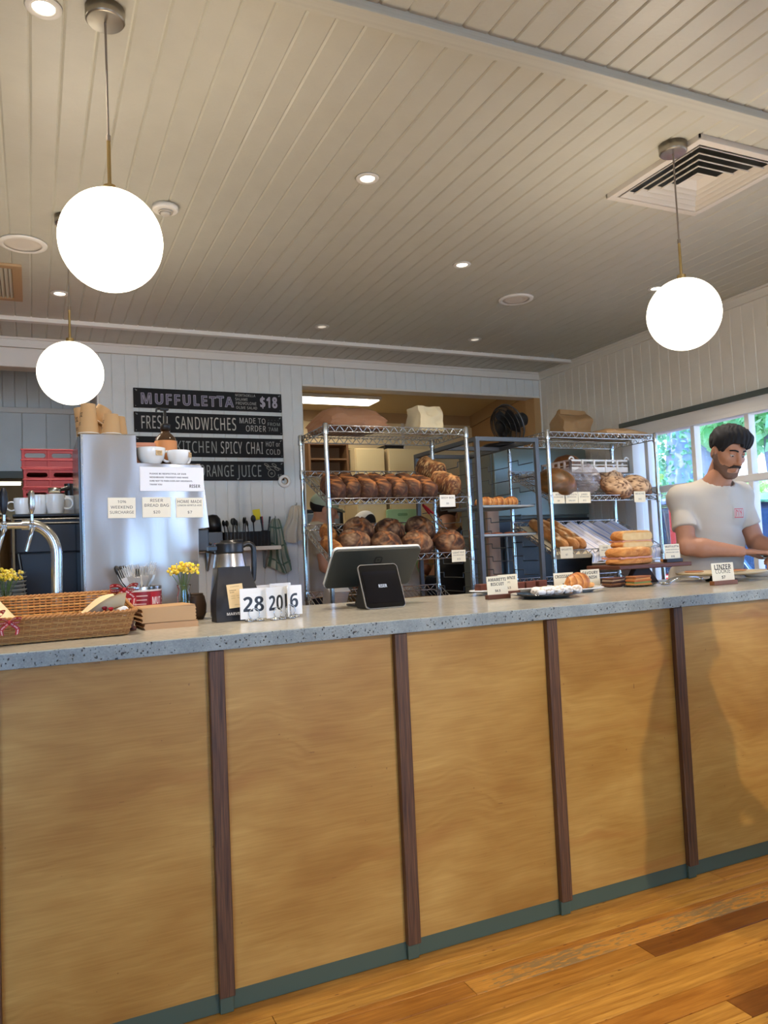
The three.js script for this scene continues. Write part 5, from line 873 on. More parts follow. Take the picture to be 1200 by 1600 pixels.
// a closed body from rings: f(t, a) -> [x, y, z, r, g, b], t in -1..1 along it, a around
function rings(n, m, f) {
  const pos = [], col = [], idx = [];
  for (let i = 0; i <= n; i++) for (let j = 0; j <= m; j++) { const [x, y, z, r, g, b] = f(i / n * 2 - 1, j / m * Math.PI * 2); pos.push(x, y, z); col.push(...lin([r, g, b])); }
  for (let i = 0; i < n; i++) for (let j = 0; j < m; j++) { const a = i * (m + 1) + j, b = a + m + 1; idx.push(a, a + 1, b, b, a + 1, b + 1); }
  const g = new THREE.BufferGeometry(); g.setAttribute('position', new THREE.Float32BufferAttribute(pos, 3)); g.setAttribute('color', new THREE.Float32BufferAttribute(col, 3)); g.setIndex(idx); g.computeVertexNormals();
  return prep(g);
}
const pw = (v, e) => Math.sign(v) * Math.pow(Math.abs(v), e);
// long loaf lying along z, its base at y = 0
function loaf({ L, w, h, seed, end = 4, box = 0.75, dark = [62, 36, 20], mid = [124, 74, 38], ear = [196, 138, 84], cuts = 1, seeds = 0, n = 44, m = 34 }) {
  return rings(n, m, (t, a) => {
    const k = Math.pow(Math.max(0, 1 - Math.pow(Math.abs(t), end)), 0.42) + 0.002, c = Math.cos(a), s = Math.sin(a), top = sstep(0.1, 0.8, s);
    const nn = n3(t * 5 + 9, c * 3 + 4, s * 3 + 4, seed), n2 = n3(t * 16 + 9, c * 9 + 9, s * 9 + 9, seed + 3), n4 = n3(t * 44, c * 26, s * 26, seed + 5);
    let cut = 0; if (cuts) { const q = c * 0.9 + 0.35 * Math.sin(t * cuts * 2.2 + seed) + (nn - 0.5) * 0.7; cut = top * (1 - sstep(0.06, 0.34, Math.abs(q))) * sstep(1, 0.7, Math.abs(t)); }
    const r = 1 + 0.09 * (nn - 0.5) + 0.05 * (n2 - 0.5) + 0.06 * cut * (0.4 + n2);
    const x = w / 2 * k * pw(c, box) * r, y = h / 2 * (s > 0 ? pw(s, 0.9) * (0.75 + 0.25 * k) * 1.15 : pw(s, 0.6) * 0.85) * Math.min(1, k * 1.1) * r;
    let col = mixc(dark, mid, clamp(nn * 0.9 + (n2 - 0.4) * 0.7)); col = mixc(col, ear, cut * clamp(0.35 + n2 * 0.9)); if (seeds) col = mixc(col, [206, 168, 112], sstep(0.62, 0.75, n4) * seeds * (1 - cut * 0.7));
    return [x, y + h * 0.425, t * L / 2, ...col];
  });
}
// round loaf, its base at y = 0
function boule({ R, h, seed, dark = [58, 34, 20], mid = [128, 76, 40], dust = [186, 158, 122], cross = 1, cracks = 0 }) {
  return rings(30, 48, (t, a) => {
    const ph = (t + 1) / 2 * Math.PI, ct = -Math.cos(ph), st = Math.sin(ph), c = Math.cos(a), s = Math.sin(a), up = sstep(0.05, 0.6, ct);
    const X = st * c, Z = st * s, nn = n3(X * 3 + 5, ct * 3 + 5, Z * 3 + 5, seed), n2 = n3(X * 10 + 12, ct * 10 + 12, Z * 10 + 12, seed + 2);
    const d1 = Math.abs(X * 0.8 + Z * 0.6 + (nn - 0.5) * 0.3), d2 = Math.abs(-X * 0.6 + Z * 0.8 + 0.28 * Math.sin(X * 4)), d3 = Math.abs(-X * 0.6 + Z * 0.8 - 0.34), cut = cross ? up * Math.max(1 - sstep(0.03, 0.13, d1), 0.9 - sstep(0.02, 0.1, d2), 0.7 - sstep(0.02, 0.08, d3)) : 0;
    let ck = 0; if (cracks) { const q = Math.abs(n3(X * 5 + 20, ct * 5 + 20, Z * 5 + 20, seed + 7) - 0.5); ck = 1 - sstep(0.03, 0.075, q); }
    const r = 1 + 0.07 * (nn - 0.5) + 0.03 * (n2 - 0.5) - 0.09 * Math.max(0, cut) + 0.05 * cross * up * sstep(0.3, 0.05, Math.abs(d1 - 0.16)) - 0.06 * ck, ring = 0.5 + 0.5 * Math.sin(Math.hypot(X, Z) * 46);
    let col = mixc(dark, mid, clamp(nn + (n2 - 0.5) * 0.8)); col = mixc(col, dust, up * clamp((cracks ? 0.75 : 0.02) + 0.5 * (0.4 + 0.6 * ring) * sstep(0.3, 0.75, nn * 0.6 + n2 * 0.4) + 0.3 * (nn - 0.3)) * (cross || cracks ? 0.85 : 0.12)); col = mixc(col, mixc(mid, [190, 120, 66], n2), clamp(Math.max(0, cut)) * 0.85); col = mixc(col, dark, ck * 0.9);
    return [R * X * r, Math.max(0, h * (ct > 0 ? 0.38 + 0.62 * ct * r : 0.38 + 0.42 * ct)), R * Z * r, ...col];
  });
}
function croissantGeo(seed, s = 1) {
  return rings(60, 20, (t, a) => {
    const th = t * 1.15, k = Math.pow(Math.max(0, 1 - Math.pow(Math.abs(t), 2)), 0.62), saw = (Math.abs(t) * 4.2) % 1, r = s * (0.004 + 0.03 * k * (1 + 0.2 * (1 - saw) * (k > 0.2 ? 1 : 0))), c = Math.cos(a), q = Math.sin(a), R = 0.062 * s;
    const nn = n3(t * 14 + 9, c * 5 + 9, q * 5 + 9, seed), col = mixc(mixc([150, 82, 34], [226, 160, 88], clamp(saw * 0.9 + (nn - 0.5) * 0.8)), [236, 190, 124], sstep(0.85, 1, saw) * 0.6);
    return [Math.sin(th) * (R + c * r), Math.max(0, 0.026 * s * Math.min(1, k * 1.4 + 0.1) + q * r * 0.95 + 0.002), Math.cos(th) * (R + c * r) - R * 0.75, ...col];
  });
}
const TILT = Math.atan2(0.195, 0.42), FRONT = -3.84;
// a point on a tilted shelf: x along it, v metres up the slope from its front edge, h above its wires
const onTilt = (x, y0, v, h0 = 0.004) => { const h = h0 - 0.036; return [x, y0 + v * Math.sin(TILT) + h * Math.cos(TILT), FRONT - v * Math.cos(TILT) + h * Math.sin(TILT)]; };
function bread(name, label, category, geo, pos, turn = 0, tilt = TILT, group, mat = crust) {
  const t = thing(name, label, category, pos, 0, group), g = new THREE.Mesh(geo, mat); t.rotation.order = 'XYZ'; t.rotation.set(tilt, turn, 0);
  g.name = 'crust'; g.castShadow = g.receiveShadow = true; t.add(g); return t;
}

// ---------- the two wire racks ----------
function wireShelf(parent, w, d, y, tilt) {
  const t = new THREE.Group(); t.name = 'shelf'; t.position.set(0, y, 0); t.rotation.x = tilt; parent.add(t);
  const D = tilt ? d / Math.cos(tilt) : d, R = 0.0026, rim = [];
  for (const z of [0, -D]) { rim.push(rod([-w / 2, 0, z], [w / 2, 0, z], 0.0034, 7), rod([-w / 2, -0.034, z], [w / 2, -0.034, z], 0.0034, 7)); const n = Math.round(w / 0.055); for (let i = 0; i < n; i++) { const a = -w / 2 + i * w / n, b = a + w / n; rim.push(rod([a, -0.034, z], [(a + b) / 2, 0, z], R, 5), rod([(a + b) / 2, 0, z], [b, -0.034, z], R, 5)); } }
  for (const x of [-w / 2, w / 2]) { rim.push(rod([x, 0, 0], [x, 0, -D], 0.0034, 7), rod([x, -0.034, 0], [x, -0.034, -D], 0.0034, 7)); const n = 8; for (let i = 0; i < n; i++) { const a = -i * D / n, b = a - D / n; rim.push(rod([x, -0.034, a], [x, 0, (a + b) / 2], R, 5), rod([x, 0, (a + b) / 2], [x, -0.034, b], R, 5)); } }
  obj('rim', rim, M.wire, t);
  const wy = tilt ? -0.034 : -0.006, wires = [], n = Math.round(w / 0.026); for (let i = 1; i < n; i++) { const x = -w / 2 + i * w / n; wires.push(rod([x, wy, 0], [x, wy, -D], 0.0019, 5)); } for (const k of [0.33, 0.66]) wires.push(rod([-w / 2, wy - 0.005, -D * k], [w / 2, wy - 0.005, -D * k], 0.003, 6));
  const m = obj('wires', wires, M.wire, t); m.userData.kind = 'stuff';
  return t;
}
function wireRack(label, x0, x1, ys) {
  const t = thing('wire_rack', label, 'wire rack', [(x0 + x1) / 2, 0, FRONT], 0), w = x1 - x0, d = 0.42;
  for (const x of [-w / 2, w / 2]) for (const z of [0, -d]) {
    const p = obj('post', [rod([x, 0.03, z], [x, 1.905, z], 0.0127, 14), lathe([[0, 0], [0.0127, 0], [0.0127, 0.006], [0.006, 0.009], [0, 0.0095]], 14).translate(x, 1.904, z)], M.chrome, t);
    obj('foot', [lathe([[0, 0.001], [0.018, 0.001], [0.019, 0.006], [0.012, 0.012], [0.009, 0.03], [0, 0.032]], 16).translate(x, 0, z)], M.blackMatt, p);
    for (const [y, tl] of ys) obj('collar', [lathe([[0.0127, -0.05], [0.0165, -0.048], [0.0155, 0.004], [0.0127, 0.006]], 14).translate(x, tl && z ? y + 0.195 : y, z)], M.chrome, p);
  }
  for (const [y, tl] of ys) wireShelf(t, w, d, y, tl ? TILT : 0);
  return t;
}
const XA = [1.436, 2.302], XB = [2.878, 3.742], YS = [1.505, 1.19, 0.8];
wireRack('left chrome wire bread rack with tilted shelves of dark loaves', XA[0], XA[1], [[1.9, 0], [YS[0], 1], [YS[1], 1], [YS[2], 1]]);
const rackB = wireRack('right chrome wire bread rack by the window, under brown bags', XB[0], XB[1], [[1.9, 0], [YS[0], 1], [1.17, 1], [YS[2], 1]]);
{ const s = wireShelf(rackB, XB[1] - XB[0], 0.2, 1.664, 0); s.position.z = -0.22; }

{
  // seeded box loaves on the left rack
  const G = [1, 2, 3].map((s) => loaf({ L: 0.24, w: 0.116, h: 0.108, seed: s * 11, seeds: 0.25, box: 0.6, dark: [38, 21, 12], mid: [92, 52, 27], ear: [186, 118, 62], cuts: 2.6 }));
  const gs = 'dark box loaves on the upper left rack', nth = ['first', 'second', 'third', 'fourth', 'fifth', 'sixth', 'seventh'];
  [1.505, 1.597, 1.688, 1.779, 1.87, 1.962, 2.055].forEach((x, i) => bread('box_loaf', 'dark-crusted box loaf, ' + nth[i] + ' from the left in the upper row of the left rack', 'bread', G[i % 3], onTilt(x, YS[0], 0.122 + 0.012 * (i % 2), 0.003), 0.03 * (i - 3), TILT, gs));
  const seedy = loaf({ L: 0.2, w: 0.112, h: 0.12, seed: 71, seeds: 0.9, mid: [150, 92, 48], ear: [214, 158, 100], cuts: 2 }), seedy2 = loaf({ L: 0.2, w: 0.112, h: 0.118, seed: 93, seeds: 0.6, mid: [140, 84, 44], ear: [222, 164, 104], cuts: 2 });
  bread('box_loaf', 'seeded box loaf raised at the upper right corner of the left rack', 'bread', seedy, onTilt(2.19, YS[0], 0.3, 0.045), 0.5, TILT + 0.12, gs);
  bread('box_loaf', 'scored box loaf with pale tops above the seedy box price card', 'bread', seedy2, onTilt(2.2, YS[0], 0.115, 0.02), 0.45, TILT - 0.05, gs);
  // round loaves
  const B = [1, 2, 3, 4].map((s) => boule({ R: 0.092, h: 0.125, seed: s * 7, mid: s % 2 ? [108, 62, 31] : [94, 54, 27], dark: [44, 25, 14], dust: [204, 180, 146] })), gr = 'round sourdough loaves on the left rack';
  const nb = (label, g, x, v, h, turn) => bread('round_loaf', label, 'bread', B[g], onTilt(x, YS[1], v, h), turn, TILT + 0.3, gr);
  nb('flour-dusted round loaf, highest one at the left of the left rack', 0, 1.71, 0.31, 0.012, 0.4);
  nb('round loaf in front of the highest flour-dusted one, above the till screen', 1, 1.61, 0.13, 0.02, 1.9);
  nb('round loaf in the middle of the back row on the left rack', 2, 1.905, 0.3, 0.004, 2.6);
  nb('round loaf at the right of the back row, beneath the red tongs', 3, 2.1, 0.3, 0.012, 0.9);
  nb('round loaf right of centre in the front row, above the till screen corner', 0, 1.99, 0.11, 0.004, 3.6);
  nb('round loaf at the right end of the front row beside the light rye price card', 2, 2.2, 0.115, 0.004, 5.0);
  nb('round loaf in the front row just behind the middle of the till screen', 3, 1.8, 0.115, 0.004, 4.4);
  const end = loaf({ L: 0.2, w: 0.085, h: 0.08, seed: 41, mid: [176, 112, 54], dark: [112, 62, 28], ear: [206, 150, 88] });
  bread('small_loaf', 'golden small loaf at the left end of the lower row, behind the chrome post', 'bread', end, onTilt(1.485, YS[1], 0.12, 0.004), 0.1, TILT, 'golden small loaves at the left end of the left rack');
  bread('small_loaf', 'golden small loaf lying behind another at the left end of the lower row', 'bread', end, onTilt(1.53, YS[1], 0.3, 0.004), -0.1, TILT, 'golden small loaves at the left end of the left rack');
  // red tongs
  const tg = thing('tongs', 'steel tongs with red handles lying on the round loaves', 'tongs', [2.16, 1.405, -4.02], 0.5); tg.rotation.order = 'YXZ'; tg.rotation.z = -0.55;
  for (const s of [-1, 1]) { const a = obj('arm', [tube([[-0.12, 0.002, 0], [-0.04, 0.004, s * 0.012], [0.05, 0.002, s * 0.018], [0.13, -0.002, s * 0.006]], 0.0035, 20, 6), T(ball(0.012, 0, 0, 0, 10, 8).applyMatrix4(new THREE.Matrix4().makeScale(1.4, 0.4, 0.9)), 0.135, -0.002, s * 0.006)], M.chrome, tg); obj('grip', [tube([[-0.125, 0.002, 0], [-0.08, 0.004, s * 0.008], [-0.03, 0.004, s * 0.013]], 0.0068, 12, 8)], M.red, a); }
  // lower shelf: clear tub, paper sleeves and a board
  const tb = thing('plastic_tub', 'clear plastic tub behind the left post of the left rack', 'tub', onTilt(1.56, YS[2], 0.33, 0.004)); tb.rotation.x = TILT; obj('walls', [T(lathe([[0.05, 0], [0.072, 0.0], [0.08, 0.12], [0.077, 0.12], [0.069, 0.004], [0.05, 0.004]], 4), 0, 0, 0, 0, Math.PI / 4)], phy(0xdedad6, 0.3, { transmission: 0.6, thickness: 0.002 }), tb); obj('lid', [bx(0.125, 0.01, 0.125, 0, 0.125, 0, 0.004)], phy(0xe8e6e2, 0.35, { transmission: 0.4 }), tb);
  for (const [x, r, c, n] of [[1.98, 0.25, M.kraftDark, 'left'], [2.07, 0.1, M.kraft, 'middle'], [2.16, -0.05, M.kraftDark, 'right']]) { const s = thing('paper_sleeve', n + ' one of three brown paper sleeves leaning on the lowest shelf of the left rack', 'paper sleeve', onTilt(x, YS[2], 0.18, 0.006), r, 'brown paper sleeves'); s.rotation.order = 'XYZ'; s.rotation.x = TILT; obj('sleeve', [bx(0.11, 0.012, 0.34, 0, 0.008, 0, 0.004)], c, s); obj('fold', [bx(0.112, 0.003, 0.05, 0, 0.0155, -0.14)], c, s); }
  for (const [y, l, x] of [[YS[0], 'white price card reading seedy box on the upper shelf of the left rack', 2.155], [YS[1], 'cream price card reading light rye on the lower shelf of the left rack', 2.21]]) priceCard(l, [x, y - 0.056, FRONT + 0.007], 0, y === YS[0] ? 0.1 : 0.09, 0.068, y === YS[0] ? [['SEEDY BOX', 0.24, 40, 216], ['$9', 0.72, 38, 44]] : [['LIGHT RYE', 0.22, 40, 216], ['SOURDOUGH', 0.44, 22, 200], ['$15', 0.76, 40, 62]], { bg: y === YS[0] ? '#e6e2d6' : CARD, lean: 0 });
  // bags on top
  const paperBag = (name, label, mat, w, h, d, pos, turn, seed, open, flat) => {
    const t = thing(name, label, 'paper bag', pos, turn), g = new THREE.BoxGeometry(w, h, d, 16, 14, 10), p = g.attributes.position;
    for (let i = 0; i < p.count; i++) { let x = p.getX(i), y = p.getY(i) + h / 2, z = p.getZ(i); const k = y / h, a = n3(x * 18 + 5, y * 18 + 5, z * 18 + 5, seed) - 0.5, q = n3(x * 50 + 5, y * 50 + 5, z * 50 + 5, seed + 1) - 0.5; if (flat) { y *= (0.72 + 0.4 * (n3(x * 5 + 3, 1, z * 5, seed) - 0.2)) * (1 - 0.45 * Math.pow(Math.abs(2 * x / w), 4)) * (1 - 0.4 * Math.pow(Math.abs(2 * z / d), 4)); } else { z *= lerp(1, open ? 0.75 : 0.16, sstep(0.55, 1, k)); x *= lerp(1, 0.93, k); } p.setXYZ(i, x + a * 0.02 + q * 0.006, Math.max(0, y + (k > 0.05 ? a * 0.018 * (flat ? 0.4 : 1) + q * 0.006 : 0)), z + a * 0.03 + q * 0.006); }
    g.computeVertexNormals(); const n = toCreasedNormals(g, 0.35); obj('bag', [n], mat, t);
    if (!flat && !open) { obj('folded_top', [T(bx(w * 0.9, 0.034, 0.02, 0, h - 0.006, 0.012, 0.004), 0, 0, 0, 0.0)], mat, t); }
    if (open) obj('mouth', [T(bx(w * 0.86, 0.004, d * 0.6, 0, h - 0.004, 0, 0.001))], mat, t);
    return t;
  };
  paperBag('paper_bag', 'big crumpled brown paper bag lying on top of the left rack', std(0x9a7052, 0.9), 0.36, 0.155, 0.3, [1.64, 1.9035, -4.05], 0.15, 5, false, true);
  paperBag('paper_bag', 'pale crumpled paper bag standing on top of the left rack', M.bagWhite, 0.17, 0.15, 0.15, [2.13, 1.9035, -4.02], 0.1, 8, true, false);
  paperBag('paper_bag', 'brown paper bag with folded top on the right rack', M.kraftDark, 0.25, 0.17, 0.14, [3.24, 1.9035, -4.06], 0.1, 12, false, false);
  paperBag('paper_bag', 'flat tan paper bag lying beside the folded one on the right rack', M.kraft, 0.38, 0.055, 0.28, [3.55, 1.9035, -4.03], 0.05, 15, false, true);
}
{
  // right rack
  bread('giant_loaf', 'huge shiny tan round loaf at the left of the right rack, behind the price cards', 'bread', boule({ R: 0.128, h: 0.165, seed: 91, cross: 0, mid: [126, 80, 38], dark: [72, 52, 22], dust: [190, 150, 100] }), onTilt(2.99, YS[0], 0.115, 0.004), 0.4, TILT, undefined, crustShiny);
  const C = [1, 2, 3].map((s) => boule({ R: 0.105, h: 0.12, seed: s * 23 + 1, cross: 0, cracks: 1, mid: [176, 124, 78], dark: [70, 40, 24], dust: [222, 190, 150] })), gc = 'cracked rye loaves on the right rack';
  bread('rye_loaf', 'pale cracked rye loaf, highest one on the right rack by the window', 'bread', C[0], onTilt(3.53, YS[0], 0.28, 0.02), 0, TILT + 0.2, gc);
  bread('rye_loaf', 'pale cracked rye loaf in front on the left, above the miche rye card', 'bread', C[1], onTilt(3.46, YS[0], 0.1, 0.004), 1, TILT + 0.2, gc);
  bread('rye_loaf', 'pale cracked rye loaf at the right end against the chrome post', 'bread', C[2], onTilt(3.645, YS[0], 0.12, 0.004), 2, TILT + 0.2, gc);
  const pbag = thing('plastic_bag', 'crumpled clear plastic bag between the giant loaf and the rye loaves', 'plastic bag', onTilt(3.25, YS[0], 0.2, 0.006)); pbag.rotation.x = TILT;
  { const g = new THREE.SphereGeometry(0.11, 30, 22), p = g.attributes.position; for (let i = 0; i < p.count; i++) { const x = p.getX(i), y = p.getY(i), z = p.getZ(i), k = 1 + 0.5 * (n3(x * 30 + 9, y * 30 + 9, z * 30 + 9, 4) - 0.5); p.setXYZ(i, x * k, Math.max(0, (y + 0.08) * k * 0.9), z * k * 1.2); } g.computeVertexNormals(); obj('film', [toCreasedNormals(g, 0.2)], M.film, pbag); obj('knot', [T(ball(0.012, 0.02, 0.17, 0.02, 8, 6))], M.film, pbag); }
  // plastic bakery tray with a loaf in it
  const tray = thing('plastic_tray', 'pinkish white plastic bakery tray on the right rack above the giant loaf', 'tray', [3.415, 1.668, -4.16], 0), W = 0.48, D = 0.3, tm = std(0xcdb9ae, 0.5), tw = std(0xd8d6cf, 0.5);
  obj('floor', [bx(W - 0.01, 0.006, D - 0.01, 0, 0.004, 0, 0.002)], tm, tray);
  const rail = (a, b, m) => { const n = 5, g = []; for (let i = 0; i <= n; i++) { const t = i / n; g.push(bx(0.014, 0.085, 0.014, lerp(a[0], b[0], t), 0.044, lerp(a[1], b[1], t), 0.003)); } const L = Math.hypot(b[0] - a[0], b[1] - a[1]), ang = -Math.atan2(b[1] - a[1], b[0] - a[0]); for (const [y, h] of [[0.02, 0.034], [0.08, 0.012], [0.05, 0.006]]) g.push(T(bx(L, h, 0.006), (a[0] + b[0]) / 2, y, (a[1] + b[1]) / 2, 0, ang, 0)); return g; };
  obj('side', rail([-W / 2, D / 2], [W / 2, D / 2]), tw, tray); obj('side', rail([-W / 2, -D / 2], [W / 2, -D / 2]), tw, tray); obj('side', rail([-W / 2, -D / 2], [-W / 2, D / 2]), tm, tray); obj('side', rail([W / 2, -D / 2], [W / 2, D / 2]), tw, tray);
  for (const x of [-W / 2 + 0.012, W / 2 - 0.012]) obj('corner_lug', [T(new THREE.TorusGeometry(0.018, 0.006, 8, 16, Math.PI), x, 0.084, D / 2 - 0.002)], tw, tray);
  bread('round_loaf', 'brown round loaf inside the left end of the plastic bakery tray', 'bread', boule({ R: 0.1, h: 0.13, seed: 55, cross: 0, mid: [150, 96, 50], dark: [92, 54, 28] }), [3.28, 1.678, -4.18], 0.3, 0, undefined, crustShiny);
  // third shelf: baguettes and striped cloths
  const Y3 = 1.17, bagG = [5, 6, 7].map((s) => loaf({ L: 0.43, w: 0.066, h: 0.062, seed: s * 13, end: 7, dark: [140, 86, 42], mid: [190, 130, 70], ear: [232, 196, 146], cuts: 4, n: 70 }));
  [3.0, 3.07, 3.135].forEach((x, i) => bread('baguette', 'golden baguette, ' + ['left', 'middle', 'right'][i] + ' of the three lying on the right rack', 'bread', bagG[i], onTilt(x, Y3, 0.235, 0.016), [-0.04, 0.02, -0.03][i], TILT, 'baguettes on the right rack'));
  const liner = thing('paper_liner', 'cream paper liner under the baguettes on the right rack', 'paper', onTilt(3.04, Y3, 0.23, 0.003)); liner.rotation.x = TILT; obj('sheet', [bx(0.27, 0.002, 0.46, 0, 0.003, 0)], M.bagWhite, liner); obj('front_fold', [T(bx(0.27, 0.03, 0.002), 0, -0.01, 0.232, 0.2)], M.bagWhite, liner);
  const stripe = ctex(256, 64, (g) => { for (let i = 0; i < 16; i++) { g.fillStyle = ['#8fa9d6', '#c9d3e6', '#7f93bd', '#d7cfc4'][i % 4]; g.fillRect(i * 16 + 3, 0, [6, 3, 2, 4][i % 4], 64); } }, '#eceaee');
  const draped = (label, x0, x1, seed) => { const t = thing('striped_cloth', label, 'cloth', onTilt((x0 + x1) / 2, Y3, 0, 0.004)); t.rotation.x = TILT; const w = x1 - x0, g = new THREE.PlaneGeometry(w, 0.53, 40, 40); g.rotateX(-Math.PI / 2); const p = g.attributes.position; for (let i = 0; i < p.count; i++) { const x = p.getX(i), z = p.getZ(i) - 0.2, f = sstep(-0.02, 0.05, z); p.setY(i, 0.012 + 0.012 * Math.sin(x * 52 + seed) * (1 - f * 0.4) + 0.006 * n3(x * 12, z * 10, seed, 3) - (z > 0 ? z * 0.95 : 0)); p.setZ(i, z > 0 ? 0.012 + z * 0.18 : z); } g.computeVertexNormals(); obj('cloth', [g], std(0xffffff, 0.9, { map: stripe, side: THREE.DoubleSide }), t); obj('hem', [T(bx(w, 0.006, 0.005), 0, -0.052, 0.026)], M.whiteMatt, t); };
  draped('wide blue and white striped cloth beside the baguettes on the right rack', 3.175, 3.53, 1); draped('narrow blue and white striped cloth at the right end of the right rack', 3.545, 3.73, 4);
  const cardsB = [[2.931, YS[0], 'cream price card for sourdough at the left end of the right rack', [['BERRY', 0.22, 44, 120], ['SOURDOUGH', 0.44, 30, 190], ['$9', 0.76, 40, 46]]], [3.032, YS[0], 'cream price card reading day old 50% off, second on the right rack', [['DAY OLD &', 0.22, 42, 210], ['SOURDOUGH', 0.44, 30, 190], ['50% OFF', 0.76, 34, 140]]], [3.129, YS[0], 'cream price card reading jumbo, third on the right rack', [['JUMBO', 0.22, 44, 130], ['SOURDOUGH', 0.44, 30, 190], ['$12', 0.76, 40, 66]]], [3.576, YS[0], 'cream price card reading miche rye under the cracked loaves', [['MICHE RYE', 0.22, 42, 206], ['$12', 0.72, 40, 66]]], [2.948, Y3, 'cream price card reading baguette, below the baguettes', [['BAGUETTE', 0.24, 42, 210], ['$7', 0.7, 44, 46]]], [3.245, Y3, 'cream price card reading demi, in front of the wide striped cloth', [['DEMI', 0.24, 44, 110], ['BAGUETTE', 0.46, 26, 170], ['$4', 0.76, 40, 46]]]];
  for (const [x, y, l, lines] of cardsB) priceCard(l, [x, y - 0.048, FRONT + (y === Y3 ? 0.034 : 0.007)], 0, 0.094, 0.07, lines, { lean: 0 });
  // film hanging at the right end
  const fl = thing('plastic_film', 'sheet of clear plastic film hanging at the right end of the right rack', 'plastic film', [3.79, 0.86, -3.86]); { const g = new THREE.PlaneGeometry(0.16, 0.66, 20, 30), p = g.attributes.position; for (let i = 0; i < p.count; i++) { const u = p.getX(i) / 0.16 + 0.5, v = p.getY(i) / 0.66 + 0.5; p.setXYZ(i, -0.02 + u * 0.1 * (1.2 - v * 0.6), v * 0.64, 0.05 * (1 - v) + 0.02 * Math.sin(u * 16 + v * 2) + u * 0.3 * (1 - v * 0.8)); } g.computeVertexNormals(); obj('sheet', [g], M.film, fl); obj('clip', [bx(0.03, 0.02, 0.03, -0.02, 0.64, 0.0, 0.004)], M.dullSteel, fl); }
}
{
  // sheet-pan rack with square tubes
  const X0 = 2.372, X1 = 2.79, Z0 = -3.84, Z1 = -4.62, H = 1.858, t = thing('pan_rack', 'grey square-tube sheet-pan rack between the two wire racks', 'pan rack', [0, 0, 0]), q = 0.0255;
  for (const x of [X0, X1]) for (const z of [Z0, Z1]) { const p = obj('upright', [bx(q, H - 0.08, q, x, 0.08 + (H - 0.08) / 2, z, 0.002)], M.galv, t); obj('castor', [T(lathe([[0, -0.012], [0.03, -0.012], [0.034, -0.006], [0.034, 0.006], [0.03, 0.012], [0, 0.012]], 20), x, 0.035, z, 0, 0, Math.PI / 2), rod([x, 0.05, z], [x, 0.085, z], 0.012, 10)], M.blackMatt, p); }
  for (const z of [Z0, (Z0 + Z1) / 2, Z1]) obj('cross_bar', [bx(X1 - X0 - q, q, q, (X0 + X1) / 2, H - q / 2, z, 0.002)], M.galv, t);
  for (const x of [X0, X1]) { obj('top_rail', [bx(q, q, Z0 - Z1 - q, x, H - q / 2, (Z0 + Z1) / 2, 0.002)], M.galv, t); obj('bottom_rail', [bx(q, q, Z0 - Z1 - q, x, 0.1, (Z0 + Z1) / 2, 0.002)], M.galv, t); }
  for (const z of [Z0, Z1]) obj('bottom_bar', [bx(X1 - X0 - q, q, q, (X0 + X1) / 2, 0.1, z, 0.002)], M.galv, t);
  for (let i = 0; i < 15; i++) for (const [x, s] of [[X0, 1], [X1, -1]]) { const y = 1.712 - i * 0.085, xi = x + s * 0.022, z = (k) => lerp(Z0 - 0.01, Z1 + 0.01, k), P = [[0, 0], [0.2, 0], [0.2, 0.03], [0.34, 0.03], [0.34, 0], [0.66, 0], [0.66, 0.03], [0.8, 0.03], [0.8, 0], [1, 0]].map(([k, h]) => [xi, y + h, z(k)]); obj('runner', [rods(P, 0.0028, 6)], std(0x53575a, 0.35, { metalness: 0.9 }), t); }
  const pan = (label, y) => { const p = thing('baking_tray', label, 'tray', [(X0 + X1) / 2, y, -4.06]), w = 0.365, d = 0.4; obj('base', [bx(w, 0.003, d, 0, 0.0035, 0)], M.dullSteel, p); obj('rim', [bx(w + 0.01, 0.012, 0.006, 0, 0.01, d / 2, 0.002), bx(w + 0.01, 0.012, 0.006, 0, 0.01, -d / 2, 0.002), bx(0.006, 0.012, d, w / 2 + 0.002, 0.01, 0, 0.002), bx(0.006, 0.012, d, -w / 2 - 0.002, 0.01, 0, 0.002)], M.dullSteel, p); const pp = obj('paper', [bx(w - 0.01, 0.002, d + 0.012, 0, 0.0065, 0.004)], M.bagWhite, p); };
  pan('upper baking tray of croissants in the sheet-pan rack', 1.4405); pan('lower baking tray of brown biscuits in the sheet-pan rack', 1.27);
  const cg = [1, 2].map((s) => croissantGeo(s, 0.95)), nm = ['left', 'middle', 'right'];
  for (let i = 0; i < 3; i++) bread('croissant', nm[i] + ' croissant on the front edge of the upper baking tray', 'croissant', cg[i % 2], [2.455 + i * 0.088, 1.449, -3.92], 0.3 * i - 0.2, 0, 'croissants on the baking tray', crustShiny);
  const bg = rings(10, 18, (u, a) => { const k = Math.sqrt(Math.max(0, 1 - u * u)), n = n3(Math.cos(a) * 3 + 5, u * 3 + 5, Math.sin(a) * 3 + 5, 3); return [0.038 * k * Math.cos(a), Math.max(0, 0.009 + 0.009 * u), 0.038 * k * Math.sin(a), ...mixc([92, 46, 22], [150, 84, 42], n)]; });
  const bn = ['first', 'second', 'third', 'fourth']; for (let i = 0; i < 4; i++) bread('biscuit', bn[i] + ' flat brown biscuit from the left on the lower baking tray', 'biscuit', bg, [2.44 + i * 0.088, 1.2785, -3.92], i, 0, 'biscuits on the lower baking tray');
  // fan standing on the rear of the pan rack
  const f = thing('desk_fan', 'black desk fan tipped downwards on top of the sheet-pan rack', 'fan', [2.86, H + 0.002, -4.24]); f.position.x = 2.82;
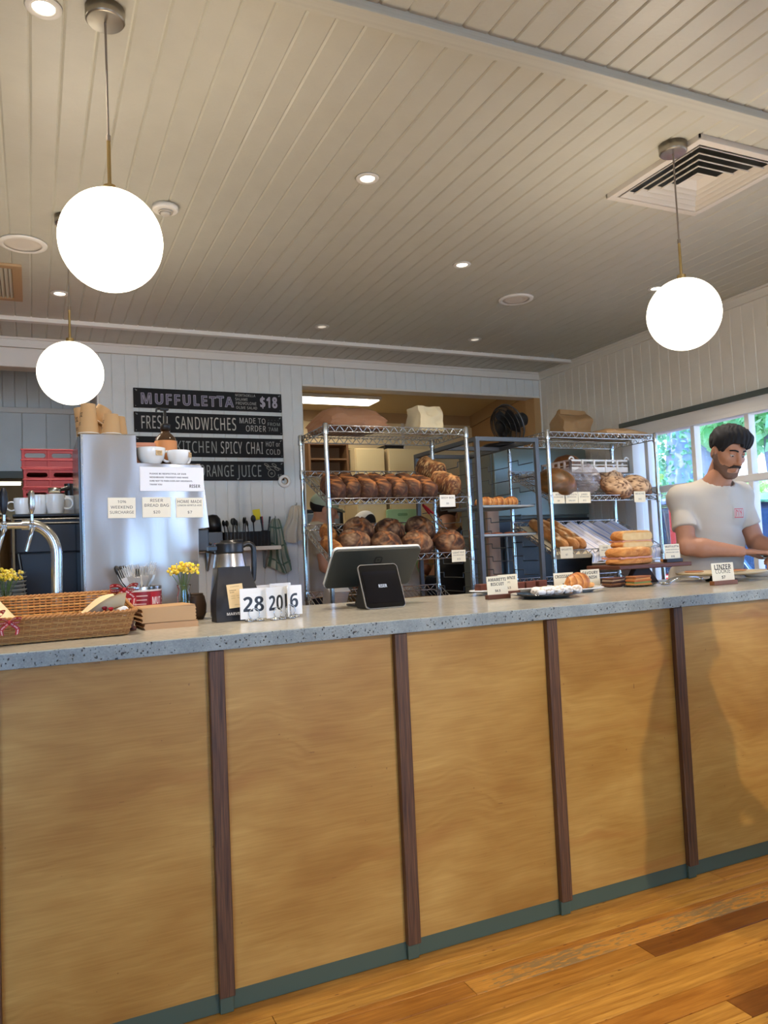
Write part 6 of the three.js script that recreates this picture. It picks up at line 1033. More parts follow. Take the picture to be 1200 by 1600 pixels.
  obj('base', [lathe([[0, 0], [0.11, 0], [0.115, 0.008], [0.1, 0.018], [0.03, 0.026], [0, 0.028]], 36).translate(-0.03, 0, 0)], M.black, f); obj('neck', [rod([-0.02, 0.025, 0], [0.05, 0.12, 0], 0.013, 12)], M.black, f);
  const hd = new THREE.Group(); const N = V(-0.92, -0.34, 0.08).normalize(), qn = new THREE.Quaternion().setFromUnitVectors(V(0, 0, 1), N); const place = (g) => g.applyQuaternion(qn).translate(0.055, 0.15, 0);
  const cage = []; for (const [r, z] of [[0.138, 0.0], [0.134, 0.03], [0.12, 0.052], [0.09, 0.066], [0.05, 0.074]]) cage.push(place(new THREE.TorusGeometry(r, 0.003, 6, 40).translate(0, 0, z))); for (let i = 0; i < 80; i++) { const a = i / 80 * 6.283, c = Math.cos(a), s = Math.sin(a); cage.push(place(mg(rods([[c * 0.03, s * 0.03, 0.076], [c * 0.09, s * 0.09, 0.067], [c * 0.134, s * 0.134, 0.03], [c * 0.138, s * 0.138, 0], [c * 0.12, s * 0.12, -0.03], [c * 0.05, s * 0.05, -0.045]], 0.0013, 4)))); }
  obj('cage', cage, M.black, f); obj('cage_badge', [place(lathe([[0, 0], [0.034, 0], [0.034, 0.006], [0, 0.008]], 28).rotateX(Math.PI / 2).translate(0, 0, 0.074))], M.black, f);
  for (let i = 0; i < 5; i++) obj('blade', [place(T(ext([[0.012, -0.014], [0.05, -0.04], [0.112, -0.034], [0.118, 0.018], [0.06, 0.03], [0.014, 0.014]], 0.002).rotateX(0.35), 0, 0, 0.014, 0, 0, i * Math.PI * 0.4))], std(0x191a1d, 0.3), f);
  obj('motor', [place(lathe([[0, -0.15], [0.03, -0.148], [0.046, -0.13], [0.05, -0.05], [0.05, -0.03], [0, -0.03]], 30).rotateX(Math.PI / 2))], M.blackMatt, f); obj('rim_ring', [place(new THREE.TorusGeometry(0.139, 0.0045, 8, 48))], std(0x55585c, 0.3, { metalness: 0.5 }), f);
}

// ---------- pastries on the right half of the counter ----------
{
  const plate = (name, label, x, z, r, mat, y = TOP, h = 0.016) => { const t = thing(name, label, 'plate', [x, y, z]); obj('dish', [lathe([[0, 0.003], [r * 0.55, 0.003], [r * 0.58, 0.0005], [r * 0.63, 0.0005], [r * 0.66, 0.004], [r * 0.95, h - 0.002], [r, h], [r * 0.99, h + 0.003], [r * 0.64, 0.0085], [0, 0.0075]], 56)], mat, t); obj('rim', [T(new THREE.TorusGeometry(r * 0.992, 0.002, 8, 56), 0, h + 0.001, 0, Math.PI / 2)], mat, t); return t; };
  plate('black_plate', 'shiny black plate holding the sugary amaretti', 1.825, -2.5, 0.137, phy(0x0b0b0c, 0.12, { clearcoat: 1 }));
  plate('white_plate', 'white plate holding the croissant, behind the black plate', 2.1, -2.7, 0.14, M.porcelain);
  // amaretti
  const am = [1, 2, 3].map((s) => rings(14, 22, (u, a) => { const k = Math.pow(Math.max(0, 1 - u * u), 0.45), n = n3(Math.cos(a) * k * 4 + 5, u * 4 + 5, Math.sin(a) * k * 4 + 5, s), r = 0.023 * k * (1 + 0.25 * (n - 0.5)); return [r * Math.cos(a), Math.max(0, 0.017 + 0.017 * u * (1 + 0.2 * (n - 0.5))), r * Math.sin(a), ...mixc([200, 184, 160], [246, 243, 238], sstep(0.3, 0.5, n))]; }));
  const an = ['first', 'second', 'third', 'fourth', 'fifth']; for (let i = 0; i < 5; i++) bread('amaretti_biscuit', an[i] + ' sugar-white amaretti biscuit from the left on the black plate', 'biscuit', am[i % 3], [1.775 + i * 0.044, TOP + 0.0095, -2.47 - 0.004 * (i % 2)], i, 0, 'amaretti in the front row of the black plate', std(0xffffff, 0.9, { vertexColors: true }));
  for (let i = 0; i < 4; i++) bread('amaretti_biscuit', 'sugar-white amaretti biscuit in the back row of the black plate', 'biscuit', am[(i + 1) % 3], [1.795 + i * 0.044, TOP + 0.0095, -2.52 - 0.004 * (i % 2)], i + 2, 0, 'amaretti in the back row of the black plate', std(0xffffff, 0.9, { vertexColors: true }));
  bread('croissant', 'large golden croissant on the white plate in front of the savoury danish card', 'croissant', croissantGeo(9, 1.15), [2.1, TOP + 0.0085, -2.67], 0.5, 0, undefined, crustShiny);
  const egg = bread('egg_tart', 'small pale pastry beside the croissant on the white plate', 'pastry', rings(10, 20, (u, a) => { const k = Math.pow(Math.max(0, 1 - u * u), 0.3); return [0.024 * k * Math.cos(a), Math.max(0, 0.012 + 0.012 * u), 0.024 * k * Math.sin(a), ...mixc([236, 206, 140], [222, 160, 96], sstep(0.6, 1, k))]; }), [2.2, TOP + 0.0125, -2.7], 0, 0);
  // brownies
  const bp = thing('oval_plate', 'long white plate of brownies behind the black plate', 'plate', [1.92, TOP, -2.88]); obj('dish', [lathe([[0, 0.003], [0.1, 0.003], [0.13, 0.004], [0.2, 0.018], [0.21, 0.02], [0.208, 0.023], [0.13, 0.009], [0, 0.008]], 56).applyMatrix4(new THREE.Matrix4().makeScale(1, 1, 0.42))], M.porcelain, bp); obj('rim', [T(new THREE.TorusGeometry(0.209, 0.0025, 8, 56).applyMatrix4(new THREE.Matrix4().makeScale(1, 0.42, 1)), 0, 0.021, 0, Math.PI / 2)], M.porcelain, bp);
  const br = new RoundedBoxGeometry(0.05, 0.034, 0.05, 3, 0.005); { const p = br.attributes.position, c = []; for (let i = 0; i < p.count; i++) { const n = n3(p.getX(i) * 120 + 9, p.getY(i) * 120 + 9, p.getZ(i) * 120 + 9, 3); p.setXYZ(i, p.getX(i) * (1 + 0.1 * (n - 0.5)), p.getY(i) + 0.017 + 0.003 * (n - 0.5), p.getZ(i) * (1 + 0.1 * (n - 0.5))); c.push(...lin(mixc([58, 26, 14], [112, 54, 28], n))); } br.setAttribute('color', new THREE.Float32BufferAttribute(c, 3)); br.computeVertexNormals(); }
  const bn = ['leftmost', 'second', 'third', 'fourth', 'fifth', 'rightmost']; [-0.15, -0.09, -0.03, 0.03, 0.09, 0.15].forEach((x, i) => bread('brownie', bn[i] + ' dark brownie from the left on the long white plate', 'brownie', br, [1.92 + x, TOP + 0.0115 + 0.022 * Math.abs(x) , -2.88], 0.2 * Math.sin(i * 3), 0, 'brownies on the long white plate'));
  const W = M.blockWood, W2 = std(0x7a4a26, 0.5);
  priceCard('cream card on a dark wooden block reading amaretti biscuit $4.5', [1.682, TOP, -2.62], 0.06, 0.1, 0.076, [['AMARETTI', 0.18, 44, 226, 'bold'], ['BISCUIT', 0.42, 42, 170, 'bold'], ['$4.5', 0.76, 34, 70, 'bold']], { block: W });
  priceCard('cream card reading brownie, partly hidden behind the amaretti card', [1.835, TOP, -2.775], 0.05, 0.1, 0.074, [['BROWNIE', 0.2, 46, 210, 'bold'], ['(GF)', 0.45, 26, 60], ['$6.5', 0.76, 34, 70, 'bold']], { block: W });
  priceCard('cream card reading croissant, behind the croissant', [2.2, TOP, -2.87], 0.05, 0.115, 0.076, [['CROISSANT', 0.22, 44, 226, 'bold'], ['$6', 0.7, 36, 46, 'bold']]);
  priceCard('tall cream card reading savoury danish $8', [2.345, TOP, -2.86], 0.05, 0.112, 0.084, [['SAVOURY', 0.18, 46, 214, 'bold'], ['DANISH', 0.43, 46, 180, 'bold'], ['$8', 0.76, 34, 46, 'bold']]);
  priceCard('cream card on a wooden block reading linzer cookie $7', [2.718, TOP, -2.44], 0.04, 0.136, 0.08, [['LINZER', 0.22, 56, 200, 'bold'], ['COOKIE', 0.46, 46, 180, 'normal'], ['$7', 0.78, 34, 46, 'bold']], { block: W2 });
  // layered pastries
  const slice = (label, x, z, ry, cols, h) => { const t = thing('layered_pastry', label, 'pastry', [x, TOP, z], ry); let y = 0.002; cols.forEach((c, i) => { const g = new RoundedBoxGeometry(0.1 - 0.006 * (i % 2), h, 0.06 - 0.004 * (i % 2), 3, h * 0.32), p = g.attributes.position; for (let k = 0; k < p.count; k++) p.setY(k, p.getY(k) + 0.004 * (n3(p.getX(k) * 60 + 5, i, p.getZ(k) * 60 + 5, 3) - 0.5)); g.computeVertexNormals(); obj(i % 2 ? 'filling' : 'pastry', [T(g, 0, y + h / 2, 0, 0, 0.05 * i)], std(c, 0.6), t); y += h * 0.86; }); return t; };
  slice('dark chocolate layered danish beside the savoury danish card', 2.415, -2.79, 0.1, [0x4a2814, 0x8a5a34, 0x3c2010, 0xb89a78, 0x5a321a], 0.0095);
  const gp = thing('glass_plate', 'small clear glass plate under the ham danish', 'plate', [2.48, TOP, -2.7]); obj('dish', [lathe([[0, 0.001], [0.055, 0.001], [0.07, 0.006], [0.0705, 0.009], [0.055, 0.004], [0, 0.004]], 44)], M.clearJar, gp); obj('rim', [T(new THREE.TorusGeometry(0.0705, 0.0012, 6, 44), 0, 0.0085, 0, Math.PI / 2)], M.clearJar, gp);
  const hd = slice('golden layered danish on the small glass plate', 2.48, -2.7, -0.1, [0xb87a3a, 0x7d8a4a, 0xb0642c, 0xc98a4a, 0x9a5a2a], 0.0095); hd.position.y = TOP + 0.0045;
  // wooden stand with sandwiches
  const st = thing('sandwich_stand', 'dark wooden board stand carrying the stacked sandwiches', 'stand', [2.7, TOP, -2.93]); obj('board', [muv(bx(0.45, 0.02, 0.24, 0, 0.084, 0, 0.005))], M.blockWood, st); obj('leg', [T(ext([[-0.085, 0.001], [0.105, 0.001], [0.05, 0.073], [-0.035, 0.073]], 0.03, 0.003), 0.0, 0, -0.015)], std(0x33211a, 0.6), st);
  const bun = (w, h, d, seed, crumb) => { const g = loaf({ L: w, w: d, h: h / 0.9, seed, end: 5, box: 0.6, dark: [168, 100, 44], mid: [216, 150, 78], ear: [240, 206, 150], cuts: 0.4, n: 30, m: 26 }), p = g.attributes.position, c = g.attributes.color; g.rotateY(Math.PI / 2); for (let i = 0; i < p.count; i++) { const x = p.getX(i), y = p.getY(i), z = p.getZ(i), n = n3(x * 60 + 9, y * 60 + 9, z * 60 + 9, seed), lim = d * 0.3; if (crumb && z > lim) { p.setZ(i, lim + 0.004 * n); const q = y > h * 0.82 ? [206, 146, 78] : [222, 192, 136]; c.setXYZ(i, ...lin(mixc(q, [204, 166, 108], n * 0.7))); } } g.computeVertexNormals(); return g; };
  const sandwich = (label, x, y, z, w, ry, seed, crumb) => { const t = thing('sandwich', label, 'sandwich', [x, y, z], ry, 'sandwiches on the wooden stand'); obj('lower_bread', [bun(w, 0.03, 0.13, seed, crumb)], crust, t); const fg = new THREE.BoxGeometry(w * 0.9, 0.008, crumb ? 0.09 : 0.118, 24, 2, 12), p = fg.attributes.position; for (let i = 0; i < p.count; i++) { const q = n3(p.getX(i) * 60 + 4, 3, p.getZ(i) * 60 + 4, seed); p.setY(i, p.getY(i) + 0.008 * (q - 0.5)); p.setZ(i, p.getZ(i) * (1 + 0.1 * (q - 0.3))); } fg.computeVertexNormals(); obj('ham', [T(fg, 0, 0.033, -0.008)], std(0xcf9078, 0.5), t); obj('upper_bread', [T(bun(w, 0.044, 0.13, seed + 5, crumb), 0, 0.034, 0)], crust, t); };
  sandwich('long golden sandwich at the bottom left of the wooden stand', 2.61, TOP + 0.0945, -2.9, 0.24, 0.1, 3, 0); sandwich('cut sandwich at the bottom right of the wooden stand, beside the muffuletta card', 2.76, TOP + 0.0945, -3.0, 0.13, -0.1, 9, 1);
  sandwich('upper cut sandwich showing pale crumb, on top of the long golden one', 2.665, TOP + 0.174, -2.93, 0.21, 0.03, 15, 1);
  const ms = priceCard('cream card reading muffuletta $18 standing on the sandwich stand', [2.835, TOP + 0.095, -2.84], 0.05, 0.1, 0.074, [['MUFFULETTA', 0.16, 36, 234, 'bold'], ['SALAMI MORTADELLA', 0.36, 24, 234], ['PROVOLONE OLIVE', 0.54, 24, 220], ['$18', 0.8, 34, 60, 'bold']], { block: std(0x1c1614, 0.5) });
  const hm = thing('ham_roll', 'pink folded ham roll at the right end of the sandwich stand', 'ham', [2.9, TOP + 0.095, -2.94], 0.4); obj('slices', [0, 1, 2].map((i) => T(new THREE.TorusGeometry(0.02 + 0.004 * i, 0.008, 10, 24, 4.4), 0, 0.024 + 0.004 * i, 0.012 * i, 0.3 * i, 0.5 * i, 0.4)), std(0xd8a097, 0.45), hm); obj('bread', [bx(0.06, 0.014, 0.06, 0, 0.007, 0, 0.005)], std(0xc98f52, 0.7), hm);
  // linzer stand, tongs and plate
  const ls = thing('cookie_stand', 'round pale cake stand with linzer cookies behind the linzer card', 'cake stand', [2.99, TOP, -2.7]); obj('plate', [lathe([[0, 0.03], [0.18, 0.03], [0.2, 0.034], [0.203, 0.041], [0.2, 0.043], [0.18, 0.04], [0, 0.039]], 60)], std(0xcdbb96, 0.5), ls); obj('foot', [lathe([[0, 0.001], [0.07, 0.001], [0.072, 0.005], [0.05, 0.012], [0.045, 0.03], [0, 0.031]], 40)], std(0x3c3d30, 0.5), ls);
  const ck = rings(8, 26, (u, a) => { const k = Math.pow(Math.max(0, 1 - u * u), 0.2), r = 0.042 * k * (1 + 0.05 * Math.sin(a * 10)); return [r * Math.cos(a), 0.0055 + 0.0055 * u, r * Math.sin(a), ...(u > 0.4 && k < 0.86 ? [120, 24, 26] : mixc([156, 96, 54], [214, 170, 120], k * 0.5))]; });
  [[2.84, -2.72, 'left'], [2.98, -2.6, 'front'], [3.05, -2.74, 'back']].forEach(([x, z, n]) => bread('linzer_cookie', n + ' jam-centred linzer cookie lying on the pale cake stand', 'cookie', ck, [x, TOP + 0.0435, z], 0.5, 0, 'linzer cookies on the cake stand'));
  const wp = plate('serving_plate', 'white serving plate right of the linzer card', 3.34, -2.76, 0.12, M.porcelain, TOP, 0.03); const cl = thing('folded_paper', 'white folded paper with a dark edge lying right of the linzer card', 'paper', [3.27, TOP, -2.5], 0.3); obj('sheet', [T(bx(0.16, 0.003, 0.1), 0, 0.003, 0)], M.white, cl); obj('fold', [T(bx(0.16, 0.003, 0.07), 0, 0.016, -0.012, -0.35)], M.whiteMatt, cl);
  const tg = thing('serving_tongs', 'chrome serving tongs lying on the worktop left of the linzer card', 'tongs', [2.66, TOP + 0.012, -2.62], -0.15);
  for (const s of [-1, 1]) obj('arm', [tube([[0.09, 0.012, 0], [0.05, 0.02, s * 0.016], [-0.03, 0.018, s * 0.02], [-0.085, -0.002, s * 0.014]], 0.0055, 24, 8), T(ball(0.016, 0, 0, 0, 14, 10).applyMatrix4(new THREE.Matrix4().makeScale(1.3, 0.45, 0.8)), -0.09, -0.001, s * 0.014)], M.chrome, tg); obj('spring', [T(new THREE.TorusGeometry(0.012, 0.005, 8, 20), 0.092, 0.01, 0, Math.PI / 2)], M.chrome, tg);
}
// ---------- people ----------
// Everything in a person's own axes: feet at y = 0, facing +z, their right hand towards -x. J holds the joints.
function handGeo(side, curl = 0.6) {
  // palm in the xy plane: fingers point along +y, the palm's inner side faces +z, the thumb leaves its side towards side * x
  const bones = [], add = (a, b, ra, rb) => bones.push([a, b, ra, rb]);
  add([0, -0.03, 0], [0, 0.02, 0], 0.024, 0.024);
  for (const [x, l, y] of [[0.027, 0.07, 0.082], [0.009, 0.08, 0.088], [-0.009, 0.074, 0.085], [-0.026, 0.058, 0.076]]) {
    const X = x * side; add([X * 0.6, 0.01, 0], [X, y, 0.001], 0.0125, 0.0105);
    const c1 = curl * 0.7, c2 = curl * 1.3, a = [X, y, 0.001], b = [X, y + l * 0.45 * Math.cos(c1), 0.001 + l * 0.45 * Math.sin(c1)], d = [X, b[1] + l * 0.3 * Math.cos(c1 + c2 * 0.6), b[2] + l * 0.3 * Math.sin(c1 + c2 * 0.6)], e = [X, d[1] + l * 0.25 * Math.cos(c2 + 0.3), d[2] + l * 0.25 * Math.sin(c2 + 0.3)];
    add(a, b, 0.0098, 0.009); add(b, d, 0.009, 0.0082); add(d, e, 0.0082, 0.0072);
  }
  const tx = 0.022 * side; add([tx * 0.6, -0.005, 0.004], [tx * 1.9, 0.03, 0.014], 0.014, 0.0115); add([tx * 1.9, 0.03, 0.014], [tx * 2.3, 0.055, 0.022], 0.0112, 0.0098); add([tx * 2.3, 0.055, 0.022], [tx * 2.25, 0.076, 0.03], 0.0098, 0.0078);
  return nets((x, y, z) => { let d = 1; for (let i = 0; i < bones.length; i++) { const b = bones[i]; d = smin(d, cap(x, y, z * (i === 0 ? 1.5 : 1), b[0], b[1], b[2], b[3]), i < 1 ? 0.01 : 0.005); } return d; }, [-0.07, -0.065, -0.035], [0.07, 0.19, 0.09], 0.0034);
}
// head field in the head's own axes: centre between the ears, y up, face to +z
function headField(x, y, z) {
  const ax = Math.abs(x);
  let d = ell(x, y, z, [0, 0.035, -0.014], [0.0765, 0.088, 0.098]);
  d = smin(d, ell(x, y, z, [0, -0.035, 0.022], [0.06, 0.082, 0.07]), 0.03);
  d = smin(d, cap(ax, y, z, [0.052, -0.045, 0.0], [0.022, -0.1, 0.056], 0.02, 0.019), 0.026);
  d = smin(d, cap(ax, y, z, [0, -0.107, 0.066], [0.012, -0.106, 0.064], 0.0185, 0.016), 0.018);
  d = smin(d, cap(ax, y, z, [0.012, 0.031, 0.083], [0.042, 0.033, 0.066], 0.0115, 0.009), 0.014);
  d = smin(d, cap(ax, y, z, [0.045, -0.018, 0.062], [0.055, -0.012, 0.04], 0.016, 0.014), 0.02);
  d = -smin(-d, cap(ax, y, z, [0.027, 0.011, 0.1], [0.036, 0.01, 0.096], 0.0155, 0.0145), 0.012);
  d = smin(d, cap(ax, y, z, [0, 0.022, 0.086], [0, -0.028, 0.112], 0.0085, 0.0125), 0.012);
  d = smin(d, cap(ax, y, z, [0.011, -0.034, 0.099], [0.0125, -0.034, 0.097], 0.0088, 0.0075), 0.008);
  d = smin(d, cap(ax, y, z, [0, -0.062, 0.09], [0.022, -0.065, 0.077], 0.0085, 0.005), 0.007);
  d = smin(d, cap(ax, y, z, [0, -0.074, 0.088], [0.018, -0.072, 0.078], 0.0085, 0.005), 0.007);
  d = smin(d, cap(ax, y, z, [0.028, 0.017, 0.0905], [0.042, 0.0165, 0.078], 0.0052, 0.0045), 0.005);
  let e = ell(ax, y, z, [0.0815, -0.002, -0.012], [0.011, 0.033, 0.02]); e = -smin(-e, ell(ax, y, z, [0.093, 0.0, -0.006], [0.009, 0.02, 0.011]), 0.005);
  d = smin(d, e, 0.007);
  return smin(d, cap(x, y, z, [0, -0.06, -0.022], [0, -0.15, -0.035], 0.056, 0.058), 0.025);
}
function person(label, P) {
  const t = thing('person', label, 'person', P.at, P.turn ?? 0, P.group), J = P.J, cell = P.cell ?? 0.013;
  const HM = new THREE.Matrix4().makeRotationFromEuler(new THREE.Euler(P.head[3] ?? 0, P.head[4] ?? 0, P.head[5] ?? 0, 'YXZ')).setPosition(P.head[0], P.head[1], P.head[2]);
  const A = P.armW ?? 1, arm = (s) => { const e = J.el[s], w = J.wr[s], m = [0, 1, 2].map((k) => lerp(e[k], w[k], 0.3)); return [[J.sh[s], e, 0.05 * A, 0.042 * A], [e, m, 0.041 * A, 0.044 * A], [m, w, 0.044 * A, 0.028]]; };
  const legs = (s) => [[J.hip[s], J.kn[s], 0.088, 0.058], [J.kn[s], J.an[s], 0.056, 0.04], [J.an[s], [J.an[s][0], 0.035, J.an[s][2] + 0.15], 0.045, 0.034]];
  const trunk = [[J.pel, J.wai, 0.135, 0.128], [J.wai, J.che, 0.13, 0.135], [[J.che[0] - 0.065, J.che[1] + 0.02, J.che[2]], [J.che[0] + 0.065, J.che[1] + 0.02, J.che[2]], 0.112, 0.112], [J.sh[0], J.sh[1], 0.062, 0.062], [J.che, J.nec, 0.1, 0.058], [J.nec, [P.head[0], P.head[1] - 0.07, P.head[2] - 0.015], 0.058, 0.056], [[J.hip[0][0], J.hip[0][1] + 0.02, J.hip[0][2]], [J.hip[1][0], J.hip[1][1] + 0.02, J.hip[1][2]], 0.1, 0.1]];
  const wide = (x, y, z, upTo = 9) => { let d = 1; for (const b of trunk.slice(0, upTo)) d = smin(d, cap(x, y, z, b[0], b[1], b[2], b[3]), 0.05); if (J.belly) d = smin(d, ell(x, y, z, J.belly, [0.155, 0.14, 0.12]), 0.06); return d; };
  const limbs = (x, y, z) => { let d = wide(x, y, z); for (const s of [0, 1]) { for (const b of arm(s)) d = smin(d, cap(x, y, z, b[0], b[1], b[2], b[3]), 0.018); for (const b of legs(s)) d = smin(d, cap(x, y, z, b[0], b[1], b[2], b[3]), 0.03); } return d; };
  const all = [J.pel, J.wai, J.che, J.nec, ...J.sh, ...J.el, ...J.wr, ...J.hip, ...J.kn, ...J.an], lo = [0, 1, 2].map((k) => Math.min(...all.map((q) => q[k])) - 0.24), hi = [0, 1, 2].map((k) => Math.max(...all.map((q) => q[k])) + 0.24); lo[1] = -0.02;
  const parts = [nets(limbs, lo, hi, cell), nets(headField, [-0.105, -0.16, -0.13], [0.105, 0.14, 0.14], P.cell ? 0.006 : 0.0036).applyMatrix4(HM)];
  for (const s of [0, 1]) if (P.hands !== false) { const a = V(...J.wr[s]), u = (P.handDir ? V(...P.handDir[s]) : V(...J.wr[s]).sub(V(...J.el[s]))).normalize(), n = V(...(P.palm?.[s] ?? [0, -1, 0])), w = n.clone().sub(u.clone().multiplyScalar(n.dot(u))).normalize(), x = u.clone().cross(w); parts.push(handGeo(s ? -1 : 1, P.curl ?? 0.6).applyMatrix4(new THREE.Matrix4().makeBasis(x, u, w).setPosition(a.clone().add(u.clone().multiplyScalar(0.035))))); }
  obj('body', parts, P.skin ?? M.skin, t);
  // clothes
  const cl = P.shirt; if (cl) {
    const slv = [0, 1].map((s) => { const a = V(...J.sh[s]), b = V(...J.el[s]), e = a.clone().lerp(b, cl.sleeve ?? 0.62), o = a.clone().lerp(b, 0.02); return { a: [o.x, o.y, o.z], e: [e.x, e.y, e.z], u: b.clone().sub(a).normalize(), p: e }; });
    const low = [trunk[0], trunk[1], trunk[2], trunk[3], [J.che, [J.nec[0], J.nec[1] - 0.045, J.nec[2]], 0.1, 0.075], trunk[6], ...[0, 1].map((s) => [[J.nec[0], J.nec[1] - 0.06, J.nec[2] - 0.01], J.sh[s], 0.07, 0.056])];
    const torso = (x, y, z) => { let d = 1; for (const b of low) d = smin(d, cap(x, y, z, b[0], b[1], b[2], b[3]), 0.05); if (J.belly) d = smin(d, ell(x, y, z, J.belly, [0.155, 0.14, 0.12]), 0.06); return d; };
    const f = (x, y, z) => {
      const fold = 0.007 * (n3(x * 9 + 20, y * 7 + 20, z * 9 + 20, 5) - 0.5) + 0.005 * Math.sin(y * 46 + x * 22 + 3 * n3(x * 6 + 9, y * 6 + 9, z * 6 + 9, 8)) * sstep(1.4, 1.15, y);
      let d = torso(x, y, z) - 0.014 - fold - 0.016 * sstep(1.3, 1.0, y);
      for (const q of slv) { let k = cap(x, y, z, q.a, q.e, 0.057, 0.067) - fold; k = Math.max(k, (x - q.p.x) * q.u.x + (y - q.p.y) * q.u.y + (z - q.p.z) * q.u.z); if (!cl.bare) d = smin(d, k, 0.022); }
      d = Math.max(d, (cl.hem ?? 0.86) - y, 0.005 - (Math.hypot(x - J.nec[0], (y - J.nec[1] - (cl.neck ?? 0.0)) * 1.25, z - J.nec[2] - 0.012) - (cl.bare ? 0.125 : 0.08)));
      if (cl.bare) d = Math.max(d, Math.abs(x) - 0.125);
      return d;
    };
    const g = nets(f, [lo[0], (cl.hem ?? 0.86) - 0.03, lo[2]], [hi[0], J.nec[1] + 0.12, hi[2]], P.cell ?? 0.0065);
    obj('shirt', [g], cl.mat, t);
    if (cl.print) { // a patch of the shirt's own surface that carries the print
      const [cx, cy, w, h, tex] = cl.print, n = 14, pos = [], uv = [], ix = [];
      for (let j = 0; j <= n; j++) for (let i = 0; i <= n; i++) { const x = cx + (i / n - 0.5) * w, y = cy + (j / n - 0.5) * h; let z = J.che[2] + 0.3; for (let k = 0; k < 60; k++) { const d = f(x, y, z); if (d < 0.001) break; z -= Math.max(0.001, d * 0.6); } pos.push(x, y, z + 0.0022); uv.push(i / n, j / n); if (i < n && j < n) { const a = j * (n + 1) + i; ix.push(a, a + 1, a + n + 1, a + 1, a + n + 2, a + n + 1); } }
      const q = new THREE.BufferGeometry(); q.setAttribute('position', new THREE.Float32BufferAttribute(pos, 3)); q.setAttribute('uv', new THREE.Float32BufferAttribute(uv, 2)); q.setIndex(ix); q.computeVertexNormals();
      obj('shirt_print', [q], std(0xffffff, 0.9, { map: tex }), t);
    }
  }
  const tr = (x, y, z) => { let d = 1; for (const s of [0, 1]) for (const b of legs(s).slice(0, 2)) d = smin(d, cap(x, y, z, b[0], b[1], b[2] + 0.014, b[3] + 0.02), 0.03); d = smin(d, cap(x, y, z, J.pel, J.wai, 0.15, 0.142), 0.05); d = smin(d, cap(x, y, z, J.hip[0], J.hip[1], 0.118, 0.118), 0.04); return Math.max(d, 0.07 - y, y - 1.0 - (P.waist ?? 0)); };
  obj('trousers', [nets(tr, [lo[0], 0.03, lo[2]], [hi[0], 1.06, hi[2]], P.cell ?? 0.014)], P.trousers ?? M.denim, t);
  for (const s of [0, 1]) obj('shoe', [nets((x, y, z) => Math.max(smin(cap(x, y, z, [J.an[s][0], 0.05, J.an[s][2] - 0.03], [J.an[s][0], 0.035, J.an[s][2] + 0.17], 0.048, 0.042), cap(x, y, z, [J.an[s][0], 0.09, J.an[s][2]], [J.an[s][0], 0.05, J.an[s][2]], 0.05, 0.05), 0.02), 0.002 - y), [J.an[s][0] - 0.09, -0.01, J.an[s][2] - 0.12], [J.an[s][0] + 0.09, 0.17, J.an[s][2] + 0.25], 0.012)], M.blackMatt, t);
  const onHead = (name, geos, mat) => obj(name, mg(geos).applyMatrix4(HM), mat, t);
  if (P.hair) onHead('hair', [nets(P.hair, [-0.12, -0.14, -0.15], [0.12, 0.19, 0.16], P.cell ? 0.007 : 0.0038)], P.hairMat ?? M.hair);
  if (!P.noEyes) for (const s of [-1, 1]) { const e = onHead('eye', [ball(0.0116, s * 0.0325, 0.0095, 0.0752, 18, 14)], std(0xb8aca4, 0.35)); obj('iris', mg([ball(0.0066, s * 0.0325, 0.0062, 0.0806, 12, 10)]).applyMatrix4(HM), std(0x1e1612, 0.2), e); onHead('eyebrow', [tube([[s * 0.014, 0.0325, 0.0955], [s * 0.03, 0.037, 0.089], [s * 0.05, 0.031, 0.07]], 0.0042, 14, 7)], P.hairMat ?? M.hair); }
  return { t, HM, onHead };
}
const stand = (o = {}) => ({ pel: [0, 0.98, 0], wai: [0, 1.1, 0.005], che: [0, 1.31, 0.0], nec: [0, 1.5, -0.012], sh: [[-0.185, 1.44, -0.01], [0.185, 1.44, -0.01]], el: [[-0.245, 1.17, -0.02], [0.245, 1.17, -0.02]], wr: [[-0.25, 0.93, 0.06], [0.25, 0.93, 0.06]], hip: [[-0.095, 0.93, 0], [0.095, 0.93, 0]], kn: [[-0.105, 0.5, 0.015], [0.105, 0.5, 0.015]], an: [[-0.11, 0.085, 0], [0.11, 0.085, 0]], ...o });
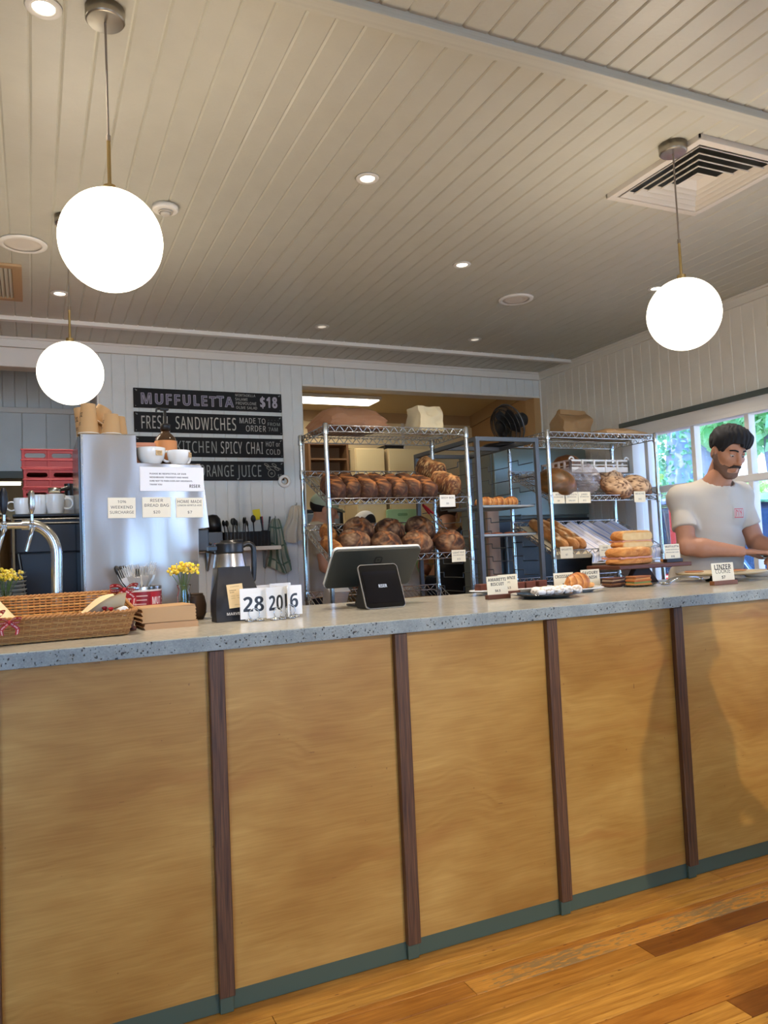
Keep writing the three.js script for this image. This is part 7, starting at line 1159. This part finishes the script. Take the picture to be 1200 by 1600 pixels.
{
  // the man behind the counter: he looks down at the till, his right forearm laid across in front of him
  const logo = ctex(128, 96, (g) => { g.strokeStyle = '#c4545a'; g.lineWidth = 5; g.strokeRect(14, 18, 98, 66); g.lineWidth = 6; g.beginPath(); for (const x of [30, 50, 70, 92]) { g.moveTo(x, 24); g.lineTo(x - 4, 76); } g.moveTo(28, 26); g.lineTo(48, 44); g.moveTo(68, 30); g.lineTo(92, 60); g.moveTo(10, 86); g.lineTo(116, 86); g.stroke(); }, '#bcb6ab');
  const hair = (x, y, z) => {
    const n = 0.004 * (n3(x * 60 + 9, y * 22 + 9, z * 60 + 9, 3) - 0.5) + 0.0022 * Math.sin(x * 260 + z * 90 + 9 * n3(x * 20 + 9, y * 20 + 9, z * 20 + 9, 5));
    let d = ell(x, y, z, [0, 0.062, -0.018], [0.093, 0.092, 0.112]);
    d = smin(d, ell(x, y, z, [0.008, 0.112, 0.02], [0.07, 0.036, 0.075]), 0.04);
    d = smin(d, ell(x, y, z, [0.03, 0.082, 0.068], [0.05, 0.034, 0.024]), 0.035);
    d += n;
    const side = Math.abs(x) / 0.09, line = z > 0.02 ? lerp(-0.02, 0.058 + 0.016 * (x < 0 ? 1 : -0.6 * clamp(x / 0.05)), sstep(0.02, 0.075, z)) : lerp(-0.085, -0.012, sstep(-0.075, 0.01, z));
    const earGap = Math.hypot((y + 0.004) / 0.04, (z + 0.012) / 0.028) - 1;
    d = Math.max(d, (line - y) * 0.9); if (side > 0.7) d = Math.max(d, -earGap * 0.03);
    return Math.max(d, -(headField(x, y, z) + 0.004));
  };
  const J = stand({ pel: [0, 0.99, 0.02], wai: [0, 1.12, 0.04], che: [0, 1.335, 0.085], nec: [0.015, 1.505, 0.13], belly: [0, 1.15, 0.07], sh: [[-0.168, 1.425, 0.075], [0.165, 1.43, 0.1]], el: [[-0.222, 1.165, 0.175], [0.24, 1.17, 0.13]], wr: [[-0.0, 1.125, 0.325], [0.2, 1.1, 0.36]] });
  const m = person('man with dark hair and moustache in a white t-shirt, tapping a till behind the counter', { at: [3.455, 0, -3.23], turn: deg(-12), J, armW: 1.14, head: [0.04, 1.66, 0.215, deg(23), deg(0), deg(-4)], hair, skin: M.skinTan, curl: 0.75, palm: [[0.2, -1, 0.1], [-0.2, -1, 0.1]], handDir: [[0.8, -0.06, 0.35], [-0.6, -0.1, 0.5]], shirt: { mat: M.tee, sleeve: 0.64, hem: 0.9, print: [0.075, 1.335, 0.088, 0.066, logo] } });
  const beard = (x, y, z) => { const h = headField(x, y, z), ax = Math.abs(x), n = n3(x * 180 + 9, y * 180 + 9, z * 180 + 9, 4) - 0.5; const lim = Math.max(y - lerp(-0.052, 0.0, sstep(0.045, -0.005, z)) - 0.01 * n, -0.128 - y, -0.008 - z, 0.02 - Math.hypot(x * 0.8, (y + 0.067) * 1.4, 0), z > 0.05 && y > -0.088 ? 0.034 - ax : -1); return Math.max(h - 0.0026 - 0.002 * n, lim, -h - 0.004); };
  m.onHead('beard', [nets(beard, [-0.1, -0.15, -0.03], [0.1, 0.02, 0.13], 0.0034)], std(0x6e5446, 0.85));
  m.onHead('moustache', [nets((x, y, z) => smin(cap(Math.abs(x), y, z, [0.003, -0.0475, 0.1015], [0.02, -0.05, 0.0945], 0.0065, 0.0062), cap(Math.abs(x), y, z, [0.02, -0.05, 0.0945], [0.035, -0.062, 0.079], 0.0062, 0.003), 0.004) + 0.001 * Math.sin(x * 900), [-0.05, -0.08, 0.06], [0.05, -0.03, 0.12], 0.0026)], M.beard);
}
{
  // three of the kitchen staff, seen through the left rack
  const cap_ = (m, mat) => { m.onHead('cap', [nets((x, y, z) => Math.max(Math.abs(ell(x, y, z, [0, 0.055, -0.012], [0.09, 0.088, 0.11])) - 0.006, 0.028 - y), [-0.12, 0.0, -0.15], [0.12, 0.17, 0.14], 0.0055), T(ext(new THREE.Shape().absarc(0, 0, 0.085, 0, Math.PI, false), 0.005, 0.001).applyMatrix4(new THREE.Matrix4().makeScale(1, 1.05, 1)).rotateX(Math.PI / 2 + 0.15), 0, 0.04, 0.075)], mat); };
  const shortHair = (x, y, z) => Math.max(ell(x, y, z, [0, 0.045, -0.022], [0.088, 0.09, 0.106]), z > 0.02 ? 0.07 - y : -0.07 - y);
  const a = person('kitchen worker in a sage green cap and white t-shirt, half hidden by the left rack', { at: [2.03, 0, -5.78], turn: deg(78), cell: 0.018, J: stand({ pel: [0, 0.96, 0], che: [0, 1.27, 0.03], nec: [0, 1.44, 0.04], sh: [[-0.18, 1.38, 0.02], [0.18, 1.38, 0.02]], el: [[-0.22, 1.12, 0.04], [0.22, 1.12, 0.04]], wr: [[-0.2, 1.0, 0.26], [0.2, 1.0, 0.26]] }), head: [0, 1.56, 0.09, deg(14), 0, 0], hair: shortHair, skin: M.skin, noEyes: true, shirt: { mat: M.tee, hem: 0.84 } });
  cap_(a, std(0x9fb09c, 0.9));
  const b = person('kitchen worker in white with a dark apron strap, bending behind the middle loaves', { at: [2.7, 0, -5.72], turn: deg(200), cell: 0.018, J: stand({ pel: [0, 0.95, -0.06], wai: [0, 1.07, 0.0], che: [0, 1.25, 0.1], nec: [0, 1.36, 0.22], sh: [[-0.18, 1.33, 0.16], [0.18, 1.33, 0.16]], el: [[-0.24, 1.1, 0.24], [0.24, 1.1, 0.24]], wr: [[-0.2, 0.99, 0.42], [0.2, 0.99, 0.42]] }), head: [0, 1.42, 0.33, deg(40), 0, 0], hair: shortHair, skin: M.skin, noEyes: true, shirt: { mat: M.tee, hem: 0.84 } });
  cap_(b, std(0xe4e2dc, 0.8));
  obj('apron_straps', [tube([[-0.1, 1.2, -0.06], [-0.03, 1.33, 0.04], [0.05, 1.42, 0.12]], 0.013, 16, 8), tube([[0.1, 1.2, -0.06], [0.06, 1.33, 0.04], [0.02, 1.42, 0.12]], 0.013, 16, 8)], M.blackMatt, b.t);
  const c = person('kitchen worker with bare shoulders in a black singlet, seen right of the red tongs', { at: [3.22, 0, -5.75], turn: deg(150), cell: 0.018, J: stand({ pel: [0, 0.93, 0], wai: [0, 1.04, 0], che: [0, 1.22, 0.04], nec: [0, 1.37, 0.06], sh: [[-0.17, 1.33, 0.03], [0.17, 1.33, 0.03]], el: [[-0.23, 1.08, 0.08], [0.23, 1.08, 0.08]], wr: [[-0.16, 0.98, 0.3], [0.16, 0.98, 0.3]] }), head: [0, 1.5, 0.12, deg(25), 0, 0], hair: shortHair, hairMat: std(0x2a1c14, 0.6), skin: M.skinTan, noEyes: true, shirt: { mat: M.blackMatt, hem: 0.84, bare: true, neck: 0.02 } });
}
{
  // a guest on a stool just outside the right edge of the picture; only the shadow on the counter front shows
  const st = thing('stool', 'round wooden stool outside the right edge of the picture', 'stool', [2.08, 0, -1.22]);
  obj('seat', [lathe([[0, 0.44], [0.16, 0.44], [0.17, 0.45], [0.17, 0.465], [0.16, 0.47], [0, 0.47]], 36)], M.paleWood, st); for (const a of [0.6, 2.2, 3.75, 5.3]) obj('leg', [rod([Math.cos(a) * 0.11, 0.44, Math.sin(a) * 0.11], [Math.cos(a) * 0.17, 0.002, Math.sin(a) * 0.17], 0.014, 10)], M.paleWood, st);
  person('seated guest in a dark shirt on the stool outside the picture', { at: [2.08, 0, -1.22], turn: deg(90), cell: 0.02, group: undefined, noEyes: true, J: { pel: [0, 0.58, 0], wai: [0, 0.68, 0.0], che: [0, 0.9, 0.0], nec: [0, 1.07, 0.0], sh: [[-0.18, 1.02, 0], [0.18, 1.02, 0]], el: [[-0.22, 0.76, 0.06], [0.22, 0.76, 0.06]], wr: [[-0.12, 0.66, 0.26], [0.12, 0.66, 0.26]], hip: [[-0.09, 0.56, 0.02], [0.09, 0.56, 0.02]], kn: [[-0.12, 0.52, 0.42], [0.12, 0.52, 0.42]], an: [[-0.12, 0.085, 0.4], [0.12, 0.085, 0.4]] }, head: [0, 1.235, 0.02, 0.2, 0, 0], hair: (x, y, z) => Math.max(ell(x, y, z, [0, 0.045, -0.022], [0.09, 0.095, 0.106]), z > 0.02 ? 0.07 - y : -0.09 - y), waist: -0.36, shirt: { mat: M.denim, hem: 0.55 } });
}
renderer.render(scene, camera);
